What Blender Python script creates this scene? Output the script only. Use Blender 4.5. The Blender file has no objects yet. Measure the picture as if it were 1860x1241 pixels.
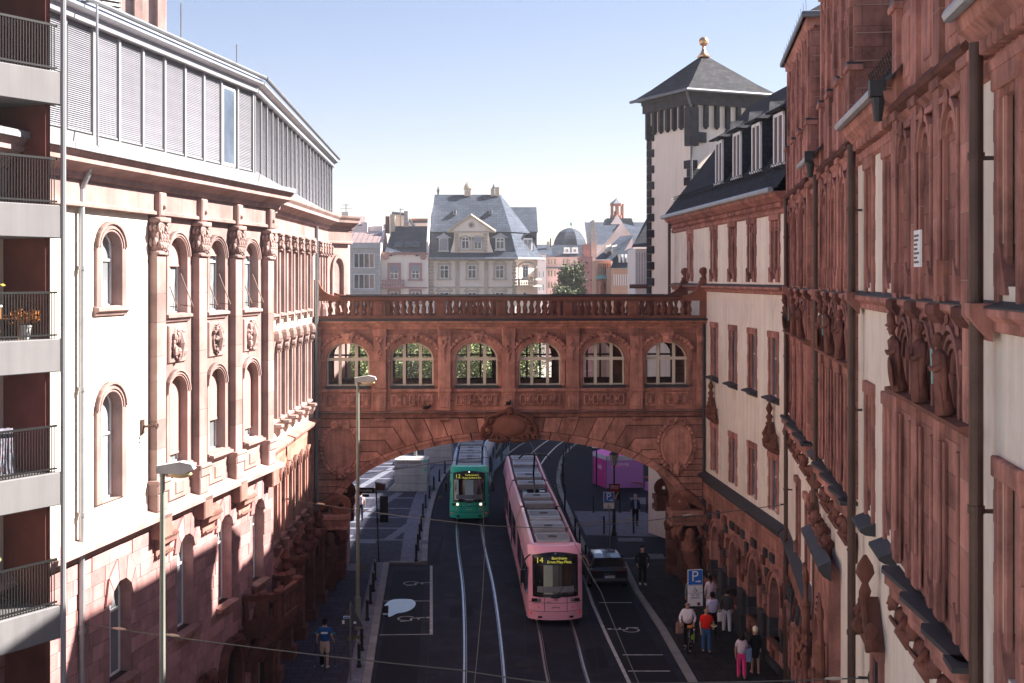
import bpy, bmesh, math, random
from mathutils import Vector, Matrix
R = math.radians
rnd = random.Random(7)
scene = bpy.context.scene
col = scene.collection

# ------------------------------------------------------------------ camera, sky, sun, exposure
CAM_H, FPX, HOR, CXP = 14.8, 2400.0, 505.0, 930.0      # eye height, focal length and horizon measured on the photograph
cd = bpy.data.cameras.new('camera'); cam = bpy.data.objects.new('camera', cd); col.objects.link(cam)
cd.sensor_width = 36; cd.lens = FPX/1860*36; cd.shift_y = -(620.5-HOR)/1860
cd.clip_start = .3; cd.clip_end = 3000
cam.location = (0, 0, CAM_H); cam.rotation_euler = (R(90), 0, 0)
scene.camera = cam
SUN_EL, SUN_AZ = 39.0, 17.0                             # azimuth from +X towards +Y
w = bpy.data.worlds.new('World'); scene.world = w; w.use_nodes = True
nt = w.node_tree; bg = nt.nodes['Background']
sk = nt.nodes.new('ShaderNodeTexSky'); sk.sky_type = 'NISHITA'; sk.sun_disc = False
sk.sun_elevation = R(SUN_EL); sk.sun_rotation = R(90-SUN_AZ); sk.air_density = 1.0; sk.dust_density = .55; sk.ozone_density = 1.2; sk.altitude = 100
tint = nt.nodes.new('ShaderNodeVectorMath'); tint.operation = 'MULTIPLY'; tint.inputs[1].default_value = (.76, .66, .70)   # dims the sky through its colour and shifts its hue
nt.links.new(sk.outputs[0], tint.inputs[0]); nt.links.new(tint.outputs[0], bg.inputs[0]); bg.inputs[1].default_value = .05
sl = bpy.data.lights.new('sun', 'SUN'); so = bpy.data.objects.new('sun', sl); col.objects.link(so)
sl.energy = 5.0; sl.angle = R(.5); sl.color = (1, .93, .84)
sd = Vector((math.cos(R(SUN_EL))*math.cos(R(SUN_AZ)), math.cos(R(SUN_EL))*math.sin(R(SUN_AZ)), math.sin(R(SUN_EL))))
so.rotation_euler = sd.to_track_quat('Z', 'Y').to_euler(); so.location = (40, 20, 60)
vs = scene.view_settings
scene.display_settings.display_device = 'sRGB'
vs.view_transform = 'Standard'; vs.look = 'None'; vs.gamma = 1; vs.exposure = 2.25
scene.cycles.max_bounces = 8; scene.cycles.diffuse_bounces = 6; scene.cycles.transparent_max_bounces = 16
scene.cycles.use_denoising = True

# ------------------------------------------------------------------ materials
MATS = {}; UVM = set()
def _n(nt, t, **k):
    n = nt.nodes.new(t)
    for a, b in k.items():
        if a in n.inputs.keys(): n.inputs[a].default_value = b
        else: setattr(n, a, b)
    return n
def mat(name, c=(.5, .5, .5), rough=.8, metal=0., amp=.25, scale=1.2, bump=.15, bscale=25., rv=0., streak=0., uv=None, spec=.4,
        emit=0., dirt=None, transp=0., coat=0., bdist=.01):
    """colour with large and fine noise, vertical streaks, a per-object tint (rv) and an optional brick pattern uv=(w,h,gap,contrast,relief)"""
    if name in MATS: return MATS[name]
    m = bpy.data.materials.new(name); m.use_nodes = True; t = m.node_tree; L = t.links.new
    b = t.nodes['Principled BSDF']; b.inputs['Roughness'].default_value = rough; b.inputs['Metallic'].default_value = metal
    b.inputs['Specular IOR Level'].default_value = spec if rough < .7 or spec > .45 else .12; b.inputs['Coat Weight'].default_value = coat
    geo = _n(t, 'ShaderNodeNewGeometry')
    n1 = _n(t, 'ShaderNodeTexNoise', Scale=scale, Detail=6., Roughness=.62); L(geo.outputs['Position'], n1.inputs['Vector'])
    mr = _n(t, 'ShaderNodeMapRange'); mr.inputs[1].default_value = .3; mr.inputs[2].default_value = .7
    mr.inputs[3].default_value = 1-amp; mr.inputs[4].default_value = 1+amp*.8; L(n1.outputs['Fac'], mr.inputs[0])
    val = mr.outputs[0]
    def mul(a, bb):
        q = _n(t, 'ShaderNodeMath', operation='MULTIPLY'); L(a, q.inputs[0]); L(bb, q.inputs[1]); return q.outputs[0]
    if streak:
        mp = _n(t, 'ShaderNodeMapping'); mp.inputs['Scale'].default_value = (3.2, 3.2, .22); L(geo.outputs['Position'], mp.inputs['Vector'])
        n2 = _n(t, 'ShaderNodeTexNoise', Scale=1.0, Detail=5., Roughness=.7); L(mp.outputs[0], n2.inputs['Vector'])
        m2 = _n(t, 'ShaderNodeMapRange'); m2.inputs[1].default_value = .35; m2.inputs[2].default_value = .68
        m2.inputs[3].default_value = 1-streak; m2.inputs[4].default_value = 1.; L(n2.outputs['Fac'], m2.inputs[0]); val = mul(val, m2.outputs[0])
    oi = None
    if rv:
        oi = _n(t, 'ShaderNodeObjectInfo'); m3 = _n(t, 'ShaderNodeMapRange')
        m3.inputs[3].default_value = 1-rv; m3.inputs[4].default_value = 1+rv; L(oi.outputs['Random'], m3.inputs[0]); val = mul(val, m3.outputs[0])
    bh = None
    if uv:
        UVM.add(name)
        uvn = _n(t, 'ShaderNodeUVMap'); br = _n(t, 'ShaderNodeTexBrick')
        br.inputs['Color1'].default_value = (1, 1, 1, 1); k = 1-uv[3]; br.inputs['Color2'].default_value = (k, k, k, 1)
        g = uv[5] if len(uv) > 5 else .45
        br.inputs['Mortar'].default_value = (g, g, g, 1); br.inputs['Scale'].default_value = 1
        br.inputs['Mortar Size'].default_value = uv[2]; br.inputs['Brick Width'].default_value = uv[0]; br.inputs['Row Height'].default_value = uv[1]
        br.inputs['Mortar Smooth'].default_value = .2; br.inputs['Bias'].default_value = 0
        L(uvn.outputs[0], br.inputs['Vector'])
        bw = _n(t, 'ShaderNodeRGBToBW'); L(br.outputs['Color'], bw.inputs[0]); val = mul(val, bw.outputs[0]); bh = br.outputs['Fac']
    rgb = _n(t, 'ShaderNodeRGB'); rgb.outputs[0].default_value = (*c, 1); base = rgb.outputs[0]
    if dirt:
        n4 = _n(t, 'ShaderNodeTexNoise', Scale=dirt[1], Detail=7., Roughness=.7); L(geo.outputs['Position'], n4.inputs['Vector'])
        m4 = _n(t, 'ShaderNodeMapRange'); m4.inputs[1].default_value = .5; m4.inputs[2].default_value = .72; m4.inputs[4].default_value = dirt[2]
        L(n4.outputs['Fac'], m4.inputs[0])
        mx = _n(t, 'ShaderNodeMix', data_type='RGBA'); L(m4.outputs[0], mx.inputs[0]); L(base, mx.inputs[6]); mx.inputs[7].default_value = (*dirt[0], 1); base = mx.outputs[2]
    vm = _n(t, 'ShaderNodeVectorMath', operation='SCALE'); L(base, vm.inputs[0]); L(val, vm.inputs['Scale'])
    L(vm.outputs[0], b.inputs['Base Color'])
    if emit:
        L(vm.outputs[0], b.inputs['Emission Color']); b.inputs['Emission Strength'].default_value = emit
    if bump:
        n3 = _n(t, 'ShaderNodeTexNoise', Scale=bscale, Detail=5., Roughness=.65); L(geo.outputs['Position'], n3.inputs['Vector'])
        bp = _n(t, 'ShaderNodeBump', Strength=bump, Distance=bdist)
        h = n3.outputs['Fac']
        if bh is not None:
            sb = _n(t, 'ShaderNodeMath', operation='MULTIPLY_ADD'); L(bh, sb.inputs[0]); sb.inputs[1].default_value = -uv[4]; L(h, sb.inputs[2]); h = sb.outputs[0]
        L(h, bp.inputs['Height']); L(bp.outputs[0], b.inputs['Normal'])
    if transp:
        tr = _n(t, 'ShaderNodeBsdfTransparent'); ms = _n(t, 'ShaderNodeMixShader'); ms.inputs[0].default_value = transp
        out = t.nodes['Material Output']; L(b.outputs[0], ms.inputs[1]); L(tr.outputs[0], ms.inputs[2]); L(ms.outputs[0], out.inputs[0])
    MATS[name] = m; return m

M_ = mat
RED = (.62, .295, .22)
mat('sandstone_red', RED, .88, amp=.34, scale=1.4, bump=.4, bscale=18, rv=.28, streak=.42, dirt=((.27, .12, .09), 1.3, .7))
mat('sandstone_hall', (.50, .225, .18), .88, amp=.34, scale=1.4, bump=.4, bscale=18, rv=.25, streak=.45, dirt=((.17, .075, .065), 1.1, .8))
mat('hall_course', (.50, .225, .18), .88, amp=.3, scale=1., bump=.3, streak=.35, uv=(.9, .45, .012, .38, .8, .5), dirt=((.17, .075, .065), 1.2, .8))
mat('statue_stone', (.21, .085, .065), .9, amp=.35, scale=3, bump=.5, bscale=22, rv=.2, dirt=((.09, .045, .04), 3.5, .8))
mat('sandstone_dark', (.16, .062, .048), .9, amp=.35, scale=1.5, bump=.5, bscale=14, rv=.2, streak=.25, dirt=((.05, .03, .028), 2.2, .8))
mat('sandstone_mid', (.36, .19, .16), .88, amp=.28, scale=.9, bump=.35, bscale=18, rv=.28, streak=.3, dirt=((.12, .05, .04), 1.1, .5))
mat('sandstone_pale', (.33, .22, .205), .88, amp=.3, scale=.8, bump=.3, bscale=16, rv=.2, streak=.18, dirt=((.38, .27, .245), 1.3, .5))
mat('sandstone_block', (.37, .195, .19), .9, amp=.2, scale=2.2, bump=.5, bscale=12, rv=.24, streak=.1, dirt=((.45, .29, .27), 1.7, .5))
mat('sandstone_course', RED, .88, amp=.28, scale=.9, bump=.3, streak=.25, uv=(.9, .45, .012, .38, .8, .5), dirt=((.27, .12, .09), 1.3, .6))
mat('joint_mortar', (.42, .30, .25), .95, amp=.2, bump=.1)
mat('joint_dark', (.07, .035, .03), .95, amp=.2, bump=.1)
mat('basalt', (.045, .042, .046), .8, amp=.35, scale=2.5, bump=.6, bscale=9, rv=.3)
mat('plaster_cream', (.88, .77, .66), .92, amp=.08, scale=.5, bump=.12, bscale=40, streak=.17, dirt=((.56, .42, .33), .9, .35))
mat('plaster_light', (.68, .61, .52), .92, amp=.1, scale=.7, bump=.15, bscale=30, streak=.16)
mat('plaster_pale', (.90, .79, .67), .92, amp=.05, scale=.5, bump=.1, bscale=40, streak=.1)
mat('plaster_white', (.82, .70, .68), .92, amp=.06, scale=.3, bump=.05, streak=.05)
mat('plaster_pink', (.62, .42, .42), .92, amp=.06, bump=.05)
mat('plaster_salmon', (.60, .36, .26), .92, amp=.06, bump=.05)
mat('stone_beige', (.52, .43, .34), .9, amp=.12, bump=.1, rv=.08)
mat('stone_grey', (.50, .48, .46), .9, amp=.12, bump=.1, uv=(1.2, .5, .02, .12, .5, .6))
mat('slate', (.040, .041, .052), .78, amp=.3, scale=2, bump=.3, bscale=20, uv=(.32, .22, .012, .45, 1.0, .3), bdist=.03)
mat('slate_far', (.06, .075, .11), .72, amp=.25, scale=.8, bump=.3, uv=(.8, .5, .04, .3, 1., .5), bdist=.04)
mat('zinc', (.42, .44, .47), .45, metal=.5, amp=.15, scale=1.5, bump=.05, streak=.2)
mat('zinc_dark', (.16, .17, .19), .5, metal=.4, amp=.2, bump=.08)
mat('zinc_white', (.24, .24, .255), .5, amp=.07, scale=1.0, bump=.03, streak=.08)
mat('copper_pipe', (.09, .052, .042), .5, metal=.5, amp=.25, scale=2, bump=.05)
mat('lead', (.038, .037, .042), .6, amp=.3, bump=.2, rv=.1)
mat('white_paint', (.78, .78, .78), .45, amp=.05, bump=.02)
mat('cream_paint', (.72, .64, .50), .5, amp=.05, bump=.02)
mat('brown_paint', (.10, .045, .032), .6, amp=.15, bump=.05, uv=(4, .09, .012, .05, 1., .6))
mat('shutter_rose', (.42, .25, .21), .6, amp=.06, bump=.02, uv=(40, .07, .006, .0, .8, .7))
mat('blind_white', (.29, .29, .33), .5, amp=.04, bump=.02, rv=.14, uv=(40, .05, .008, .0, 1., .72))
mat('curtain', (.45, .43, .40), .9, amp=.2, scale=4, bump=.1)
mat('interior', (.06, .05, .045), .9, amp=.3, bump=0)
mat('interior_red', (.13, .042, .035), .8, amp=.3, bump=0)
mat('glass_dark', (.025, .03, .036), .06, amp=.4, scale=.8, bump=0, spec=.9, rv=.3)
mat('glass_blue', (.10, .13, .18), .08, amp=.4, scale=.6, bump=0, spec=.9, rv=.4)
mat('glass_pale', (.24, .26, .28), .08, amp=.35, scale=.9, bump=0, spec=.9, rv=.3)
mat('slab_white', (.17, .165, .172), .85, amp=.08, scale=.6, bump=.05, streak=.15)
mat('glass_clear', (.02, .025, .03), .03, amp=0, bump=0, spec=.9, transp=.9)
mat('asphalt', (.0175, .0168, .031), .82, amp=.35, scale=.45, bump=.4, bscale=60, dirt=((.034, .032, .047), .9, .85))
mat('asphalt_patch', (.0105, .010, .0185), .85, amp=.2, scale=1.2, bump=.4, bscale=60)
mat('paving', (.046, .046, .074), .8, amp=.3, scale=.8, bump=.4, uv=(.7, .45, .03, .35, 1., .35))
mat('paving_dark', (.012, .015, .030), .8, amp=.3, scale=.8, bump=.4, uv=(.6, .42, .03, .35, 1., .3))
mat('paving_brown', (.026, .021, .024), .8, amp=.35, scale=1.0, bump=.5, uv=(.75, .75, .035, .45, 1., .25))
mat('light_paving', (.36, .34, .31), .85, amp=.15, scale=.4, bump=.2, uv=(1.2, .8, .02, .12, .6, .7))
mat('setts', (.20, .21, .27), .8, amp=.2, scale=2, bump=.4, uv=(.14, .12, .012, .3, 1., .35))
mat('kerb_stone', (.24, .235, .24), .85, amp=.2, scale=2, bump=.3, rv=.12)
mat('road_paint', (.42, .42, .43), .8, amp=.35, scale=3, bump=.2)
mat('rail_steel', (.55, .57, .63), .34, metal=.9, amp=.15, bump=0)
mat('rail_groove', (.02, .02, .022), .7, amp=.2, bump=.1)
mat('concrete', (.42, .41, .40), .9, amp=.15, scale=1.5, bump=.25, rv=.1, streak=.2)
mat('black_metal', (.012, .012, .013), .45, amp=.1, bump=.03, metal=.2)
mat('grey_metal', (.22, .22, .23), .5, metal=.5, amp=.15, bump=.05)
mat('pole_green', (.20, .215, .18), .6, amp=.15, bump=.05)
mat('gold', (.65, .38, .22), .35, metal=.85, amp=.15, bump=.02)
mat('verdigris', (.22, .45, .38), .7, amp=.2, bump=.1)
mat('rubber', (.01, .01, .01), .8, amp=.1, bump=.05)
mat('leaf', (.17, .20, .055), .6, amp=.45, scale=2.5, bump=0, rv=.2)
mat('leaf_muted', (.085, .10, .045), .6, amp=.45, scale=1.5, bump=0)
mat('leaf_dark', (.035, .055, .022), .6, amp=.4, scale=1.5, bump=0)
mat('bark', (.09, .07, .055), .9, amp=.3, bump=.5)
mat('skin', (.50, .28, .20), .55, amp=.05, bump=0)
def cm(name, c, rough=.7, **k): return mat(name, c, rough, amp=k.pop('amp', .06), bump=k.pop('bump', .03), **k)

# ------------------------------------------------------------------ mesh builder
class MB:
    def __init__(s): s.v = []; s.f = []
    def poly(s, pts):
        n = len(s.v); s.v += [tuple(p) for p in pts]; s.f.append(tuple(range(n, n+len(pts)))); return s
    def box(s, x0, x1, y0, y1, z0, z1):
        n = len(s.v)
        s.v += [(x0,y0,z0),(x1,y0,z0),(x1,y1,z0),(x0,y1,z0),(x0,y0,z1),(x1,y0,z1),(x1,y1,z1),(x0,y1,z1)]
        s.f += [(n,n+3,n+2,n+1),(n+4,n+5,n+6,n+7),(n,n+1,n+5,n+4),(n+1,n+2,n+6,n+5),(n+2,n+3,n+7,n+6),(n+3,n,n+4,n+7)]; return s
    def bbox(s, x0, x1, y0, y1, z0, z1, c=.02):
        """box with a chamfered front (-y) face"""
        n = len(s.v)
        s.v += [(x0+c,y0,z0+c),(x1-c,y0,z0+c),(x1-c,y0,z1-c),(x0+c,y0,z1-c),(x0,y0+c,z0),(x1,y0+c,z0),(x1,y0+c,z1),(x0,y0+c,z1),(x0,y1,z0),(x1,y1,z0),(x1,y1,z1),(x0,y1,z1)]
        a = lambda *q: s.f.append(tuple(n+i for i in q))
        a(0,1,2,3); a(4,5,1,0); a(5,6,2,1); a(6,7,3,2); a(7,4,0,3); a(8,9,5,4); a(9,10,6,5); a(10,11,7,6); a(11,8,4,7); a(11,10,9,8); return s
    def prism(s, pts, y0, y1, ax='y'):
        """polygon (a,b) counter-clockwise seen from -y extruded y0..y1; ax z: polygon (x,y) from z0..z1"""
        k = len(pts); n = len(s.v)
        if ax == 'y': s.v += [(a, y0, b) for a, b in pts] + [(a, y1, b) for a, b in pts]
        elif ax == 'z': s.v += [(a, b, y1) for a, b in pts] + [(a, b, y0) for a, b in pts]
        else: s.v += [(y0, a, b) for a, b in pts] + [(y1, a, b) for a, b in pts]
        s.f.append(tuple(range(n, n+k))); s.f.append(tuple(range(n+2*k-1, n+k-1, -1)))
        for i in range(k):
            j = (i+1) % k; s.f.append((n+j, n+i, n+k+i, n+k+j))
        return s
    def tube(s, pts, r, n=8, cap=True):
        pts = [Vector(p) for p in pts]; rs = r if isinstance(r, (list, tuple)) else [r]*len(pts); b = len(s.v); up = None
        for i, p in enumerate(pts):
            d = (pts[min(i+1, len(pts)-1)]-pts[max(i-1, 0)]).normalized()
            if up is None: up = Vector((0,0,1)) if abs(d.z) < .9 else Vector((1,0,0))
            x = d.cross(up).normalized(); y = x.cross(d).normalized(); up = y
            for k in range(n):
                a = 2*math.pi*k/n; s.v.append(tuple(p+(x*math.cos(a)+y*math.sin(a))*rs[i]))
        for i in range(len(pts)-1):
            for k in range(n):
                j = (k+1) % n; s.f.append((b+i*n+k, b+i*n+j, b+(i+1)*n+j, b+(i+1)*n+k))
        if cap:
            s.f.append(tuple(b+k for k in reversed(range(n)))); s.f.append(tuple(b+(len(pts)-1)*n+k for k in range(n)))
        return s
    def lathe(s, prof, cx=0, cy=0, z=0, n=10, sx=1, sy=1, a0=0):
        b = len(s.v)
        for r, h in prof:
            for k in range(n):
                a = 2*math.pi*k/n+a0; s.v.append((cx+r*sx*math.cos(a), cy+r*sy*math.sin(a), z+h))
        for i in range(len(prof)-1):
            for k in range(n):
                j = (k+1) % n; s.f.append((b+i*n+k, b+i*n+j, b+(i+1)*n+j, b+(i+1)*n+k))
        s.f.append(tuple(b+k for k in reversed(range(n)))); s.f.append(tuple(b+(len(prof)-1)*n+k for k in range(n)))
        return s
    def ball(s, c, r, n=8, m=6, sx=1, sy=1, sz=1):
        pr = [(r*math.sin(math.pi*i/m)+1e-4, -r*sz*math.cos(math.pi*i/m)) for i in range(m+1)]
        return s.lathe(pr, c[0], c[1], c[2], n, sx, sy)
    def torus(s, c, rx, rz, r, n=20, m=6, a0=0, a1=2*math.pi, y=None):
        """ring in the x-z plane"""
        full = abs(a1-a0-2*math.pi) < 1e-6
        pts = [(c[0]+rx*math.cos(a0+(a1-a0)*i/n), c[1], c[2]+rz*math.sin(a0+(a1-a0)*i/n)) for i in range(n+1)]
        b = len(s.v)
        for i, p in enumerate(pts):
            a = a0+(a1-a0)*i/n; d = Vector((rz*math.cos(a), 0, rx*math.sin(a))).normalized()
            for k in range(m):
                q = 2*math.pi*k/m; s.v.append((p[0]+d.x*r*math.cos(q), p[1]+r*math.sin(q), p[2]+d.z*r*math.cos(q)))
        for i in range(n):
            for k in range(m):
                j = (k+1) % m; s.f.append((b+i*m+k, b+(i+1)*m+k, b+(i+1)*m+j, b+i*m+j))
        return s
    def ring(s, xc, zs, a, bb, t, y0, y1, n=14, a0=0, a1=math.pi):
        """arch band: ellipse radii a,bb inner, +t outer, y0..y1 thick"""
        I = []; O = []
        for i in range(n+1):
            q = a0+(a1-a0)*i/n; I.append((xc+a*math.cos(q), zs+bb*math.sin(q))); O.append((xc+(a+t)*math.cos(q), zs+(bb+t)*math.sin(q)))
        for i in range(n):
            s.poly([(I[i][0],y0,I[i][1]),(O[i][0],y0,O[i][1]),(O[i+1][0],y0,O[i+1][1]),(I[i+1][0],y0,I[i+1][1])])
            s.poly([(O[i][0],y0,O[i][1]),(O[i][0],y1,O[i][1]),(O[i+1][0],y1,O[i+1][1]),(O[i+1][0],y0,O[i+1][1])])
            s.poly([(I[i+1][0],y0,I[i+1][1]),(I[i+1][0],y1,I[i+1][1]),(I[i][0],y1,I[i][1]),(I[i][0],y0,I[i][1])])
        return s
    def mould(s, x0, x1, prof, e0=0, e1=0):
        """horizontal moulding along x; prof = [(out, z)...] bottom to top, out = distance in front of the wall (y=-out)"""
        n = len(s.v); k = len(prof)
        for xx in (x0, x1):
            for o, z in prof: s.v.append((xx, -o, z))
        for i in range(k-1): s.f.append((n+i, n+k+i, n+k+i+1, n+i+1))
        s.f.append(tuple(n+i for i in range(k))); s.f.append(tuple(n+k+i for i in reversed(range(k)))); s.f.append((n+k-1, n+2*k-1, n+k, n)); return s
    def move(s, M):
        s.v = [tuple(M @ Vector(p)) for p in s.v]; return s
    def add(s, o, M=None):
        n = len(s.v); s.v += [tuple(M @ Vector(p)) for p in o.v] if M is not None else o.v
        s.f += [tuple(i+n for i in f) for f in o.f]; return s
    def mesh(s, name, m, smooth=False):
        me = bpy.data.meshes.new(name); me.from_pydata(s.v, [], s.f); me.update()
        mm = MATS[m] if isinstance(m, str) else m; me.materials.append(mm)
        if mm.name in UVM: set_uv(me)
        if smooth: me.shade_smooth() if smooth is True else me.shade_smooth()
        return me
    def build(s, name, m, parent=None, smooth=False, loc=None, **tags):
        o = bpy.data.objects.new(name, s.mesh(name, m, smooth)); col.objects.link(o)
        if parent is not None: o.parent = parent
        if loc is not None: o.location = loc
        for k, v in tags.items(): o[{'cat': 'category'}.get(k, k)] = v
        return o
def set_uv(me):
    uv = me.uv_layers.new(name='UVMap').data; vs_ = me.vertices
    for p in me.polygons:
        n = p.normal
        if abs(n.z) > .98: t = Vector((1,0,0)); b = Vector((0,1,0))
        else:
            t = Vector((-n.y, n.x, 0)).normalized(); b = n.cross(t)
        for li in p.loop_indices:
            c = vs_[me.loops[li].vertex_index].co; uv[li].uv = (c.dot(t), c.dot(b))
def place(me, name, parent=None, loc=(0,0,0), rz=0, scale=None, **tags):
    o = bpy.data.objects.new(name, me); col.objects.link(o); o.parent = parent; o.location = loc
    if rz: o.rotation_euler = (0,0,rz)
    if scale: o.scale = scale
    for k, v in tags.items(): o[{'cat': 'category'}.get(k, k)] = v
    return o
def thing(name, label, cat, loc=(0,0,0), rz=0, group=None):
    o = bpy.data.objects.new(name, None); col.objects.link(o); o.location = loc; o.rotation_euler = (0,0,rz); o.empty_display_size = .3
    o['label'] = label; o['category'] = cat
    if group: o['group'] = group
    return o
def children(o): return [c for c in bpy.data.objects if c.parent == o]
def copy_tree(o, loc=None, rz=None, label=None, **tags):
    kids = {}
    for c in bpy.data.objects:
        if c.parent: kids.setdefault(c.parent, []).append(c)
    def rec(a, parent):
        c = a.copy(); col.objects.link(c)
        if parent is not None: c.parent = parent
        for ch in kids.get(a, []): rec(ch, c)
        return c
    c = rec(o, None)
    if loc is not None: c.location = loc
    if rz is not None: c.rotation_euler = (0,0,rz)
    if label: c['label'] = label
    for k, v in tags.items(): c[k] = v
    return c
def G(px, py, z=0):
    """ground point seen at a pixel"""
    D = (CAM_H-z)*FPX/(py-HOR); return Vector(((px-CXP)/FPX*D, D, z))
def P(px, py, D): return Vector(((px-CXP)/FPX*D, D, CAM_H-(py-HOR)*D/FPX))
class Wall:
    """facade frame: local x to the right along the wall as seen from the street, local y into the building, z up"""
    def __init__(s, p0, p1):
        s.p0 = Vector((*p0, 0)); d = Vector((*p1, 0))-s.p0; s.L = d.length; s.u = d.normalized(); s.rz = math.atan2(d.y, d.x)
        s.n = Vector((s.u.y, -s.u.x, 0))            # outward (local -y)
    def x(s, px):
        k = (px-CXP)/FPX; return (k*s.p0.y-s.p0.x)/(s.u.x-k*s.u.y)
    def D(s, x): return s.p0.y+s.u.y*x
    def z(s, px, py, out=0):
        return CAM_H-(py-HOR)/FPX*(s.D(s.x(px))+s.n.y*out)
# unit stone with small chamfers, shared by all dressed stones
def unit_block(name, m, c=.035):
    mb = MB(); mb.bbox(-.5, .5, -.5, .5, -.5, .5, c); return mb.mesh(name, m)
def cyl(p0, p1, r, n=8): return MB().tube([p0, p1], r, n)

# ------------------------------------------------------------------ openings, windows
def wall(mb, x0, x1, z0, z1, ops, y=0, th=.35):
    """wall face at y with real openings; op = (x0,x1,z0,zspring,rise)"""
    xs = sorted({x0, x1}|{v for o in ops for v in (o[0], o[1]) if x0 < v < x1}); zs = sorted({z0, z1}|{v for o in ops for v in (o[2], o[3]+o[4]) if z0 < v < z1})
    for i in range(len(xs)-1):
        run = None
        for j in range(len(zs)-1):
            cx = (xs[i]+xs[i+1])/2; cz = (zs[j]+zs[j+1])/2
            if any(o[0] < cx < o[1] and o[2] < cz < o[3]+o[4] for o in ops): continue
            mb.poly([(xs[i],y,zs[j]),(xs[i+1],y,zs[j]),(xs[i+1],y,zs[j+1]),(xs[i],y,zs[j+1])])
    for (a, b, c, d, r) in ops:
        mb.poly([(a,y,c),(a,y+th,c),(a,y+th,d),(a,y,d)][::-1]); mb.poly([(b,y,c),(b,y+th,c),(b,y+th,d),(b,y,d)])
        mb.poly([(a,y,c),(b,y,c),(b,y+th,c),(a,y+th,c)])
        if r <= 0: mb.poly([(a,y,d),(a,y+th,d),(b,y+th,d),(b,y,d)])
        else:
            n = 12; xc = (a+b)/2; w = (b-a)/2
            q = [(xc-w*math.cos(math.pi*i/n), d+r*math.sin(math.pi*i/n)) for i in range(n+1)]
            for i in range(n):
                (xa, za), (xb, zb) = q[i], q[i+1]
                mb.poly([(xa,y,za),(xb,y,zb),(xb,y,d+r),(xa,y,d+r)]); mb.poly([(xa,y,za),(xa,y+th,za),(xb,y+th,zb),(xb,y,zb)])
    return mb
def arch_top(w, h, r):
    """opening outline height at local x in [-w/2,w/2]"""
    return lambda x: h+(r*math.sqrt(max(0, 1-(2*x/w)**2)) if r > 0 else 0)
_WC = {}
def window(parent, x, z, w, h, r=0, y=.25, cols=2, rows=(.68,), fr='white_paint', gl='glass_dark', t=.06, shutter=0, sm='shutter_rose',
           curtain=False, name='window', panes=True):
    """window centred at x, sill z, w wide, h to the spring, rise r: frame part with panes (and roller shutter) as sub-parts"""
    key = (round(w, 3), round(h, 3), round(r, 3), cols, rows, fr, gl, t, round(shutter, 2), sm, curtain, panes)
    if key not in _WC:
        top = arch_top(w, h, r); H = h+r
        f = MB(); f.box(-w/2, w/2, 0, .07, 0, t); f.box(-w/2, -w/2+t, 0, .07, t, h); f.box(w/2-t, w/2, 0, .07, t, h)
        if r > 0: f.ring(0, h, w/2-t, r-t, t, 0, .07, 10)
        else: f.box(-w/2+t, w/2-t, 0, .07, h-t, h)
        for i in range(1, cols):
            xx = -w/2+w*i/cols; f.box(xx-t*.5, xx+t*.5, -.01, .06, t, top(xx)-t*.6)
        for q in rows: f.box(-w/2+t, w/2-t, -.015, .055, q*H-t*.5, q*H+t*.5)
        fm = f.mesh(name, fr); pm = []
        zr = [0]+[q*H for q in rows]+[H+1]
        if panes:
            for i in range(cols):
                for j in range(len(zr)-1):
                    a = -w/2+w*i/cols+t*.5; b = -w/2+w*(i+1)/cols-t*.5; z0 = zr[j]+t*.5
                    up = [(xx, min(zr[j+1]-t*.5, top(xx)-t*.5)) for xx in [b+(a-b)*k/6 for k in range(7)]]
                    if max(u[1] for u in up)-z0 < .03: continue
                    p = MB(); pts = [(a, z0), (b, z0)]+[(xx, max(zz, z0+.005)) for xx, zz in up]
                    p.poly([(xx, .035, zz) for xx, zz in pts]); pm.append(p.mesh('pane', gl))
        else:
            p = MB(); p.poly([(-w/2, .035, 0), (w/2, .035, 0)]+[(w/2-w*k/8, .035, top(w/2-w*k/8)-.01) for k in range(9)]); pm.append(p.mesh('pane', gl))
        shm = None
        if shutter:
            s = MB(); zb = H*(1-shutter); pts = [(-w/2+.01, zb), (w/2-.01, zb)]+[(w/2-w*k/10, max(zb, top(w/2-w*k/10)-.01)) for k in range(11)]
            s.prism([(max(-w/2+.01, min(w/2-.01, a)), b) for a, b in pts], -.05, -.03); s.box(-w/2+.01, w/2-.01, -.065, -.02, zb-.05, zb); shm = s.mesh('roller_shutter', sm)
        cm_ = None
        if curtain:
            c = MB(); n = 10
            for sgn in (-1, 1):
                for k in range(n):
                    xa = sgn*(w/2-(w*.34)*k/n); xb = sgn*(w/2-(w*.34)*(k+1)/n); ya = .12+.03*(k % 2); yb = .12+.03*((k+1) % 2)
                    c.poly([(xa,ya,.05),(xb,yb,.05),(xb,yb,h*.98),(xa,ya,h*.98)])
            cm_ = c.mesh('curtain', 'curtain')
        _WC[key] = (fm, pm, shm, cm_)
    fm, pm, shm, cm_ = _WC[key]
    o = place(fm, name, parent, (x, y, z))
    for q in pm: place(q, 'pane', o)
    if shm: place(shm, 'roller_shutter', o)
    if cm_: place(cm_, 'curtain', o)
    return o
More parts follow.
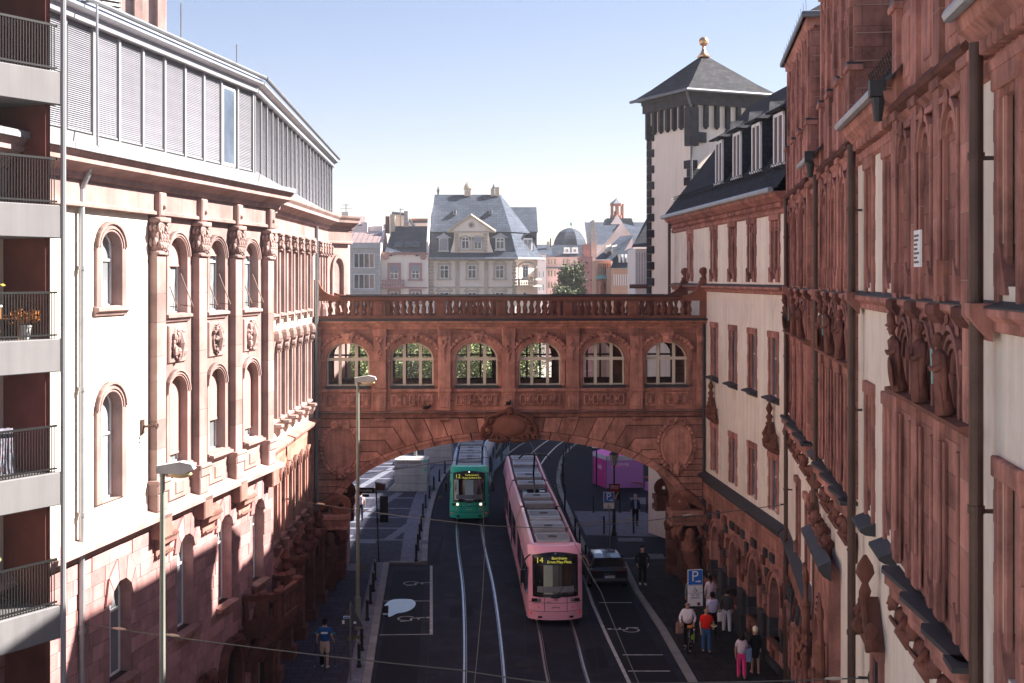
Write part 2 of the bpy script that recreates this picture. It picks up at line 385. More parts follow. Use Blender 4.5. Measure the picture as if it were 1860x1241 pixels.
# ------------------------------------------------------------------ ground, road, pavements
def sheet(name, pts, z, m, label=None, sub=0):
    mb = MB(); mb.poly([(x, y, z) for x, y in pts]); return mb.build(name, m, kind='structure')
MB().poly([(-600,-60,-.03),(600,-60,-.03),(600,900,-.03),(-600,900,-.03)]).build('ground', 'light_paving', kind='structure')
def spl(pts, n=6):
    """Catmull-Rom through 2-D points"""
    out = []; P_ = [pts[0]]+list(pts)+[pts[-1]]
    for i in range(1, len(P_)-2):
        for k in range(n):
            t = k/n; a, b, c, d = P_[i-1], P_[i], P_[i+1], P_[i+2]
            out.append(tuple(.5*((2*b[j])+(-a[j]+c[j])*t+(2*a[j]-5*b[j]+4*c[j]-d[j])*t*t+(-a[j]+3*b[j]-3*c[j]+d[j])*t**3) for j in (0, 1)))
    return out+[tuple(pts[-1])]
def offset(pts, o):
    r = []
    for i, p in enumerate(pts):
        a = pts[max(i-1, 0)]; b = pts[min(i+1, len(pts)-1)]; d = Vector((b[0]-a[0], b[1]-a[1])).normalized()
        r.append((p[0]+d.y*o, p[1]-d.x*o))
    return r
def ribbon(mb, pts, o0, o1, z):
    A = offset(pts, o0); B = offset(pts, o1)
    for i in range(len(pts)-1): mb.poly([(*A[i], z), (*B[i], z), (*B[i+1], z), (*A[i+1], z)])
    return mb
LKERB_BAY = [(-4.2, 20), (-4.65, 36), (-5.15, 48.26), (-5.75, 58), (-6.34, 68.2)]
LKERB_FAR = spl([(-4.38, 68.2), (-4.8, 76), (-5.06, 84), (-5.12, 92), (-4.9, 99), (-4.1, 108), (-2.2, 118), (1.2, 130), (6, 142), (14, 155), (26, 168)], 4)
LKERB = LKERB_BAY+LKERB_FAR
RKERB_NEAR = [(5.9, 20), (6.5, 36), (6.45, 48.26), (6.15, 56), (5.68, 63.5), (5.6, 68.2)]
RKERB_FAR = spl([(3.95, 68.2), (3.65, 76), (3.4, 84), (3.18, 92.5), (3.4, 100), (4.35, 111), (6.3, 120), (9.6, 130), (15, 141), (24, 152), (36, 162)], 4)
RKERB = RKERB_NEAR+RKERB_FAR
sheet('road', LKERB+RKERB[::-1], 0, 'asphalt')
def pavement(name, kerb, outer, m):
    pts = kerb+outer; mb = MB(); mb.poly([(x, y, .12) for x, y in pts])
    return mb.build(name, m, kind='structure')
pavement('plaza_pavement', offset(LKERB, -.3), [(26, 190), (-60, 190), (-60, 68.2), (-13, 62), (-13, 20)], 'paving')
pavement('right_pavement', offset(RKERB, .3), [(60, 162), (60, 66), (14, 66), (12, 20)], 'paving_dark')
def kerb(pts, side, name='kerb'):
    root = bpy.data.objects.new(name, None); col.objects.link(root); root['kind'] = 'structure'
    um = unit_block('kerb_block', 'kerb_stone', .02); cnt = 0
    for i in range(len(pts)-1):
        a = Vector((*pts[i], 0)); b = Vector((*pts[i+1], 0)); L = (b-a).length; n = max(1, round(L/1.0)); d = (b-a)/n; ang = math.atan2(d.y, d.x)
        nn = Vector((d.y, -d.x, 0)).normalized()*(side*.15)
        for k in range(n):
            if cnt < 140:
                c = a+d*(k+.5)+nn; place(um, 'kerb_stone', root, (c.x, c.y, .06), ang, (d.length-.012, .3, .13)); cnt += 1
    if cnt >= 140:
        mb = MB(); 
    return root
kerb(LKERB, -1); kerb(RKERB, 1)
# sett margin beside the kerbs
mb = MB(); ribbon(mb, offset(LKERB_BAY, -.3), 0, -.55, .124); ribbon(mb, offset(LKERB_FAR, -.3), 0, -1.1, .124)
mb.build('sett_margin', 'setts', kind='structure')
mb = MB(); ribbon(mb, [(9.0,69),(5.2,69)], 0, .3, .124)
mb.build('sett_edge', 'setts', kind='structure')
sheet('sett_band', [(4.2,75.4),(11,74.6),(11.6,82.6),(3.9,83.2)], .1265, 'setts')
sheet('near_pavement', [(5.99,68.0),(6.0,62),(6.5,55),(6.8,48.2),(6.75,36),(6.3,20),(9.5,20),(12,48),(11,68.6)], .1275, 'paving_brown')
# light paving strips on the plaza
mb = MB()
for py, x0, x1 in ((886.5,620,752),(905,622,757),(924,640,757),(940,600,759),(960,600,752),(981,590,755),(870,610,760),(856,660,720),(842,600,720),(826,640,830),(812,640,830),(848,640,720)):
    a = G(x0, py, .12); b = G(x1, py, .12); mb.poly([(a.x,a.y-.2,.131),(b.x,b.y-.2,.131),(b.x,b.y+.2,.131),(a.x,a.y+.2,.131)])
for p, q in (((705,981),(765,938)),((640,950),(727,895)),((620,905),(715,850)),((600,1000),(634,972)),((650,858),(690,838)),((745,870),(830,815)),((560,935),(640,880))):
    a = G(*p, .12); b = G(*q, .12); d = (b-a).normalized()*.28; e = Vector((-d.y, d.x, 0))
    mb.poly([tuple(Vector((v.x, v.y, .135))) for v in (a+e, a-e, b-e, b+e)])
mb.build('paving_strips', 'setts', kind='structure')
mb = MB()
for px, py, w_, d_ in ((625,1031,1.4,1.6),(668,985,.9,.9),(768,985,.6,.8),(1177,910,2.2,2.6),(1145,981,1.4,1.0),(1185,1010,1.2,.9)):
    g = G(px, py, .12); mb.box(g.x-w_/2, g.x+w_/2, g.y-d_/2, g.y+d_/2, .11, .139)
mb.build('drain_covers', 'setts', kind='structure')
# asphalt patches, markings
sheet('road_patch', [(-6.0,66.9),(-4.4,66.9),(-3.45,48),(-3.0,30),(-4.2,30),(-5.0,48)], .004, 'asphalt_patch')
sheet('road_patch', [(-4.3,68.4),(-3.9,78),(-3.85,68.6),(-3.5,68.2)], .004, 'asphalt_patch')
sheet('road_patch', [(3.75,66),(5.5,66.5),(5.6,56),(6.2,48),(5.9,30),(4.4,30),(4.25,48),(3.9,56)], .004, 'asphalt_patch')
def line(mb, a, b, w, z=.009):
    a = Vector((a[0], a[1], z)); b = Vector((b[0], b[1], z)); d = (b-a).normalized(); e = Vector((-d.y, d.x, 0))*w/2
    mb.poly([a+e, a-e, b-e, b+e])
mb = MB()
line(mb, (-4.15,67.9), (-3.35,54.8), .13); line(mb, (-6.0,60.5), (-3.72,60.5), .1); line(mb, (-5.5,54.75), (-3.35,54.85), .1)
for a, b in (((3.52,66.5),(3.66,60)),((3.66,60),(3.95,54)),((3.95,54),(4.3,48)),((4.3,48),(4.4,36))): line(mb, a, b, .14)
for py, x0, x1 in ((1095,1088,1148),(1190,1131,1204),(1219.5,1141,1217)): line(mb, G(x0, py), G(x1, py), .11)
for a, b in (((-4.3,1+78.5),(-4.3,79))[:2],): pass
mb.build('bay_markings', 'road_paint', kind='structure')
def wheelchair(g, s, rz):
    mb = MB(); 
    n = 14
    for i in range(n):
        a0 = R(20)+R(250)*i/n+R(90); a1 = R(20)+R(250)*(i+1)/n+R(90)
        line(mb, (.42*math.cos(a0)*s, .42*math.sin(a0)*s), (.42*math.cos(a1)*s, .42*math.sin(a1)*s), .09*s, 0)
    line(mb, (.0,.95*s), (.02*s,.25*s), .12*s, .002); line(mb, (0,.25*s), (.42*s,.2*s), .11*s, .001); line(mb, (.42*s,.24*s), (.55*s,-.35*s), .11*s, 0); line(mb, (0,.62*s), (.36*s,.6*s), .09*s, 0)
    mb.poly([(.0+.13*s*math.cos(k*R(45)), 1.12*s+.13*s*math.sin(k*R(45)), 0) for k in range(8)])
    o = mb.build('wheelchair_marking', 'road_paint', kind='structure'); o.location = (g.x, g.y, .0125); o.rotation_euler = (0,0,rz)
wheelchair(G(747,1060), .85, R(-80)); wheelchair(G(738,1124), .85, R(-80)); wheelchair(G(1146,1145), .8, R(80))
# puddle that mirrors the sky
pts = []
g0 = G(718, 1103)
for k in range(22):
    a = 2*math.pi*k/22; r = 1+.18*math.sin(2*a+.6)+.1*math.sin(3*a+1)
    pts.append((g0.x+.52*r*math.cos(a)+(.25 if math.cos(a) > .6 else 0), g0.y+1.7*r*math.sin(a), .015))
m = mat('puddle_water', (.02,.022,.025), .02, amp=0, bump=0, spec=1.)
MB().poly(pts).build('puddle', 'puddle_water', kind='structure')
# tram tracks
PINK = spl([(3.2,18),(2.75,36),(2.07,48.3),(1.86,55.9),(1.25,70),(.75,80),(.62,88),(.72,95),(1.25,102),(2.35,111),(4.0,120),(7.2,131),(12,142),(20,153),(32,163)], 5)
GREEN = spl([(-.9,18),(-.85,36),(-1.0,48.3),(-1.55,62),(-2.2,72),(-2.6,80),(-2.8,90),(-2.5,99),(-1.5,108),(.2,118),(3.4,130),(8.4,142),(17,155),(29,167)], 5)
for tr in (GREEN, PINK):
    root = bpy.data.objects.new('tram_track', None); col.objects.link(root); root['kind'] = 'structure'
    for o_ in (-.75, .75):
        mb = MB(); ribbon(mb, tr, o_-.1, o_+.11, .008); mb.build('rail_bed', 'rail_groove', root)
        mb = MB(); ribbon(mb, tr, o_-.045, o_+.03, .014); mb.build('rail', 'rail_steel', root)
        mb = MB(); ribbon(mb, tr, o_+(.075 if o_ < 0 else -.09), o_+(.09 if o_ < 0 else -.075), .0135); mb.build('rail_lip', 'rail_steel', root)
# weeds along the kerb: tufts
mb = MB(); rr = random.Random(3)
for (px, py, n, sp) in ((1012,890,60,1.6),(1014,860,60,2.),(1020,840,50,2.),(1014,915,50,1.5),(520,1130,50,.6),(640,1160,60,.3),(800,905,30,.6),(655,1158,40,.25),(560,1090,30,.6)):
    g = G(px, py, .12)
    for _ in range(n):
        x = g.x+rr.gauss(0, .12); y = g.y+rr.uniform(-sp, sp)*1.4; h = rr.uniform(.04, .16); a = rr.uniform(0, 6.3); dx = .03*math.cos(a); dy = .03*math.sin(a)
        mb.poly([(x-dx,y-dy,.12),(x+dx,y+dy,.12),(x+rr.gauss(0,.05),y+rr.gauss(0,.05),.12+h)])
mb.build('weeds', 'leaf', kind='stuff')

# tar seams, repairs and manhole covers
mb = MB(); rr = random.Random(12)
for x0, y0, x1, y1 in ((-3.35,54.8,-2.6,30),(-3.9,68,-3.4,55),(.35,36,.6,62),(3.2,36,3.3,60),(-4.1,82,-3.7,69),(2.9,70,2.4,90),(1.2,49.5,-1.2,49.8),(-2.4,44,-.2,44.3)):
    n = 14; pts = [(x0+(x1-x0)*k/n+rr.gauss(0,.03), y0+(y1-y0)*k/n) for k in range(n+1)]
    for a, b in zip(pts, pts[1:]): line(mb, a, b, .035, .0065)
mb.build('tar_seams', 'rail_groove', kind='structure')
mb = MB()
for x, y, w_, d_ in ((.6,52,.9,1.6),(-2.7,57.5,1.0,2.2),(3.0,50,.7,3),(.3,74,1.1,3.2),(-.3,63,.8,1.4)): mb.poly([(x,y,.0055),(x+w_,y+.2,.0055),(x+w_-.1,y+d_,.0055),(x-.1,y+d_-.3,.0055)])
mb.build('road_repairs', 'asphalt_patch', kind='structure')
for x, y, lab in ((.45,50.5,'round manhole cover between the tracks, bottom centre'),(-2.9,61.5,'round manhole cover left of the left hand track'),(3.0,58.2,'round manhole cover between the pink tram and the white bay line')):
    t = MB().lathe([(.33,.0),(.33,.012),(.27,.013),(.26,.010)], n=20).build('manhole_cover', 'rail_groove', loc=(x,y,.004)); t['label'] = lab; t['category'] = 'manhole cover'
# ------------------------------------------------------------------ left: sandstone office building (wing B with pilasters, wing A towards the bridge)
WB = Wall((-15.7+.151*26, 26), (-15.7+.151*47, 47))
LB = WB.L
left = thing('sandstone_office_building', 'long cream and pale sandstone building with grey metal attic on the left of the street', 'building', (*WB.p0.xy, 0), WB.rz)
def sB(D): return (D-26)/WB.u.y
# levels
ZL, ZC, ZT = 8.25, 16.55, 17.55      # ledge, lower edge of the entablature, top of cornice
pil = [sB(37.2), sB(40.25), sB(43.3), sB(46.45)]
wx = [(pil[i]+pil[i+1])/2 for i in range(3)]
xw = sB(34.45)
# upper-storey openings between the pilasters: (x0,x1,z0,zs,rise)
ops = []
for x in wx: ops += [(x-.66, x+.66, 13.75, 15.45, .55), (x-.66, x+.66, 9.35, 11.45, .5)]
ops += [(xw-.6, xw+.6, 14.05, 15.6, .42), (xw-.6, xw+.6, 9.0, 11.4, .45)]
mb = MB(); wall(mb, pil[0]-.4, LB+.2, ZL, ZC, [o for o in ops if o[0] > pil[0]-1 and o[0] > pil[0]], th=.42); mb.build('wall', 'sandstone_pale', left)
mb = MB(); wall(mb, 0, pil[0]-.4, ZL, ZC, [o for o in ops if o[0] < pil[0]-.4], th=.42); mb.build('plaster_wall', 'plaster_light', left)
mb = MB(); mb.box(-2, LB+.2, .55, .6, 0, 17.5); mb.build('inner_wall', 'interior', left)
mb = MB(); mb.box(LB-.05, LB+.25, .0, 6, 0, ZC-.01); mb.build('end_wall', 'sandstone_pale', left)
# window dressings
def surround(x, z0, zs, rise, w, t, m='sandstone_pale', y=-.08, sill=True, par=left, key=False, depth=.1):
    mb = MB()
    mb.bbox(x-w/2-t, x-w/2, y, y+depth, z0, zs, .015); mb.bbox(x+w/2, x+w/2+t, y, y+depth, z0, zs, .015)
    if rise > 0:
        mb.ring(x, zs, w/2, rise, t, y, y+depth, 12); mb.ring(x, zs, w/2+t*.72, rise+t*.72, t*.28, y-.05, y+depth, 12)
        mb.ring(x, zs, w/2+t*.25, rise+t*.25, t*.18, y-.03, y+depth, 12)
    else: mb.bbox(x-w/2-t, x+w/2+t, y, y+depth, zs, zs+t, .015)
    e = .006; mb.box(x-w/2, x-w/2+e, y, .4, z0, zs); mb.box(x+w/2-e, x+w/2, y, .4, z0, zs); mb.box(x-w/2+e, x+w/2-e, y+.02, .4, z0, z0+e)
    if rise > 0: mb.ring(x, zs, w/2-e, rise-e, e, y, .4, 12)
    o = mb.build('surround', m, par)
    if sill:
        s_ = MB(); s_.mould(x-w/2-t-.06, x+w/2+t+.06, [(0, z0-.24), (.06, z0-.22), (.1, z0-.14), (.17, z0-.1), (.17, z0-.02), (0, z0+.03)]); s_.build('sill', m, o)
    return o
surround(xw, 14.05, 15.6, .42, 1.2, .26); surround(xw, 9.0, 11.4, .45, 1.2, .26, sill=False)
window(left, xw, 14.05, 1.2, 1.55, .42, .22, 2, (.62,), curtain=True, gl='glass_pale'); window(left, xw, 9.0, 1.2, 2.4, .45, .22, 2, (.6,), curtain=True, gl='glass_pale')
sh_up = (.36, .2, .18); sh_lo = (.88, .62, .86)
for i, x in enumerate(wx):
    surround(x, 13.75, 15.45, .55, 1.32, .17, y=-.09); surround(x, 9.35, 11.45, .5, 1.32, .18, y=-.09)
    window(left, x, 13.75, 1.32, 1.7, .55, .2, 2, (.7,), shutter=sh_up[i], gl='glass_pale', curtain=True)
    window(left, x, 9.35, 1.32, 2.1, .5, .2, 2, (.7,), shutter=sh_lo[i], gl='glass_pale')
    for sx in (-.58, .58):   # folding shutter arms propped outwards
        mb = MB(); mb.tube([(x+sx, .12, 15.0), (x+sx, -.3, 13.95)], .018, 5); mb.tube([(x+sx, -.3, 13.95), (x+sx, .1, 14.0)], .014, 5); mb.build('shutter_arm', 'copper_pipe', left)
    # relief panel between the storeys
    mb = MB(); mb.bbox(x-.62, x+.62, -.06, .02, 12.32, 13.42, .03)
    for a in (0,): pass
    mb.build('panel', 'sandstone_pale', left)
    rr = random.Random(i+3); mb = MB()
    mb.torus((x, -.07, 12.87), .36, .44, .06, 20, 6)
    for k in range(46):
        a = rr.uniform(0, 6.28); q = rr.uniform(.1, 1)**.5; s_ = rr.uniform(.04, .1)
        mb.ball((x+.42*q*math.cos(a), -.09-rr.uniform(0, .05), 12.87+.46*q*math.sin(a)), s_, 5, 4, sx=rr.uniform(.6, 1.5), sz=rr.uniform(.6, 1.6))
    mb.tube([(x, -.14, 12.5), (x+.03, -.17, 12.9), (x, -.15, 13.2)], [.09, .13, .06], 7)
    mb.build('carved_relief', 'sandstone_pale', left)
    # sill stage under the lower window: apron with bracket ledge
    mb = MB(); mb.mould(x-.85, x+.85, [(0, 9.0), (.1, 9.04), (.2, 9.12), (.3, 9.2), (.3, 9.28), (0, 9.33)]); mb.bbox(x-.7, x+.7, -.1, .02, 8.35, 9.0, .03); mb.bbox(x-.3, x+.3, -.14, .02, 8.5, 8.88, .03); mb.build('apron', 'sandstone_pale', left)
def capital_mesh(w=.62):
    mb = MB(); rr = random.Random(5)
    mb.bbox(-w/2, w/2, -.42, 0, -.05, .06, .02); mb.bbox(-w/2-.06, w/2+.06, -.5, 0, .86, 1.0, .02)
    mb.prism([(-w/2+.04, .06), (w/2-.04, .06), (w/2+.02, .86), (-w/2-.02, .86)], -.38, 0)
    for sx in (-1, 1):
        mb.torus((sx*(w/2-.03), -.44, .7), .12, .12, .045, 12, 5); mb.torus((sx*(w/2-.03), -.46, .7), .05, .05, .03, 8, 5)
        for yy in (-.12, -.3): mb.ball((sx*(w/2+.05), yy, .7), .1, 6, 5)
        for yy in (-.1, -.28): mb.ball((sx*(w/2+.03), yy, .3), .09, 6, 5, sz=1.5)
    for r_, zz, n in ((.42, .22, 4), (.42, .44, 3), (.42, .66, 2)):
        for k in range(n):
            x = (k-(n-1)/2)*w/n*.95; mb.ball((x, -r_, zz), .085, 6, 5, sz=1.5); mb.ball((x+.02, -r_-.04, zz+.12), .05, 5, 4)
    for k in range(24): mb.ball((rr.uniform(-w/2, w/2), -.4-rr.uniform(0, .08), rr.uniform(.08, .85)), rr.uniform(.025, .06), 5, 4)
    return mb
capm = capital_mesh().mesh('capital', 'sandstone_pale', True)
ub_pale = unit_block('stone_block_pale', 'sandstone_pale', .012)
for x in pil:                                   # giant pilasters in drums
    z = 9.05; k = 0
    while z < 15.45:
        h = min([.95, .8, 1.1, .7][k % 4], 15.5-z); place(ub_pale, 'pilaster_stone', left, (x, -.06, z+h/2), 0, (.6, .34, h-.008)); z += h; k += 1
    mb = MB(); mb.bbox(x-.4, x+.4, -.32, 0, 8.75, 9.05, .05); mb.bbox(x-.34, x+.34, -.28, 0, 8.25, 8.75, .03); mb.bbox(x-.43, x+.43, -.36, 0, 9.02, 9.14, .04); mb.build('pilaster_base', 'sandstone_pale', left)
    mb = MB(); mb.bbox(x-.33, x+.33, -.42, 0, 7.5, 8.2, .04); mb.build('pilaster_foot', 'sandstone_mid', left)
    place(capm, 'capital', left, (x, 0, 15.5), 0, (1, .72, 1))
    mb = MB(); mb.bbox(x-.22, x+.22, -.3, 0, 16.52, 17.2, .04); mb.ball((x, -.3, 16.8), .08, 6, 5); mb.build('frieze_block', 'sandstone_pale', left)
# entablature, cornice, ledge
def cornice_prof(z, s=1.0): return [(0, z), (.08*s, z+.03), (.08*s, z+.12), (.18*s, z+.16), (.22*s, z+.3), (.45*s, z+.42), (.62*s, z+.48), (.62*s, z+.6), (.72*s, z+.72), (.74*s, z+.8), (0, z+.86)]
mb = MB(); mb.mould(-2, LB+.2, [(0, ZC), (.2, ZC+.02), (.2, ZC+.1), (.12, ZC+.14), (.12, ZC+.62), (0, ZC+.64)]); mb.build('frieze', 'sandstone_pale', left)
mb = MB(); mb.mould(-2, LB+.55, cornice_prof(17.1)); mb.build('cornice', 'sandstone_pale', left)
mb = MB(); n = 30
for k in range(n):
    x0 = -2+(LB+2.5)*k/n; x1 = -2+(LB+2.5)*(k+1)/n-.02; mb.box(x0, x1, -.8, -.66, 17.84, 17.99)
mb.build('gutter', 'zinc', left)
for k in range(int((LB+2)/.75)):
    x = -1.8+.75*k
    if x < LB: mb = MB(); mb.bbox(x, x+.32, -.02, .0, 17.0, 17.1, .01)
mb = MB(); mb.mould(-2, LB+.35, [(0, 7.75), (.06, 7.78), (.1, 7.9), (.3, 8.02), (.42, 8.06), (.42, 8.18), (.05, 8.3), (0, 8.32)]); mb.build('string_course', 'sandstone_pale', left)
# lower walls: dressed stone, every block its own part
opl = [(sB(35.0)-.65, sB(35.0)+.65, 4.2, 6.3, .55), (sB(39.3)-.6, sB(39.3)+.6, 4.35, 6.75, .45), (sB(42.5)-.6, sB(42.5)+.6, 4.35, 6.75, .45), (sB(45.6)-.55, sB(45.6)+.55, 4.35, 6.75, .45),
       (sB(30.5)-.65, sB(30.5)+.65, 4.2, 6.3, .55)]
opg = [(sB(40.6)-.6, sB(40.6)+.6, -.1, 1.7, .6), (sB(42.9)-.7, sB(42.9)+.7, -.1, 2.1, .7), (sB(45.9)-.75, sB(45.9)+.75, -.1, 2.6, .75)]
mb = MB(); wall(mb, -2, LB+.2, 0, 7.8, opl+opg, th=.45, y=.05); mb.build('lower_wall', 'joint_dark', left)
for o in opl[:1]+opl[1:]:
    window(left, (o[0]+o[1])/2, o[2], o[1]-o[0], o[3]-o[2], o[4], .26, 2, (.66,), curtain=True, gl='glass_pale')
    e = .008; m_ = MB(); m_.box(o[0], o[0]+e, -.05, .45, o[2], o[3]); m_.box(o[1]-e, o[1], -.05, .45, o[2], o[3]); m_.ring((o[0]+o[1])/2, o[3], (o[1]-o[0])/2-e, o[4]-e, e, -.05, .45, 12); m_.build('reveal', 'sandstone_block', left)
ub_blk = unit_block('stone_block', 'sandstone_block', .03)
rr = random.Random(11); cnt = 0; rest = MB(); rh = .385
def hits(x0, x1, z0, z1, ops_):
    for o in ops_:
        zt = o[3]+o[4]*.9
        if x1 > o[0]+.0 and x0 < o[1]-.0 and z1 > o[2]+.02 and z0 < zt: return o
    return None
row = 0; z = 7.75-rh
blocks = []
while z > -.2:
    x = 1.0-(row % 2)*.4
    while x < LB+.1:
        w_ = rr.choice((.62, .78, .95, .7)); x0, x1 = x, min(x+w_, LB+.2); x += w_
        o = hits(x0, x1, z, z+rh, opl+opg)
        if o:
            if x0 < o[0]-.12: blocks.append((x0, o[0], z))
            if x1 > o[1]+.12: blocks.append((o[1], x1, z))
        else: blocks.append((x0, x1, z))
    z -= rh; row += 1
blocks.sort(key=lambda b: -((b[2]+1.5) > 0)*b[2]-(.0))
vis = [b for b in blocks if (lambda D: 1241 > HOR+FPX*(CAM_H-b[2]-rh)/D and b[0] > 4.6)(WB.D(b[0]))]
ids = set(map(id, vis[:290]))
for b in blocks:
    g = .012; y0 = -.045-rr.uniform(0, .025)
    if id(b) in ids: place(ub_blk, 'stone_block', left, ((b[0]+b[1])/2, y0/2+.06, b[2]+rh/2), 0, (b[1]-b[0]-g, .12-y0, rh-g))
    else: rest.bbox(b[0]+g/2, b[1]-g/2, y0, .1, b[2]+g/2, b[2]+rh-g/2, .012)
rest.build('stonework', 'sandstone_block', left, kind='stuff')
for i, o in enumerate(opl):
    x = (o[0]+o[1])/2; w_ = o[1]-o[0]
    for k in range(5):          # radiating voussoirs
        a0 = math.pi*(k+.03)/5; a1 = math.pi*(k+.97)/5; m_ = MB(); r0x, r0z = w_/2, o[4]; r1x, r1z = w_/2+.32, o[4]+.62
        q = [(x+r0x*math.cos(a0), o[3]+r0z*math.sin(a0)), (x+r1x*math.cos(a0), o[3]+r1z*math.sin(a0)), (x+r1x*math.cos(a1), o[3]+r1z*math.sin(a1)), (x+r0x*math.cos(a1), o[3]+r0z*math.sin(a1))]
        m_.prism([q[0], q[3], q[2], q[1]][::-1], -.12, .1); m_.build('voussoir', 'sandstone_block', left)
    m_ = MB(); m_.mould(x-w_/2-.2, x+w_/2+.2, [(0, o[2]-.16), (.24, o[2]-.14), (.26, o[2]-.04), (.0, o[2]+.02)])
    for k in range(14): xx = x-w_/2-.1+(w_+.2)*k/14; m_.box(xx, xx+.06, -.12, .0, o[2]-.34, o[2]-.16)
    m_.build('sill', 'sandstone_mid', left)
for xx in (sB(37.6), sB(41.0), sB(44.1)):        # carved brackets between the windows
    m_ = MB(); m_.mould(xx-.5, xx+.5, [(0, 6.85), (.12, 6.9), (.1, 7.15), (.3, 7.3), (.34, 7.6), (.2, 7.72), (0, 7.74)])
    for k in range(9): m_.ball((xx-.44+.11*k, -.2, 7.0), .05, 5, 4); m_.ball((xx-.44+.11*k, -.36, 7.5), .045, 5, 4)
    m_.build('bracket', 'sandstone_mid', left)
# stone balcony at the wing's end, arched doorways with carved hoods
bx = sB(45.6)
m_ = MB()
pl_ = [(bx-1.5, 0), (bx-1.5, -.75), (bx-1.0, -1.15), (bx+1.0, -1.15), (bx+1.5, -.75), (bx+1.5, 0)]
m_.prism(pl_, 3.0, 3.2, 'z'); m_.prism([(a*.96+bx*.04, b*.9) for a, b in pl_], 2.75, 3.0, 'z'); m_.build('balcony_slab', 'sandstone_dark', left)
for i in range(5):
    (a, b), (c, d) = pl_[i], pl_[i+1]
    m_ = MB(); n = Vector((c-a, d-b)).normalized(); e = Vector((-n.y, n.x))*.09
    for (t0, t1, za, zb) in ((0, .1, 3.2, 4.2), (.9, 1, 3.2, 4.2), (0, 1, 3.2, 3.36), (0, 1, 4.02, 4.22)):
        q0 = Vector((a, b)).lerp(Vector((c, d)), t0); q1 = Vector((a, b)).lerp(Vector((c, d)), t1)
        m_.prism([tuple(q0-e), tuple(q1-e), tuple(q1+e), tuple(q0+e)], za, zb, 'z')
    L_ = (Vector((c-a, d-b))).length; k = max(1, int(L_/.3))
    for j in range(k):
        q = Vector((a, b)).lerp(Vector((c, d)), (j+.5)/k); m_.lathe([(.05, 0), (.09, .15), (.06, .4), (.05, .66)], q.x, q.y, 3.36, 6)
    m_.build('balcony_rail', 'sandstone_dark', left)
for i, q in enumerate(pl_[1:5]):
    m_ = MB(); m_.lathe([(.16, 0), (.16, 1.02), (.2, 1.06), (.2, 1.14), (.12, 1.2)], q[0], q[1], 3.15, 8); m_.build('balcony_pier', 'sandstone_dark', left)
for sx in (-1.2, 0, 1.2):
    m_ = MB(); m_.tube([(bx+sx, -.1, 1.6), (bx+sx, -.25, 2.1), (bx+sx, -.6, 2.5), (bx+sx, -.9, 2.78)], [.14, .2, .24, .2], 8); m_.ball((bx+sx, -.45, 2.2), .2, 7, 6); m_.build('carved_corbel', 'sandstone_dark', left)
for o in opg:
    x = (o[0]+o[1])/2; w_ = o[1]-o[0]; m_ = MB(); m_.ring(x, o[3], w_/2, o[4], .3, -.22, .1, 12); m_.ring(x, o[3], w_/2+.22, o[4]+.22, .12, -.34, .1, 12)
    m_.box(x-w_/2-.3, x-w_/2, -.22, .1, 0, o[3]); m_.box(x+w_/2, x+w_/2+.3, -.22, .1, 0, o[3]); m_.build('door_surround', 'sandstone_dark', left)
    m_ = MB(); m_.ball((x, -.38, o[3]+o[4]+.25), .2, 8, 7, sz=1.2)
    for k in range(10): m_.ball((x+rr.uniform(-.3, .3), -.34, o[3]+o[4]+.2+rr.uniform(-.15, .25)), .09, 6, 5)
    m_.build('keystone_carving', 'sandstone_dark', left)
    window(left, x, 0, w_, o[3], o[4], .3, 2, (.7,), gl='glass_dark') if o is not opg[2] else window(left, x, 0, w_, o[3], o[4], .3, 1, (.5,), shutter=.98, sm='blind_white')
# pipe, wall hook
m_ = MB(); m_.tube([(sB(32.7), -.12, 0), (sB(32.7), -.12, 17.0), (sB(32.7), -.4, 17.6)], .075, 10)
for z in (3, 6, 8.9, 12, 15): m_.tube([(sB(32.7), -.12, z), (sB(32.7), -.12, z+.1)], .1, 10)
m_.build('downpipe', 'zinc', left)
m_ = MB(); m_.box(sB(36.4)-.1, sB(36.4)+.1, -.05, 0, 10.5, 10.9); m_.tube([(sB(36.4), 0, 10.7), (sB(36.4)+.05, -.35, 10.72)], .04, 7); m_.torus((sB(36.4)+.06, -.42, 10.72), .07, .07, .02, 10, 5); m_.build('wall_hook', 'copper_pipe', left)
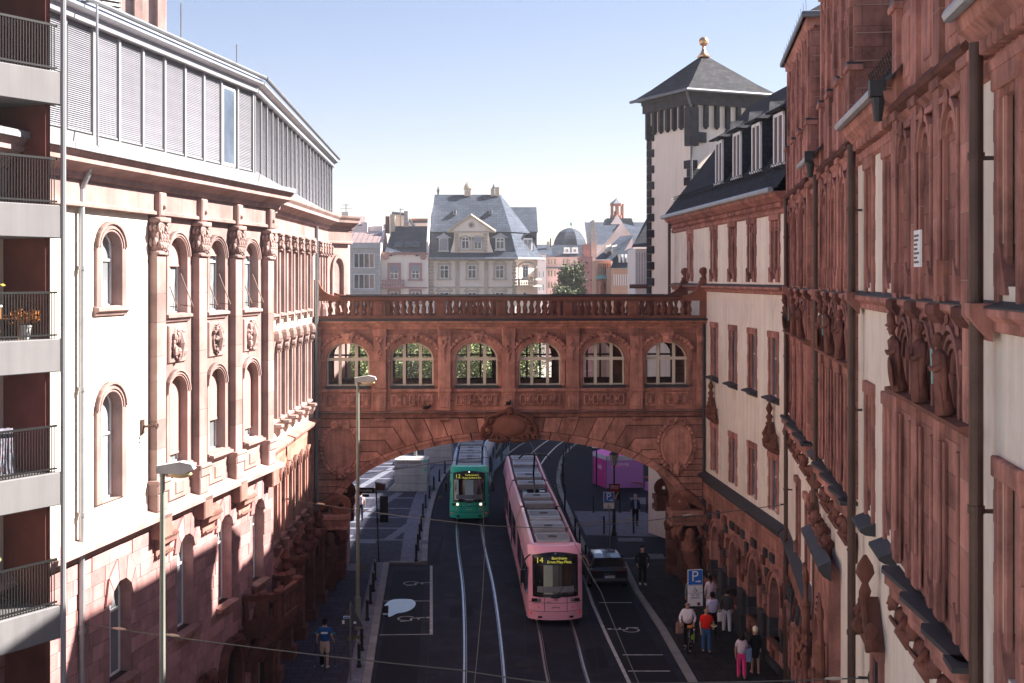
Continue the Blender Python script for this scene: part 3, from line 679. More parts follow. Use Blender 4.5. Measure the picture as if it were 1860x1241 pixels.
# attic storey of grey metal with blinds
def attic(parent, x0, x1, n, ztop=21.25, zbot=18.45, y=0.05, open_at=(), lift=()):
    m_ = MB(); m_.box(x0-.1, x1+.1, y+.25, y+5, zbot-1, ztop+.1); m_.build('attic_body', 'zinc_dark', parent)
    m_ = MB(); m_.mould(x0-.1, x1+.1, [(-y, 17.6), (-y+.02, 18.1), (-y+.22, 18.15), (-y+.25, 18.42), (-y, zbot)]); m_.build('attic_base', 'zinc_white', parent)
    m_ = MB(); k = int((x1-x0)/1.1)
    for i in range(k): xx = x0+(x1-x0)*i/k; m_.box(xx, xx+.012, y-.03, y+.02, 17.6, 18.1)
    m_.build('seams', 'zinc_dark', parent)
    m_ = MB(); m_.box(x0-.1, x1+.1, y-.22, y+.3, ztop, ztop+.2); m_.build('attic_head', 'zinc_white', parent)
    m_ = MB(); m_.prism([(0, 0), (0, 0), (0, 0)], 0, 0) if False else None
    m_.mould(x0-.1, x1+.1, [(-y+.2, ztop+.2), (-y+.42, ztop+.28), (-y+.42, ztop+.36), (-y+.1, ztop+.62), (-y-.4, ztop+.66)]); m_.build('eaves', 'zinc', parent)
    m_ = MB(); m_.tube([(x0-.1, y-.48, ztop+.5), (x1+.1, y-.48, ztop+.5)], .075, 8); m_.build('gutter', 'zinc_dark', parent)
    p = (x1-x0)/n
    pm = MB(); pm.box(-.06, .06, -.09, .2, 0, ztop-zbot); pm = pm.mesh('post', 'zinc_white')
    for i in range(n+1): place(pm, 'post', parent, (x0+p*i, y, zbot))
    bl = MB(); bl.poly([(0, 0, 0), (1, 0, 0), (1, 0, 1), (0, 0, 1)])
    nsl = 52; bl = MB()
    for k in range(nsl):
        za = k/nsl; bl.poly([(0, -.02, za), (1, -.02, za), (1, .02, za+.88/nsl), (0, .02, za+.88/nsl)])
    blm = bl.mesh('blind', 'blind_white')
    for i in range(n):
        a = x0+p*i+.08; b = x0+p*(i+1)-.08; m_ = MB(); m_.box(a, b, y+.12, y+.14, zbot, ztop); gp = m_.build('pane', 'glass_pale', parent)
        if i in open_at:
            m_ = MB(); m_.box(a, a+.06, y+.0, y+.1, zbot, ztop); m_.box(b-.06, b, y, y+.1, zbot, ztop); m_.box(a, b, y, y+.1, zbot, zbot+.08); m_.box(a, b, y, y+.1, ztop-.08, ztop); m_.build('window_frame', 'zinc_dark', gp)
            m_ = MB(); m_.box(a+.1, b-.1, 0, .06, zbot+.05, ztop-.12); s_ = m_.build('open_sash', 'white_paint', gp)
            m_ = MB(); m_.box(a+.2, b-.2, -.01, 0, zbot+.15, ztop-.22); g_ = m_.build('sash_glass', 'glass_blue', gp); s_.location.y = y-.04; g_.location.y = y-.04
        else:
            lf = .4 if i in lift else .12; place(blm, 'blind', parent, (a, y-.02, zbot+lf-.06), 0, (b-a, 1, ztop-zbot-lf+.04))
            m_ = MB(); m_.tube([(a, y-.04, zbot+.07), (b, y-.04, zbot+.07)], .022, 6); m_.build('rail_bar', 'zinc', parent)
attic(left, sB(29.6), sB(45.9), 11, y=.3, open_at=(9,), lift=())
m_ = MB(); m_.box(-2, LB, .8, 8, 17.3, 17.5); m_.build('roof_deck', 'zinc_dark', left)
for k in range(3):
    xx = sB((45.2, 36.6, 33.3)[k]); 
m_ = MB(); m_.tube([(sB(32.9), .0, 21.7), (sB(32.9), -.42, 21.6), (sB(32.9), -.44, 18.1), (sB(32.9), -.7, 17.9)], .03, 6); m_.build('downpipe', 'zinc', left)
# lightning rods on the roof
for px, D, zt in ((329, 52, 25.6), (430, 60, 25.4)):
    p = P(px, 100, D); m_ = MB(); m_.tube([(0,0,0), (0,0,zt-21)], .03, 6)
    o = m_.build('lightning_rod', 'grey_metal', loc=(p.x, D, 21)); o['label'] = 'tall thin rod above the church side of the left roof' if px == 329 else 'faint thin rod over the bend of the grey attic'; o['category'] = 'lightning rod'
# ---- wing A, running towards and past the bridge
WA = Wall((-9.25, 47.6), (-9.25, 70))
wingA = thing('sandstone_side_wing', 'receding cream wing with many slim sandstone windows, left end of the bridge', 'building', (-9.25, 47.6, 0), WA.rz)
def sA(D): return D-47.6
xs = [sA(51.0+1.72*k) for k in range(6)]
opA = [(x-.42, x+.42, 13.4, 15.95, 0) for x in xs]+[(x-.42, x+.42, 9.3, 11.9, .3) for x in xs]
mb = MB(); wall(mb, 0, 14.2, 8.2, 16.55, opA, th=.35); mb.build('plaster_wall', 'plaster_light', wingA)
opA2 = [(x-.42, x+.42, 4.6, 6.8, .3) for x in xs]
mb = MB(); wall(mb, 0, 19, 0, 8.2, opA2, th=.35); mb.build('lower_wall', 'sandstone_course', wingA)
mb = MB(); mb.box(0, 24, .5, .55, 0, 17.4); mb.build('inner_wall', 'interior', wingA)
pc = capital_mesh(.34).mesh('capital_small', 'sandstone_pale', True)
for x in xs:
    window(wingA, x, 13.4, .84, 2.55, 0, .2, 1, (.6,), gl='glass_pale', shutter=.2); window(wingA, x, 9.3, .84, 2.6, .3, .2, 1, (.6,), gl='glass_pale'); window(wingA, x, 4.6, .84, 2.2, .3, .2, 1, (.6,))
    surround(x, 13.4, 15.95, 0, .84, .2, par=wingA, y=-.1); surround(x, 9.3, 11.9, .3, .84, .2, par=wingA, y=-.12)
    surround(x, 4.6, 6.8, .3, .84, .2, par=wingA, y=-.12, m='sandstone_mid')
    m_ = MB(); m_.ball((x, -.2, 12.5), .22, 7, 6, sz=1.3); m_.ball((x, -.22, 12.15), .15, 6, 5); m_.build('carved_head', 'sandstone_pale', wingA)
    m_ = MB(); m_.lathe([(.03, 0), (.16, .2), (.2, .36), (.26, .4), (.26, .5)], x, -.2, 8.65, 8); m_.build('corbel', 'sandstone_pale', wingA)
    m_ = MB(); m_.lathe([(.03, 0), (.14, .16), (.2, .3), (.24, .42)], x, -.16, 4.0, 8); m_.build('corbel', 'sandstone_mid', wingA)
for k in range(7):
    x = sA(50.15+1.72*k); place(pc, 'capital', wingA, (x, 0, 15.9), 0, (.8, .6, .62)); m_ = MB(); m_.bbox(x-.13, x+.13, -.16, 0, 13.0, 15.9, .02); m_.build('pilaster', 'sandstone_pale', wingA)
mb = MB(); mb.mould(-.6, 18.4, [(0, 16.5), (.2, 16.54), (.2, 16.62), (.12, 16.66), (.12, 17.1), (0, 17.12)]); mb.build('frieze', 'sandstone_pale', wingA)
mb = MB(); mb.mould(-.9, 18.4, cornice_prof(17.1)); mb.build('cornice', 'sandstone_pale', wingA)
mb = MB(); mb.mould(0, 14.2, [(0, 7.9), (.1, 7.95), (.3, 8.1), (.34, 8.22), (0, 8.34)]); mb.build('string_course', 'sandstone_mid', wingA)
mb = MB(); mb.mould(-.1, 13, [(0, 4.05), (.08, 4.07), (.12, 4.2), (0, 4.26)]); mb.build('string_course', 'sandstone_mid', wingA)
m_ = MB(); m_.tube([(13.6, -.2, 0), (13.6, -.2, 17.2)], .08, 8); m_.build('downpipe', 'zinc_dark', wingA)
ax = WB.p0+WB.u*sB(46.05)-WB.n*.3
ate = bpy.data.objects.new('attic', None); col.objects.link(ate); ate.parent = wingA
AT = Wall((ax.x, ax.y), (-10.55, 77)); ate.matrix_local = wingA.matrix_basis.inverted() @ (Matrix.Translation((ax.x, ax.y, 0)) @ Matrix.Rotation(AT.rz, 4, 'Z')); attic(ate, .05, AT.L, 20, y=0)
# ground floor shop piers and arches
for k in range(5):
    x = .6+2.9*k; m_ = MB()
    m_.bbox(x-.32, x+.32, -.75, 0, 0, 3.2, .04); m_.bbox(x-.4, x+.4, -.85, 0, 3.2, 3.5, .04); m_.bbox(x-.42, x+.42, -.88, 0, 0, .6, .04)
    for z in (1.0, 1.6, 2.2, 2.8): m_.box(x-.34, x+.34, -.77, 0, z, z+.05)
    m_.lathe([(.1, 0), (.2, .1), (.15, .3), (.22, .5), (.05, .8)], x, -.5, 3.5, 8); m_.build('arcade_pier', 'sandstone_dark', wingA)
    if k < 4:
        m_ = MB(); m_.ring(x+1.45, 2.3, .95, .9, .3, -.6, .05, 12); m_.build('arcade_arch', 'sandstone_dark', wingA)
        m_ = MB(); m_.ball((x+1.45, -.6, 3.5), .25, 8, 6); m_.build('keystone_carving', 'sandstone_dark', wingA)
# bay beyond the bridge with its own balcony scroll
m_ = MB(); wall(m_, 0, 2.3, 8, 16.55, [(.65, 1.65, 13.4, 15.3, .5)], th=.35); m_.v = [(a, b, c) for a, b, c in m_.v]
M4 = Matrix.Translation((18.2, -.05, 0)) @ Matrix.Rotation(R(-30), 4, 'Z') @ Matrix.Diagonal((.74, 1, 1, 1)); m_.move(M4); m_.build('bay_wall', 'sandstone_pale', wingA)
m_ = MB(); m_.mould(-.3, 2.7, cornice_prof(17.1, .8)); m_.move(M4); m_.build('bay_cornice', 'sandstone_pale', wingA)
m_ = MB(); m_.mould(-.1, 2.5, [(0, 16.5), (.2, 16.54), (.2, 16.62), (.12, 16.66), (.12, 17.1), (0, 17.12)]); m_.move(M4); m_.build('bay_frieze', 'sandstone_pale', wingA)
m_ = MB(); m_.ring(1.15, 15.3, .5, .5, .2, -.1, 0, 12); m_.box(.42, .64, -.1, 0, 13.3, 15.3); m_.box(1.66, 1.88, -.1, 0, 13.3, 15.3); m_.box(.3, 2.0, -.15, 0, 13.1, 13.3); m_.move(M4); m_.build('bay_surround', 'sandstone_pale', wingA)
m_ = MB(); m_.poly([(.6, .3, 13.4), (1.7, .3, 13.4), (1.7, .3, 16), (.6, .3, 16)]); m_.move(M4); m_.build('bay_glass', 'interior_red', wingA)
m_ = MB(); m_.prism([(a, b) for a, b in ((18.25, 0), (19.68, -.84), (21.0, -.84), (21.0, 1.5), (18.25, 1.5))][::-1], 0, 16.5, 'z'); m_.build('bay_body', 'sandstone_pale', wingA)
for k in range(5):
    place(pc, 'capital', wingA, (15+.9*k, -.02, 15.9), 0, (.8, .6, .62)); m_ = MB(); m_.bbox(15+.9*k-.13, 15+.9*k+.13, -.16, 0, 13.0, 15.9, .02); m_.build('pilaster', 'sandstone_pale', wingA)
    m_ = MB(); m_.lathe([(.22, 0), (.2, .3), (.1, .55), (.02, .6)], 15.2+.8*k, -.3, 13.0, 8); m_.build('carved_finial', 'sandstone_pale', wingA)
m_ = MB(); wall(m_, 14.2, 18.3, 8.2, 16.5, [], th=.3); m_.build('upper_wall', 'sandstone_pale', wingA)

# ------------------------------------------------------------------ far left: apartment building with deep balconies
WN = Wall((-12.9, 23.5), (-9.9, 28.8))
apt = thing('balcony_apartment_block', 'dark apartment block with stacked railed balconies at the left edge of the picture', 'building', (*WN.p0.xy, 0), WN.rz)
Ln = WN.L
zs_ = [7.68, 10.58, 13.48, 16.38, 19.28]
m_ = MB(); m_.box(-4, Ln-.1, 1.7, 1.75, 0, 26); m_.build('back_wall', 'interior_red', apt)
m_ = MB(); m_.box(Ln-.25, Ln-.12, .1, 2.2, 0, 26); m_.build('side_wall', 'interior_red', apt)
barm = MB(); barm.box(-.008, .008, -.008, .008, 0, .98); barm = barm.mesh('baluster', 'black_metal')
for i, z in enumerate(zs_):
    m_ = MB(); m_.bbox(-4, Ln, -.1, 1.7, z-.72, z, .02); m_.build('balcony_slab', 'slab_white', apt)
    m_ = MB(); m_.box(-4, Ln-.05, -.04, .0, z+.98, z+1.03); m_.box(-4, Ln-.05, -.04, 0, z+.06, z+.1); rl = m_.build('railing', 'black_metal', apt)
    x = -.4; n = 0
    m_ = MB()
    while x < Ln-.05:
        if n < 55 and x > 2.4: place(barm, 'baluster', rl, (x, -.02, z)); n += 1
        else: m_.box(x-.008, x+.008, -.028, -.012, z, z+.98)
        x += .075
    m_.build('railing_bars', 'black_metal', apt, kind='stuff')
    m_ = MB(); m_.box(2.0, 3.0, 1.62, 1.7, z, z+2.05); m_.box(3.3, 4.6, 1.62, 1.7, z, z+2.05); m_.build('balcony_door', 'glass_dark', apt)
    m_ = MB(); m_.box(1.95, 2.0, 1.6, 1.7, z, z+2.1); m_.box(3.0, 3.3, 1.6, 1.7, z, z+2.1); m_.box(4.6, 4.66, 1.6, 1.7, z, z+2.1); m_.build('door_frame', 'brown_paint', apt)
m_ = MB(); m_.box(-4, Ln, -.1, 7, 22.0, 22.6); m_.build('balcony_slab', 'slab_white', apt)
m_ = MB(); m_.tube([(Ln+.06, -.1, 0), (Ln+.06, -.1, 21.5)], .06, 8); m_.build('downpipe', 'zinc_white', apt)
# things standing on the balconies
def on_balcony(x, y, i): v = WN.p0+WN.u*(x-.7)-WN.n*y; return (v.x, v.y, zs_[i])
wood = cm('teak_wood', (.30, .13, .04), .6, amp=.2)
def garden_chair(loc, rz, label):
    t = thing('wooden_chair', label, 'chair', loc, rz)
    m_ = MB()
    for k in range(5): m_.box(-.22, .22, -.2+.085*k, -.14+.085*k, .43, .455)
    m_.build('seat', 'teak_wood', t); m_ = MB()
    for k in range(5): m_.box(-.2+.09*k, -.15+.09*k, .2, .225, .46, .9)
    m_.box(-.23, .23, .19, .235, .9, .96); m_.build('backrest', 'teak_wood', t)
    for sx in (-.21, .21):
        for sy in (-.19, .21): MB().box(sx-.02, sx+.02, sy-.02, sy+.02, 0, .95 if sy > 0 else .43).build('leg', 'teak_wood', t)
garden_chair(on_balcony(4.7, .55, 2), R(200), 'wooden slat chair on the left of the balcony table with the yellow plant')
garden_chair(on_balcony(5.95, .6, 2), R(120), 'wooden slat chair nearest the balcony corner, beside a small plant')
t = thing('wooden_table', 'small wooden table with a white top on the third balcony from the bottom', 'table', on_balcony(5.35, .75, 2))
MB().box(-.4, .4, -.3, .3, .7, .74).build('tabletop', 'white_paint', t)
for sx in (-.34, .34):
    for sy in (-.24, .24): MB().box(sx-.025, sx+.025, sy-.025, sy+.025, 0, .7).build('leg', 'teak_wood', t)
def leaf_cloud(n, rx, ry, rz_, size, seed=1, zc=0, gaps=True):
    rr = random.Random(seed); mb = MB()
    cl = [(rr.gauss(0, .5)*rx, rr.gauss(0, .5)*ry, zc+rr.gauss(0, .5)*rz_) for _ in range(max(3, n//60))]
    for _ in range(n):
        c = rr.choice(cl); s = size*rr.uniform(.6, 1.4); r = .3
        p = Vector((c[0]+rr.gauss(0, r)*rx, c[1]+rr.gauss(0, r)*ry, c[2]+rr.gauss(0, r)*rz_))
        a = Vector((rr.gauss(0,1), rr.gauss(0,1), rr.gauss(0,1))).normalized(); b = a.cross(Vector((rr.gauss(0,1), rr.gauss(0,1), rr.gauss(0,1)))).normalized()
        mb.poly([p-a*s, p-b*s*.5, p+a*s, p+b*s*.5])
    return mb
def pot_plant(loc, label, pot, h=.5, seed=1, lm='leaf', cat='potted plant'):
    t = thing('potted_plant', label, cat, loc)
    MB().lathe([(.1, 0), (.14, .26), (.16, .26), (.16, .3), (.12, .3)], n=12).build('pot', pot, t)
    leaf_cloud(260, .28, .28, h*.6, .05, seed, .3+h*.5).build('foliage', lm, t); MB().tube([(0,0,.28),(0.02,0,.3+h*.5)], .012, 5).build('stem', 'bark', t)
cm('orange_leaf', (.35, .13, .03)); cm('yellow_leaf', (.4, .3, .06)); cm('pot_white', (.6, .6, .6))
pot_plant((lambda v: (v[0], v[1], v[2]+.74))(on_balcony(5.35, .75, 2)), 'yellow flowering pot plant standing on the balcony table', 'pot_white', .35, 3, 'yellow_leaf')
pot_plant(on_balcony(6.2, .35, 2), 'low orange leaved plant behind the railing by the wooden chair', 'pot_white', .4, 4, 'orange_leaf')
pot_plant(on_balcony(5.1, .35, 0), 'bushy green plant behind the railing of the lowest balcony', 'pot_white', .9, 5)
pot_plant(on_balcony(4.4, .3, 0), 'second green plant, left of the bushy one on the lowest balcony', 'pot_white', .8, 6)
cloth = {}
def draped(loc, label, m, w_, h_, nm, cat):
    mb = MB(); n = 14; rr = random.Random(len(label))
    for side in (0, 1):
        for i in range(n):
            for j in range(6):
                q = []
                for (a, b) in ((i, j), (i+1, j), (i+1, j+1), (i, j+1)):
                    q.append((-w_/2+w_*a/n, (.05 if side else -.06)+(.04*math.sin(a*1.7+b*.5))*b/6*(1 if side else -1), -h_*b/6*(1 if side == 0 else .5)))
                mb.poly(q)
    o = mb.build(nm, m, loc=(loc[0], loc[1], loc[2]+1.06)); o.rotation_euler = (0, 0, WN.rz); o['label'] = label; o['category'] = cat
mat('towel_red', (.22, .035, .025), .9, amp=.2, scale=8, bump=.2); mat('quilt_patch', (.19, .20, .25), .9, amp=.6, scale=9, bump=.2, dirt=((.2, .03, .05), 6, .9)); mat('cloth_purple', (.35, .16, .38), .9, amp=.4, scale=7)
draped((lambda v: (v[0],v[1],v[2]-.38))(on_balcony(4.6, .3, 4)), 'red cloth draped behind the railing of the highest balcony', 'towel_red', 1.3, .8, 'red_cloth', 'cloth')
draped(on_balcony(4.7, .12, 1), 'patterned pale and red quilt hung behind the second lowest railing', 'quilt_patch', 1.9, .95, 'patterned_quilt', 'quilt')
o_ = on_balcony(5.2, .5, 1)
m_ = MB(); m_.bbox(-.5, .5, -.2, .2, .3, .95, .06); o = m_.build('purple_cushion', 'cloth_purple', loc=o_); o.rotation_euler = (0,0,WN.rz); o['label'] = 'purple cushion stack behind the patterned quilt'; o['category'] = 'cushion'

# ------------------------------------------------------------------ church tower behind the left roof
ct = thing('church_tower', 'pale red sandstone church tower with louvred opening above the left roof', 'tower', (-25.2, 85, 0), R(48))
ct.scale = (.75, .6, 1)
m_ = MB(); m_.box(-4.6, 4.6, 0, 9, 0, 45); m_.build('shaft', 'sandstone_pale', ct)
for x in (-4.6, -3.2, 1.1, 3.4): m_ = MB(); m_.bbox(x, x+.9, -.5, 0, 0, 45, .05); m_.build('pilaster', 'sandstone_pale', ct)
for x, z in ((-.9, 29.2), (-.9, 37)):
    m_ = MB(); m_.box(x-.9, x+.9, -.12, 0, z, z+6); f = m_.build('belfry_opening', 'interior', ct)
    for k in range(20): MB().poly([(x-.9, -.3, z+.3*k), (x+.9, -.3, z+.3*k), (x+.9, -.12, z+.22+.3*k), (x-.9, -.12, z+.22+.3*k)]).build('louvre', 'stone_grey', f)
# ------------------------------------------------------------------ arched covered bridge across the street
BW = Wall((-9.35, 62.0), (9.22, 63.2)); BL = BW.L; BD = 4.2
br = thing('covered_bridge', 'red sandstone covered bridge with six arched windows and balustrade spanning the street', 'bridge', (*BW.p0.xy, 0), BW.rz)
S = 'sandstone_red'
cx0 = BL/2; wx_ = [BW.x(p) for p in (632, 749, 866, 981, 1097, 1211)]; px_ = [BW.x(p) for p in (574, 690, 807, 923.5, 1039.5, 1155, 1272)]
Zs, Zp, Zt, ZR = 8.42, 9.55, 12.35, 12.85
ww, wz0, wzs, wr = 2.0, 9.7, 10.95, .82
ops = [(x-ww/2, x+ww/2, wz0, wzs, wr) for x in wx_]
for y in (0, BD):
    mb = MB(); wall(mb, 0, BL, 8.35, 12.6, ops, y=0, th=.4)
    if y: mb.move(Matrix.Translation((0, BD, 0)) @ Matrix.Diagonal((1, -1, 1, 1)))
    mb.build('wall' if not y else 'rear_wall', 'sandstone_course', br)
mb = MB(); mb.box(0, BL, .01, BD-.01, 8.0, 8.5); mb.build('floor_slab', 'interior', br)
mb = MB(); mb.box(0, BL, .02, BD-.02, 12.45, 12.84); mb.build('ceiling', 'interior', br)
for x in wx_:
    window(br, x, wz0, ww, wzs-wz0, wr, .28, 1, (), fr='cream_paint', gl='glass_clear', t=.07, panes=False)
    for sx, tz in ((-.38, 0), (.38, 0)): MB().box(x+sx-.07, x+sx+.07, .2, .32, wz0, wzs+wr*.93).build('mullion', 'cream_paint', br)
    MB().box(x-ww/2, x+ww/2, .19, .33, wzs-.06, wzs+.08).build('transom', 'cream_paint', br)
    window(br, x, wz0, ww, wzs-wz0, wr, BD-.3, 3, (.6,), fr='brown_paint', gl='glass_clear', t=.09, panes=False)
    MB().box(x-ww/2-.04, x+ww/2+.04, -.1, .3, wz0-.12, wz0).build('sill', 'lead', br)
    m_ = MB(); m_.ring(x, wzs, ww/2+.01, wr+.01, .24, -.1, .02, 16); m_.ring(x, wzs, ww/2+.17, wr+.17, .09, -.15, .02, 16)
    m_.bbox(x-ww/2-.26, x-ww/2, -.12, .02, wzs-.12, wzs, .02); m_.bbox(x+ww/2, x+ww/2+.26, -.12, .02, wzs-.12, wzs, .02)
    m_.bbox(x-ww/2-.2, x-ww/2, -.06, .02, wz0, wzs-.12, .02); m_.bbox(x+ww/2, x+ww/2+.2, -.06, .02, wz0, wzs-.12, .02); m_.build('arch_surround', S, br)
    m_ = MB()
    for k in range(13):      # carved garland above the arch
        a = R(28+124*k/12)
        if 5 <= k <= 7: continue
        m_.ball((x+(ww/2+.36)*math.cos(a), -.16, wzs+(wr+.34)*math.sin(a)), .11, 6, 5, sx=1.2); m_.ball((x+(ww/2+.36)*math.cos(a+.06), -.24, wzs+(wr+.36)*math.sin(a+.06)), .06, 5, 4)
    m_.build('garland', S, br, True)
    m_ = MB(); m_.prism([(x-.17, wzs+wr-.05), (x+.17, wzs+wr-.05), (x+.27, wzs+wr+.42), (x-.27, wzs+wr+.42)], -.26, .02); m_.ball((x, -.26, wzs+wr+.2), .13, 7, 6)
    for sx in (-.24, .24): m_.torus((x+sx, -.2, wzs+wr+.4), .08, .08, .04, 10, 5)
    m_.build('keystone', S, br)
    # parapet panel with a row of upright ovals
    m_ = MB(); m_.bbox(x-1.05, x+1.05, -.05, .02, 8.72, 9.36, .02); m_.build('panel', S, br)
    for k in range(5):
        xx = x-.82+.41*k; m_ = MB(); n = 9
        for (c0, zz, a0, a1) in ((xx, 9.16, 0, math.pi), (xx, 8.92, math.pi, 2*math.pi)): m_.torus((c0, -.09, zz), .12, .12, .04, n, 5, a0, a1)
        for sx in (-.12, .12): m_.tube([(xx+sx, -.09, 8.92), (xx+sx, -.09, 9.16)], .04, 5)
        if k < 4: m_.ball((xx+.205, -.07, 9.04), .07, 6, 5, sz=1.8); m_.ball((xx+.205, -.06, 8.84), .05, 5, 4); m_.ball((xx+.205, -.06, 9.24), .05, 5, 4)
        m_.build('oval_ornament', S, br, True)
for i, x in enumerate(px_):     # pilasters with pendants
    h = .3 if 0 < i < 6 else .18
    x = min(max(x, h+.02), BL-h-.02)
    m_ = MB(); m_.bbox(x-h, x+h, -.24, .02, 9.6, 12.05, .02); m_.bbox(x-h-.04, x+h+.04, -.28, .02, 9.42, 9.6, .02); m_.bbox(x-h, x+h, -.2, .02, 8.55, 9.42, .02); m_.bbox(x-h+.1, x+h-.1, -.23, .02, 8.68, 9.3, .03); m_.build('pilaster', S, br)
    m_ = MB(); m_.bbox(x-h-.02, x+h+.02, -.26, .02, 12.05, 12.4, .03)
    for k in range(4): m_.box(x-.2+.11*k, x-.15+.11*k, -.3, -.2, 12.08, 12.34)
    m_.build('pilaster_head', S, br)
    m_ = MB(); rr = random.Random(i)
    for k in range(16): m_.ball((x+rr.uniform(-.12, .12)*(1-k/22), -.28, 11.95-.07*k), .075-.0025*k, 6, 5)
    m_.build('carved_pendant', S, br, True)
    if 0 < i < 6:
        m_ = MB()
        for k in range(4): m_.lathe([(.02, 0), (.05, .06), (.05, .16)], x-.17+.115*k, -.2, 8.0, 6)
        m_.box(x-.25, x+.25, -.28, 0, 8.12, 8.2); m_.build('guttae', S, br)
# horizontal ashlar joints of the window storey as stones around the pilasters (thin recessed lines)
m_ = MB()
for x0, x1 in zip([wx_[i]+ww/2+.26 for i in range(5)], [wx_[i+1]-ww/2-.26 for i in range(5)]):
    for z in (9.98, 10.4, 10.82, 11.3, 11.75): m_.box(x0, x1, -.004, .01, z, z+.018)
m_.build('joint_line', 'joint_dark', br)
def band(z0, prof, name, m=S, yb=True, x0=-.02, x1=None):
    mb = MB(); mb.mould(x0, x1 or BL+.02, [(o, z0+z) for o, z in prof])
    if yb:
        mb2 = MB(); mb2.mould(x0, x1 or BL+.02, [(o, z0+z) for o, z in prof]); mb2.move(Matrix.Translation((0, BD, 0)) @ Matrix.Diagonal((1, -1, 1, 1))); mb.add(mb2)
    return mb.build(name, m, br)
band(12.38, [(0,0),(.1,.02),(.1,.1),(.2,.14),(.3,.24),(.5,.32),(.52,.4),(0,.42)], 'cornice')
m_ = MB(); m_.box(-.1, BL+.05, -.62, .1, 12.8, 12.87); m_.build('cornice_flashing', 'verdigris_dark' if 'verdigris_dark' in MATS else mat('verdigris_dark', (.17, .18, .155), .6, amp=.3, metal=.3, bump=.1).name, br)
m_ = MB(); m_.tube([(-.1, -.64, 12.83), (BL, -.64, 12.83)], .05, 8); m_.build('gutter', 'lead', br)
band(9.42, [(0,0),(.16,.02),(.18,.1),(.1,.15),(0,.16)], 'sill_band', yb=False)
band(8.2, [(0,0),(.1,.02),(.14,.12),(.2,.18),(.3,.22),(.3,.3),(.04,.34),(0,.36)], 'string_course')
MB().box(-.02, BL, -.32, -.28, 8.44, 8.48).build('string_flashing', 'lead', br)
# balustrade, front and rear
pb = MB(); pb.lathe([(.11, 0), (.11, .07), (.07, .09), (.12, .2), (.13, .3), (.07, .44), (.06, .52), (.09, .55), (.065, .58), (.11, .62), (.11, .7)], n=8, a0=R(22)); bal = pb.mesh('baluster', 'sandstone_dark2' if 'sandstone_dark2' in MATS else mat('sandstone_dark2', (.21, .085, .06), .9, amp=.3, scale=1.5, bump=.4, rv=.25, dirt=((.13, .075, .045), 2.2, .6)).name)
bpier = [0.35]+[BW.x(p) for p in (689, 800, 911, 1032, 1148)]+[BL-.35]
for y, nm in ((-.28, 'balustrade'), (BD+.05, 'rear_balustrade')):
    m_ = MB(); m_.bbox(0, BL, y-.14, y+.14, 12.87, 13.02, .02); m_.build('plinth', 'sandstone_dark2', br)
    m_ = MB(); m_.mould(1.3, BL-1.2, [(-.17-y, 13.72), (.17-y, 13.72), (.2-y, 13.8), (.2-y, 13.9), (.12-y, 13.95), (-.12-y, 13.95), (-.17-y, 13.9)]); m_.build('handrail', 'sandstone_dark2', br)
    MB().box(1.3, BL-1.2, y-.22, y+.2, 13.955, 13.975).build('rail_flashing', 'lead', br)
    for i, x in enumerate(bpier):
        if 0 < i < 6: m_ = MB(); m_.bbox(x-.26, x+.26, y-.16, y+.16, 13.02, 13.72, .03); m_.bbox(x-.18, x+.18, y-.2, y, 13.1, 13.64, .03); m_.build('balustrade_pier', 'sandstone_dark2', br)
        if i < 6:
            a = x+.3; b = bpier[i+1]-.3; n = max(2, int(round((b-a)/.335)))
            for k in range(n): place(bal, 'baluster', br, (a+(b-a)*(k+.5)/n, y, 13.02))
    for sgn, xe in ((1, 0.0), (-1, BL)):      # volute end blocks sweeping up to the wall
        m_ = MB(); q = [(0, 13.02), (.28, 13.02), (.28, 13.72), (1.32, 13.72), (1.32, 13.95)]
        cur = [(1.32-.1-.75*math.sin(t*math.pi/2)-.15*t, 13.95+.68*(1-math.cos(t*math.pi/2))) for t in [k/8 for k in range(9)]]
        q += cur+[(.25, 14.72), (0, 14.72)]
        pts = [(xe+sgn*a, b) for a, b in q]
        if sgn < 0: pts = pts[::-1]
        m_.prism(pts, y-.17, y+.17); m_.build('end_scroll', 'sandstone_dark2', br)
        if sgn < 0:
            m_ = MB(); m_.lathe([(.18, 0), (.2, .06), (.1, .12), (.1, .2), (.2, .32), (.22, .42), (.16, .54), (.02, .6)], xe-.12, y, 14.72, 12); m_.build('ball_finial', 'sandstone_dark2', br, True)
# roof terrace surface
MB().box(0, BL, -.1, BD+.1, 12.84, 12.9).build('terrace', 'lead', br)
# arch
A_, B_, ZC_ = 8.2, 3.45, 3.75
def arch(th, da=0): return (cx0+(A_+da)*math.cos(th), ZC_+(B_+da)*math.sin(th))
NV = 46
m_ = MB(); n = 48       # soffit and archivolt
for i in range(n):
    t0, t1 = math.pi*i/n, math.pi*(i+1)/n
    a, b = arch(t0), arch(t1); m_.poly([(a[0],.0,a[1]),(b[0],.0,b[1]),(b[0],BD,b[1]),(a[0],BD,a[1])])
m_.build('soffit', 'sandstone_course', br)
for i in range(28):     # archivolt stones
    t0, t1 = math.pi*(i+.03)/28, math.pi*(i+.97)/28; q = []
    for da, y in ((0, -.16), (.26, -.16), (.26, -.24), (.36, -.24)):
        pass
    m_ = MB()
    for (d0, d1, y0) in ((0, .22, -.14), (.22, .36, -.22)):
        k = 3
        for j in range(k):
            ta = t0+(t1-t0)*j/k; tb = t0+(t1-t0)*(j+1)/k; p = [arch(ta, d0), arch(ta, d1), arch(tb, d1), arch(tb, d0)]
            m_.prism(p[::-1], y0, .02)
    m_.build('archivolt_stone', S, br)
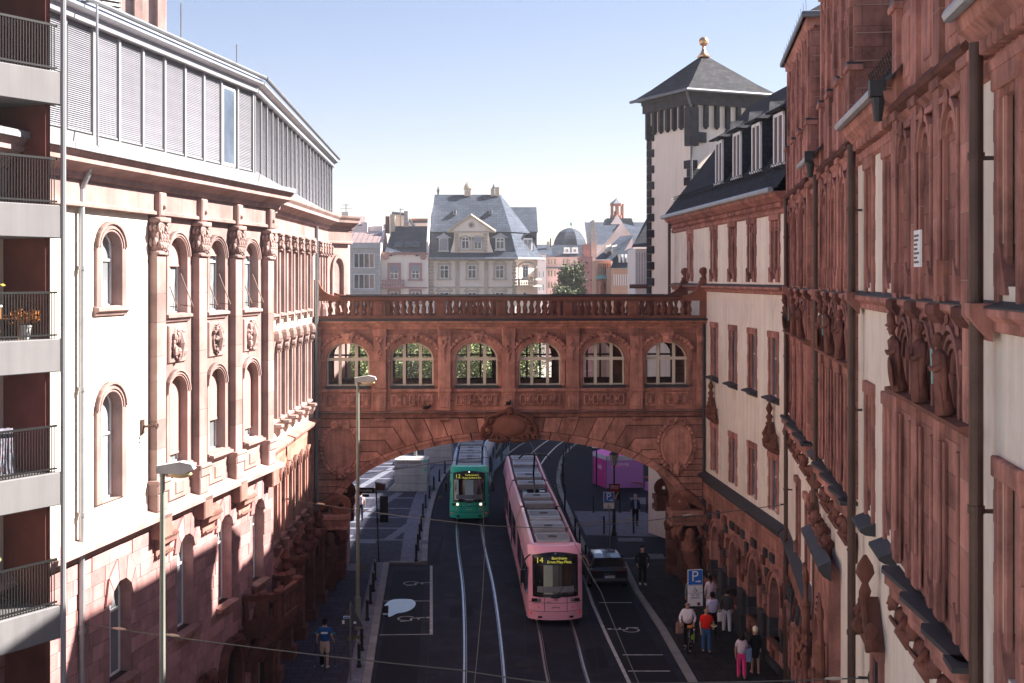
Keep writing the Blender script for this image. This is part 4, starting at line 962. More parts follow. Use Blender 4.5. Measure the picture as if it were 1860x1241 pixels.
# spandrel: voussoirs radiating to the string course, turning into level courses at the sides
def spand(y0=0):
    zt = 8.18; th = []; t = R(90)
    N = 34; ths = [R(90)+R(86)*k/(N/2)*1.0 for k in range(int(N/2)+1)]
    out = []
    E = lambda t: arch(t, .36)
    def dirn(t):    # normal of the ellipse, leaning outward less near the top
        return Vector((math.cos(t)/A_*.9, math.sin(t)/B_)).normalized()
    for k in range(len(ths)-1):
        pa, pb_ = ths[k], ths[k+1]; res = []
        for t in (pa, pb_):
            e = Vector(E(t)); d = dirn(t)*1.0; d.x = math.cos(t)*1.1; d.y = 1; d = d.normalized()
            lim = 1.1+max(0, (8.18-e.y)*.34)             # distance of the mitre line
            L = min((zt-e.y)/d.y, max(.5, (8.18-e.y)*1.0+.0))
            m = e+d*((zt-e.y)/d.y)
            mit = cx0-6.1-(zt-8.18)                 # mitre: x + (zt - z)*.55
            # intersection of the ray with the mitre line x = cx0-5.6-(zt-z)*.62
            # e.x+d.x*s = cx0-5.6-.62*(zt-e.y-d.y*s)
            den = d.x-.62*d.y; s = (cx0-5.3-.62*(zt-e.y)-e.x)/den if abs(den) > 1e-6 else 99
            if 0 < s < (zt-e.y)/d.y: mm = e+d*s; res.append((e, mm, True))
            elif s <= 0: res.append((e, e, True))
            else: res.append((e, m, False))
        (e0, m0, h0), (e1, m1, h1) = res; poly = [tuple(e0), tuple(m0)]
        if h0: poly.append((.05, m0.y))
        if h1 and not h0: poly += [(m0.x if False else cx0-5.3, zt), (.05, zt)]
        if h1: poly.append((.05, m1.y))
        poly += [tuple(m1), tuple(e1)]
        out.append(poly)
    return out
def inset(poly, g):
    c = Vector((sum(p[0] for p in poly)/len(poly), sum(p[1] for p in poly)/len(poly))); n = len(poly); res = []
    area = sum(poly[i][0]*poly[(i+1) % n][1]-poly[(i+1) % n][0]*poly[i][1] for i in range(n)); sg = 1 if area > 0 else -1
    for i in range(n):
        p0, p1, p2 = Vector(poly[i-1]), Vector(poly[i]), Vector(poly[(i+1) % n]); a = (p1-p0); b = (p2-p1)
        if a.length < 1e-5 or b.length < 1e-5: res.append(tuple(p1)); continue
        a.normalize(); b.normalize(); na = Vector((-a.y, a.x))*sg; nb = Vector((-b.y, b.x))*sg; d = na+nb
        if d.length < .3: res.append(tuple(p1)); continue
        d = d/d.length**2*2; res.append(tuple(p1+d*g*.5*1.0))
    return res
mb_bk = MB()
for pl in spand():
    cl = []
    for p in pl:
        if not cl or (abs(p[0]-cl[-1][0])+abs(p[1]-cl[-1][1])) > .02: cl.append(p)
    if (abs(cl[0][0]-cl[-1][0])+abs(cl[0][1]-cl[-1][1])) < .02: cl.pop()
    if len(cl) < 3: continue
    for mir in (0, 1):
        q = [(2*cx0-a, b) if mir else (a, b) for a, b in cl]
        q = inset(q, .04); area = sum(q[i][0]*q[(i+1) % len(q)][1]-q[(i+1) % len(q)][0]*q[i][1] for i in range(len(q)))
        if area < 0: q = q[::-1]
        MB().prism(q, -.05-rnd.uniform(0, .012), .03).build('voussoir', S, br)
for y in (0, BD):      # dark backing behind the joints, and the rear face
    m_ = MB(); n = 40
    for i in range(n):
        t0, t1 = math.pi*i/n, math.pi*(i+1)/n; a, b = arch(t0), arch(t1); m_.poly([(a[0],y,a[1]),(b[0],y,b[1]),(b[0],y,8.4),(a[0],y,8.4)])
    m_.poly([(0,y,0),(cx0-A_,y,0),(cx0-A_,y,8.4),(0,y,8.4)]); m_.poly([(BL,y,0),(cx0+A_,y,0),(cx0+A_,y,8.4),(BL,y,8.4)])
    m_.build('backing' if y == 0 else 'rear_face', 'joint_dark' if y == 0 else 'sandstone_course', br)
for x0, x1 in ((0, cx0-A_), (cx0+A_, BL)):
    for k in range(9):
        m_ = MB(); m_.bbox(x0+.02, x1-.0 if x0 < 1 else x1-.02, -.04, .03, .43*k, .43*k+.41, .02); m_.build('pier_stone', 'sandstone_dark', br)
# abutments: corbel with scroll, herm figure, pier, front and rear
def abut(xc, sgn, y, front):
    m_ = MB(); w_ = 1.75; xa, xb = (xc, xc+sgn*w_) if sgn > 0 else (xc-w_, xc)
    m_.bbox(xa, xb, y-.75, y+.5, 3.55, 3.8, .04); m_.bbox(xa+.08, xb-.08, y-.62, y+.5, 3.3, 3.55, .03); m_.bbox(xa, xb-.05, y-.55, y+.5, 3.05, 3.3, .05)
    for k in range(12): m_.box(xa+.06+(w_-.2)*k/12, xa+.13+(w_-.2)*k/12, y-.7, y-.5, 3.42, 3.52)
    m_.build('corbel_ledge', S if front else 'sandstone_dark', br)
    m_ = MB()               # acanthus scroll on the ledge
    for r in (.42, .3, .18): m_.torus((xc+sgn*(w_-.45), y-.35, 4.2), r, r, .09, 18, 6)
    m_.tube([(xc+sgn*(w_-.5), y-.35, 4.62), (xc+sgn*.9, y-.4, 4.55), (xc+sgn*.45, y-.35, 4.2), (xc+sgn*.15, y-.35, 3.85)], [.14, .2, .17, .1], 8)
    for k in range(9): m_.ball((xc+sgn*(.2+.11*k), y-.38, 3.95+.06*k), .15, 6, 5)
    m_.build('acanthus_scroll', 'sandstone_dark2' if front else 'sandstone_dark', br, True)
    return w_
for (xc, sgn) in ((0.02, 1), (BL-.02, -1)):
    for y, fr in ((-.1, True), (BD-.2, False)):
        abut(xc, sgn, y, fr)
    MB().bbox(min(xc, xc+sgn*.95), max(xc, xc+sgn*.95), .25, BD-.25, 0, 3.9, .05).build('pier_core', 'sandstone_dark', br)
    for k in range(8):
        m_ = MB(); m_.lathe([(.62, 0), (.66, .05), (.66, .38), (.62, .43)], xc+sgn*.75, BD*.62, .12+.44*k, 14); m_.build('pier_drum', 'sandstone_dark', br)
def herm(x, y, sgn, seed, m):
    """bearded bearer: head, arms raised to the ledge, drapery tapering to a scroll foot"""
    t = []; mb = MB(); X = lambda a: x+sgn*a
    mb.ball((X(.85), y-.72, 2.72), .24, 10, 8, sz=1.15)                                  # head
    mb.ball((X(.85), y-.93, 2.7), .05, 6, 5); mb.ball((X(.85), y-.86, 2.53), .14, 8, 6, sz=1.3)      # nose, beard
    mb.tube([(X(.85), y-.45, 2.6), (X(.82), y-.4, 2.3), (X(.78), y-.38, 1.9), (X(.68), y-.3, 1.45), (X(.5), y-.2, .95), (X(.38), y-.12, .45), (X(.33), y-.1, .12)], [.17, .42, .4, .36, .26, .2, .26], 12)
    for s_, sh in ((-1, .45), (1, 1.2)):
        mb.tube([(X(sh), y-.42, 2.4), (X(sh+s_*.2), y-.55, 2.7), (X(sh+s_*.02), y-.55, 3.1)], [.14, .12, .09], 8)
    rr = random.Random(seed)
    for k in range(14):       # folds of the drapery
        a = -.7+1.4*k/13; mb.tube([(X(.8+.38*a), y-.62+.15*abs(a), 2.15), (X(.74+.42*a+rr.uniform(-.05,.05)), y-.68+.15*abs(a), 1.75), (X(.6+.3*a), y-.5, 1.25+rr.uniform(-.1,.1))], [.04, .08, .03], 6)
    mb.tube([(X(.4), y-.5, 2.2), (X(.8), y-.8, 1.9), (X(1.2), y-.45, 1.95)], [.08, .13, .08], 8)
    mb.tube([(X(1.25), y-.2, 3.0), (X(1.5), y-.3, 2.75), (X(1.55), y-.35, 2.45)], [.25, .22, .1], 8)
    mb.ball((X(1.35), y-.35, 2.95), .26, 8, 6)
    return mb.build('bearer_statue', m, br, True)
herm(0.0, -.05, 1, 1, 'sandstone_dark'); herm(BL, -.05, -1, 2, 'sandstone_dark2'); herm(0.0, BD+1.1, 1, 3, 'sandstone_dark'); herm(BL, 1.9, -1, 4, 'sandstone_dark')
# oval cartouches on the spandrels
def cart(x, z):
    m_ = MB(); n = 26; m_.prism([(x+.72*math.cos(2*math.pi*k/n), z+.98*math.sin(2*math.pi*k/n)) for k in range(n)], -.12, 0)
    m_.torus((x, -.12, z), .72, .98, .07, 28, 6); m_.build('oval_cartouche', S, br)
    m_ = MB()
    for k in range(34):
        a = 2*math.pi*k/34; m_.ball((x+.88*math.cos(a), -.12, z+1.14*math.sin(a)), .1+.03*math.sin(k*2.1), 6, 5)
    for sx in (-1, 1): m_.torus((x+sx*.26, -.18, z+1.15), .14, .14, .06, 12, 6)
    m_.ball((x, -.2, z+1.25), .14, 8, 6); m_.build('wreath', S, br, True)
    m_ = MB(); m_.ball((x, -.24, z-1.05), .2, 10, 8, sz=1.25); m_.ball((x, -.44, z-1.05), .05, 6, 5); m_.ball((x-.07, -.4, z-.97), .03, 5, 4); m_.ball((x+.07, -.4, z-.97), .03, 5, 4); m_.ball((x, -.36, z-1.25), .1, 7, 6)
    for k in range(10): m_.ball((x+.26*math.cos(k*.7), -.2, z-1.05+.28*math.sin(k*.7)), .09, 6, 5)
    m_.build('mask', S, br, True)
cart(BW.x(618), 6.75); cart(BW.x(1228), 6.8)
# keystone cartouche at the crown
x = BW.x(925); m_ = MB()
m_.prism([(x-.75, 7.35), (x+.75, 7.35), (x+1.0, 7.75), (x+.8, 8.1), (x+.25, 8.4), (x-.25, 8.4), (x-.8, 8.1), (x-1.0, 7.75)], -.42, 0); m_.ball((x, -.42, 7.8), .5, 12, 8, sx=1.6, sy=.35, sz=.9); m_.build('crown_cartouche', 'sandstone_dark2', br)
m_ = MB()
for sx in (-1, 1):
    for (a, b, r) in ((1.1, 7.65, .2), (.95, 8.15, .18), (.72, 7.3, .15), (.3, 7.2, .12), (1.2, 7.35, .13)): m_.torus((x+sx*a, -.4, b), r, r, .08, 12, 6)
    m_.tube([(x+sx*1.1, -.4, 7.3), (x+sx*1.28, -.4, 7.65), (x+sx*.98, -.45, 8.25), (x+sx*.3, -.5, 8.5), (x, -.5, 8.6)], .1, 7); m_.tube([(x+sx*1.0, -.4, 7.2), (x+sx*.5, -.42, 7.12), (x, -.42, 7.2)], .09, 7)
m_.ball((x, -.5, 8.55), .2, 8, 6); m_.build('crown_scrolls', 'sandstone_dark2', br, True)
MB().tube([(0.12, -.25, 0), (0.12, -.25, 12.6), (0.05, -.5, 12.8)], .07, 8).build('downpipe', 'lead', br)
MB().tube([(BL-.1, -.3, 0), (BL-.1, -.3, 12.6)], .07, 8).build('downpipe', 'lead', br)
# pigeons
def pigeon(loc, rz, label, lean=0):
    t = thing('pigeon', label, 'bird', loc, rz, 'pigeons on the bridge'); t.scale = (1.25,)*3
    m_ = MB(); m_.tube([(-.16, 0, .1), (-.06, 0, .12), (.04, 0, .13), (.1, 0, .17), (.12, 0, .21)], [.02, .065, .07, .045, .025], 8); m_.ball((.13, 0, .22), .032, 7, 6); m_.build('body', 'feather_dark' if 'feather_dark' in MATS else cm('feather_dark', (.02,.02,.024)).name, t, True)
    m_ = MB(); m_.poly([(-.12,-.03,.1),(-.3,-.04,.06),(-.3,.04,.06),(-.12,.03,.1)]); m_.build('tail', 'feather_dark', t)
    for s_ in (-1, 1):
        MB().tube([(.01, s_*.025, .08), (.02, s_*.025, 0)], .006, 5).build('leg', 'feather_dark', t); MB().ball((-.02, s_*.055, .13), .07, 7, 5, sx=1.5, sy=.35).build('wing', 'feather_dark', t)
    m_ = MB(); m_.tube([(.155, 0, .22), (.18, 0, .215)], [.009, .002], 5); m_.build('beak', 'grey_metal', t)
v = BW.p0+BW.u*BW.x(775)+BW.n*.2; pigeon((v.x, v.y, 8.54), 0, 'dark pigeon crouching on the string course left of the crown cartouche')
v = BW.p0+BW.u*(BW.x(925)-.05)+BW.n*.5; pigeon((v.x, v.y, 8.75), R(60), 'dark pigeon perched on top of the crown cartouche')
# ------------------------------------------------------------------ right: town hall, near wall with three gabled bays
WR = Wall((3.66+.134*48.75, 48.75), (3.66+.134*10, 10))
hall = thing('town_hall', 'cream town hall with tall red sandstone gabled bays and statues, right side of the street', 'building', (*WR.p0.xy, 0), WR.rz)
def xr(D): return (48.75-D)/abs(WR.u.y)
EAVE = 18.0
ub_red = unit_block('stone_block_red', 'sandstone_hall', .01)
bays = [(47.3, 38.7), (35.3, 28.6), (22.55, 16.45)]
plaster = [(38.7, 35.3), (28.6, 22.55), (16.45, 10)]
def ogee_window(x, z0, z1, w, y, parent, wname='window', lo=False, dark=True):
    """stone niche window: jamb shafts, pointed cusped head, glass"""
    m_ = MB(); t = .1
    for sx in (-1, 1):
        m_.tube([(x+sx*(w/2+.03), y-.02, z0), (x+sx*(w/2+.03), y-.02, z1)], .045, 6); m_.tube([(x+sx*(w/2+.16), y-.1, z0), (x+sx*(w/2+.16), y-.1, z1)], .05, 6)
        m_.prism([(x+sx*(w/2+.08), z0), (x+sx*(w/2+.28), z0), (x+sx*(w/2+.28), z0+.28), (x+sx*(w/2+.08), z0+.5)][::sx], y-.2, y)
    if not lo:
        m_.ring(x, z1-.25, w*.25, .2, .09, y-.05, y+.1, 8); m_.ring(x, z1-.3, w*.5-.02, .42, .1, y-.12, y+.1, 12); m_.ball((x, y-.15, z1+.2), .09, 6, 5, sz=1.6)
        m_.box(x-w/2-.3, x+w/2+.3, y-.1, y, z1+.2, z1+.28)
    f = m_.build('window_surround', 'sandstone_hall', parent)
    MB().poly([(x-w/2-.05, y+.22, z0-.1), (x+w/2+.05, y+.22, z0-.1), (x+w/2+.05, y+.22, z1+.2), (x-w/2-.05, y+.22, z1+.2)]).build('pane', 'glass_dark', f)
    m_ = MB(); m_.box(x-.03, x+.03, y+.14, y+.2, z0, z1); m_.box(x-w/2, x+w/2, y+.14, y+.2, z0+(z1-z0)*.6, z0+(z1-z0)*.6+.07)
    for sx in (-1, 1): m_.box(x+sx*w/2-.04, x+sx*w/2+.04, y+.12, y+.2, z0, z1)
    m_.build('frame', 'sandstone_mid', f)
npl = [0]
def pier(x, z0, z1, w, y0, y1, parent, hh=.84, off=0.):
    z = z0; k = 0
    MB().box(x-w/2+.004, x+w/2-.004, y0+.006, y1, z0, z1).build('pier_joints', 'joint_mortar', parent)
    while z < z1-.05:
        h = hh if k or not off else off
        if z+h > z1-.3: h = z1-z
        place(ub_red, 'stone_block', parent, (x, (y0+y1)/2, z+h/2), 0, (w, y1-y0, h-.012)); z += h; k += 1; npl[0] += 1
def statue(x, y, z, h, parent, seed, prop):
    rr = random.Random(seed); mb = MB(); s = h/1.75
    q = lambda a, b, c: (x+a*s, y-b*s, z+c*s)
    mb.tube([q(0,0,0), q(0,.02,.25), q(.02,.05,.7), q(0,.06,1.05), q(0,.04,1.35), q(0,.02,1.5)], [.3*s,.27*s,.24*s,.22*s,.25*s,.09*s], 12)
    mb.tube([q(0,.02,1.45), q(0,.05,1.62)], [.08*s,.07*s], 8)
    mb.ball(q(0,.1,1.7), .135*s, 10, 8, sz=1.2); mb.ball(q(0,.24,1.69), .03*s, 5, 4)                      # head, nose
    mb.ball(q(0,.05,1.77), .15*s, 8, 6, sz=.8 if seed % 2 else 1.0)                       # hair / cap
    if seed % 3 == 1: mb.lathe([(.2*s, 0), (.26*s, .02), (.16*s, .06), (.14*s, .2), (.02, .24)], x, y-.07*s, z+1.76*s, 10)
    for sx in (-1, 1): mb.tube([q(sx*.24,.02,1.38), q(sx*.33,.1,1.12), q(sx*.2,.3,1.02), q(sx*.06,.36,1.08)], [.09*s,.08*s,.065*s,.05*s], 8)
    for k in range(9): a = -1+2*k/8; mb.tube([q(.25*a,.2-.1*abs(a),.0), q(.23*a,.22-.08*abs(a),.5+rr.uniform(-.1,.1)), q(.15*a,.18,1.0)], [.035*s,.045*s,.02*s], 5)
    if prop == 'shield': mb.ball(q(.28,.34,.5), .3*s, 10, 8, sy=.28, sz=1.5)
    elif prop == 'book': mb.box(x-.15*s, x+.15*s, y-.45*s, y-.38*s, z+1.0*s, z+1.3*s)
    cz = (.10, -.07, .05)[seed % 3]      # each figure leans and turns its own way
    mb.tube([q(-.3,-.02,1.4), q(-.36,.0,.9), q(-.3,.02,.3)], [.08*s,.13*s,.09*s], 7); mb.tube([q(.3,-.02,1.4), q(.34,.02,.95), q(.27,.04,.35)], [.08*s,.11*s,.07*s], 7)
    for k in range(12): mb.ball(q(rr.uniform(-.14,.14), rr.uniform(.0,.2), rr.uniform(1.5,1.84) if seed % 2 else rr.uniform(1.68,1.84)), .035*s, 5, 4)
    mb.v = [(a+cz*(c-z), b_-.12*(c-z)*(seed % 2), c) for a, b_, c in mb.v]
    o = mb.build('statue', 'statue_stone', parent, True)
    if prop == 'scroll':
        MB().tube([q(.1,.4,.7), q(.02,.42,1.5)], .035*s, 6).build('bronze_scroll', 'verdigris', o)
    return o
def bust(x, y, z, seed, parent):
    rr = random.Random(seed); mb = MB()
    mb.tube([(x, y+.1, z-.05), (x, y-.1, z-.25), (x, y-.2, z-.02), (x, y-.28, z+.15)], [.12,.2,.24,.1], 9)
    mb.ball((x, y-.42, z+.28), .15, 10, 8, sz=1.2); mb.ball((x, y-.57, z+.25), .035, 5, 4); mb.ball((x, y-.5, z+.16), .07, 6, 5)
    for k in range(14): a = rr.uniform(0, 6.28); mb.ball((x+.13*math.cos(a), y-.38+.09*math.sin(a), z+.36+rr.uniform(-.12,.1)), .05, 5, 4)
    for sx in (-1, 1): mb.tube([(x+sx*.22, y-.15, z), (x+sx*.28, y-.35, z-.18), (x+sx*.08, y-.48, z-.05)], [.08,.065,.05], 7)
    for k in range(10): a = rr.uniform(-1,1); mb.tube([(x+.16*a, y-.22, z+.05), (x+.2*a+rr.uniform(-.04,.04), y-.26, z-.2), (x+.08*a, y-.1, z-.5)], [.02,.035,.015], 5)
    c = Vector((x, y, z)); mb.v = [tuple(c+(Vector(v)-c)*.84) for v in mb.v]
    mb.tube([(x, y-.15, z-.2), (x, y-.02, z-.55)], [.2, .06], 8)
    return mb.build('corbel_bust', 'statue_stone', parent, True)
before = set(bpy.data.objects)
for bi, (Da, Db) in enumerate(bays):
    xa, xb = xr(Da), xr(Db); n = 3; pw = .46; cell = (xb-xa-pw)/n; Y = -.38
    near = bi == 2
    m_ = MB(); m_.box(xa, xb, -.22, 4, 10.0, 17.6); m_.build('bay_body', 'hall_course', hall)
    m_ = MB(); m_.box(xa, xb, -.18, 4.5, 17.6, 22.4); m_.build('gable_body', 'hall_course', hall)
    for k in range(n+1):
        x = xa+pw/2+cell*k
        pier(x, 10.02, 12.8, pw, Y, -.2, hall, .86 if near else .7, .5); pier(x, 12.97, 14.28, pw*.8, Y+.04, -.2, hall, .7)
        pier(x, 14.47, 17.45, pw, Y, -.2, hall, .86 if near else .75, .3); pier(x, 17.75, 19.3, pw, Y, -.15, hall, .8)
        MB().bbox(x-pw/2-.07, x+pw/2+.07, Y-.1, -.1, 17.45, 17.6, .04).build('pier_capital', 'sandstone_hall', hall); MB().bbox(x-pw/2-.1, x+pw/2+.1, Y-.14, .1, 19.3, 19.42, .04).build('pier_capital', 'sandstone_hall', hall); m_ = MB()
        m_.prism([(x-pw/2-.1, 19.42), (x+pw/2+.1, 19.42), (x+pw/2-.05, 19.5), (x-pw/2+.05, 19.5)], Y-.1, .1); m_.build('pier_cap', 'lead', hall)
        m_ = MB(); m_.mould(x-pw/2-.12, x+pw/2+.12, [(.2, 14.1), (.42, 14.2), (.56, 14.3), (.56, 14.42), (.3, 14.47)]); m_.build('pier_ledge', 'sandstone_dark', hall)
    for k in range(n):
        x = xa+pw+cell*(k+.5)-pw/2+pw/2-0; x = xa+pw/2+cell*(k+.5); w_ = cell-pw-.5
        ogee_window(x, 14.55, 17.0, w_, -.3, hall); ogee_window(x, 10.1, 12.55, w_, -.3, hall, lo=True)
        pier(x-cell/2+pw/2+.16, 14.47, 17.2, .2, -.32, -.2, hall, .86, .55) if near or bi == 1 else None
        # statue niche
        m_ = MB()
        for q in range(3): m_.ring(x, 13.5, (cell-pw)/2-.1-.13*q, .6-.12*q, .07, -.42+.06*q, -.2, 12)
        for sx in (-1, 1):
            for q in range(2): m_.tube([(x+sx*((cell-pw)/2-.08-.13*q), -.36+.06*q, 12.97), (x+sx*((cell-pw)/2-.08-.13*q), -.36+.06*q, 13.5)], .045, 6)
        rr = random.Random(k+bi*7)
        for q in range(26): a = rr.uniform(.2, 2.9); m_.ball((x+((cell-pw)/2+.0)*math.cos(a), -.34, 13.55+.74*math.sin(a)), rr.uniform(.04, .08), 5, 4)
        m_.build('statue_niche', 'sandstone_hall', hall)
        statue(x, -.5, 12.98, 1.02+.06*(k % 2), hall, k+3*bi+1, ('scroll', 'book', 'shield')[(2-k) % 3] if near else ('shield', 'scroll', 'book')[k])
        # panel of the parapet
        m_ = MB(); m_.bbox(x-cell/2+pw/2+.1, x+cell/2-pw/2-.1, -.26, -.15, 17.9, 19.15, .05); m_.bbox(x-.28, x+.28, -.32, -.2, 18.05, 19.0, .03); m_.build('parapet_panel', 'sandstone_hall', hall)
        # sloping prow ledge of slate under each light and the busts that carry it
        m_ = MB(); xl = x-cell/2-.05; xr_ = x+cell/2+.05
        m_.prism([(xl, -.2), (xl, -.75), (xl+.25, -.86), (xr_-.1, -.5), (xr_-.1, -.2)][::-1], 9.86, 9.93, 'z'); m_.build('slate_ledge', 'lead', hall)
        m_ = MB(); m_.prism([(xl+.04, -.1), (xl+.04, -.66), (xl+.25, -.76), (xr_-.16, -.42), (xr_-.16, -.1)][::-1], 9.68, 9.86, 'z'); m_.prism([(xl+.08, .0), (xl+.08, -.5), (xl+.25, -.6), (xr_-.3, -.3), (xr_-.3, .0)][::-1], 9.48, 9.68, 'z'); m_.build('ledge_moulding', 'sandstone_hall', hall)
        if k < n: bust(xl+.3, -.16, 9.15, k+bi*5, hall)
    bust(xb-.15, -.16, 9.15, 99+bi, hall)
    m_ = MB(); m_.box(xb-.6, xb+.0, -.75, 0, 9.86, 9.93); m_.build('slate_ledge', 'lead', hall)
    m_ = MB(); m_.mould(xa-.05, xb+.08, [(.2, 12.78), (.42, 12.82), (.62, 12.88), (.62, 12.94), (.2, 12.97)]); m_.build('statue_ledge', 'sandstone_dark2', hall)
    m_ = MB(); m_.mould(xa-.02, xb+.02, [(.15, 17.52), (.5, 17.62), (.56, 17.68), (.2, 17.9)]); m_.build('weathering_ledge', 'sandstone_dark', hall)
    m_ = MB(); m_.mould(xa-.02, xb+.02, [(.1, 17.2), (.3, 17.25), (.22, 17.4), (.4, 17.5), (.15, 17.54)]); m_.build('cornice_moulding', 'sandstone_hall', hall)
    # upper gable: four narrow piers with blind tracery and a hipped slate cap
    xm = (xa+xb)/2; gw = (xb-xa)
    for k in range(5):
        x = xa+.3+(gw-.6)*k/4; pier(x, 19.42, 22.1, .3, -.34, -.15, hall, .9, .4)
        if k < 4:
            xx = x+(gw-.6)/8; m_ = MB(); m_.ring(xx, 21.3, .3, .45, .09, -.28, -.15, 10); m_.ring(xx, 20.4, .22, .32, .08, -.28, -.15, 8); m_.tube([(xx, -.2, 19.5), (xx, -.2, 21.4)], .05, 6); m_.ball((xx, -.3, 21.85), .1, 6, 5, sz=1.5); m_.build('blind_tracery', 'sandstone_hall', hall)
    m_ = MB(); m_.mould(xa-.12, xb+.12, [(.1, 22.1), (.3, 22.2), (.45, 22.35), (.45, 22.45), (-.2, 22.5)]); m_.build('gable_cornice', 'sandstone_hall', hall)
    m_ = MB(); m_.box(xb-.05, xb+.1, -.4, 4.5, 22.2, 22.45); m_.box(xa-.1, xa+.05, -.4, 4.5, 22.2, 22.45); m_.build('gable_cornice', 'sandstone_hall', hall)
    m_ = MB(); a0, a1 = xa-.3, xb+.3; m_.poly([(a0,-.6,22.5),(a1,-.6,22.5),(a1-2.2,2.4,24.3),(a0+2.2,2.4,24.3)]); m_.poly([(a1,-.6,22.5),(a1,5,22.5),(a1-2.2,2.4,24.3)]); m_.poly([(a0,-.6,22.5),(a0,5,22.5),(a0+2.2,2.4,24.3)]); m_.poly([(a0,5,22.5),(a1,5,22.5),(a1-2.2,2.4,24.3),(a0+2.2,2.4,24.3)]); m_.build('gable_roof', 'slate', hall)
    m_ = MB(); m_.tube([(a0,-.68,22.48),(a1,-.68,22.48),(a1+.05,5,22.48)], .1, 8); m_.tube([(a0-.05,5,22.48),(a0,-.68,22.48)], .1, 8); m_.build('gutter', 'zinc_dark', hall)
    m_ = MB()
    for k in range(12): m_.tube([(a0+(a1-a0)*k/11,-.5,22.6),(a0+(a1-a0)*k/11+.1,-.55,22.95)], .012, 4)
    m_.build('snow_guard', 'black_metal', hall)
    # side flank courses, one stone step at the near side
    for k in range(6):
        z = 18.9+.6*k; m_ = MB(); m_.box(xb-.002, xb+.012, -.1, 4.4, z, z+.014); m_.build('joint_line', 'joint_mortar', hall)
def squash(before, k):
    done = set()
    for o in set(bpy.data.objects)-before:
        if o.type != 'MESH' or o.data is None: continue
        fig = o.name.split('.')[0] in ('statue', 'corpel_bust', 'corbel_bust', 'bronze_scroll')
        if o.name.startswith('stone_block'): o.location.y = o.location.y*k; o.scale.y *= k; continue
        if o.data in done: continue
        done.add(o.data)
        for v in o.data.vertices:
            if fig: v.co.y = v.co.y*.75+.14
            elif v.co.y < 0: v.co.y *= k
squash(before, .5)
m_ = MB(); m_.mould(0, xr(10), [(0, 14.15), (.1, 14.18), (.1, 14.28), (.2, 14.36), (.2, 14.44), (0, 14.5)]); m_.build('string_course', 'sandstone_hall', hall)
m_ = MB(); m_.mould(0, xr(10), [(.0, 14.5), (.21, 14.445), (.21, 14.46), (0, 14.53)]); m_.build('string_flashing', 'lead', hall)
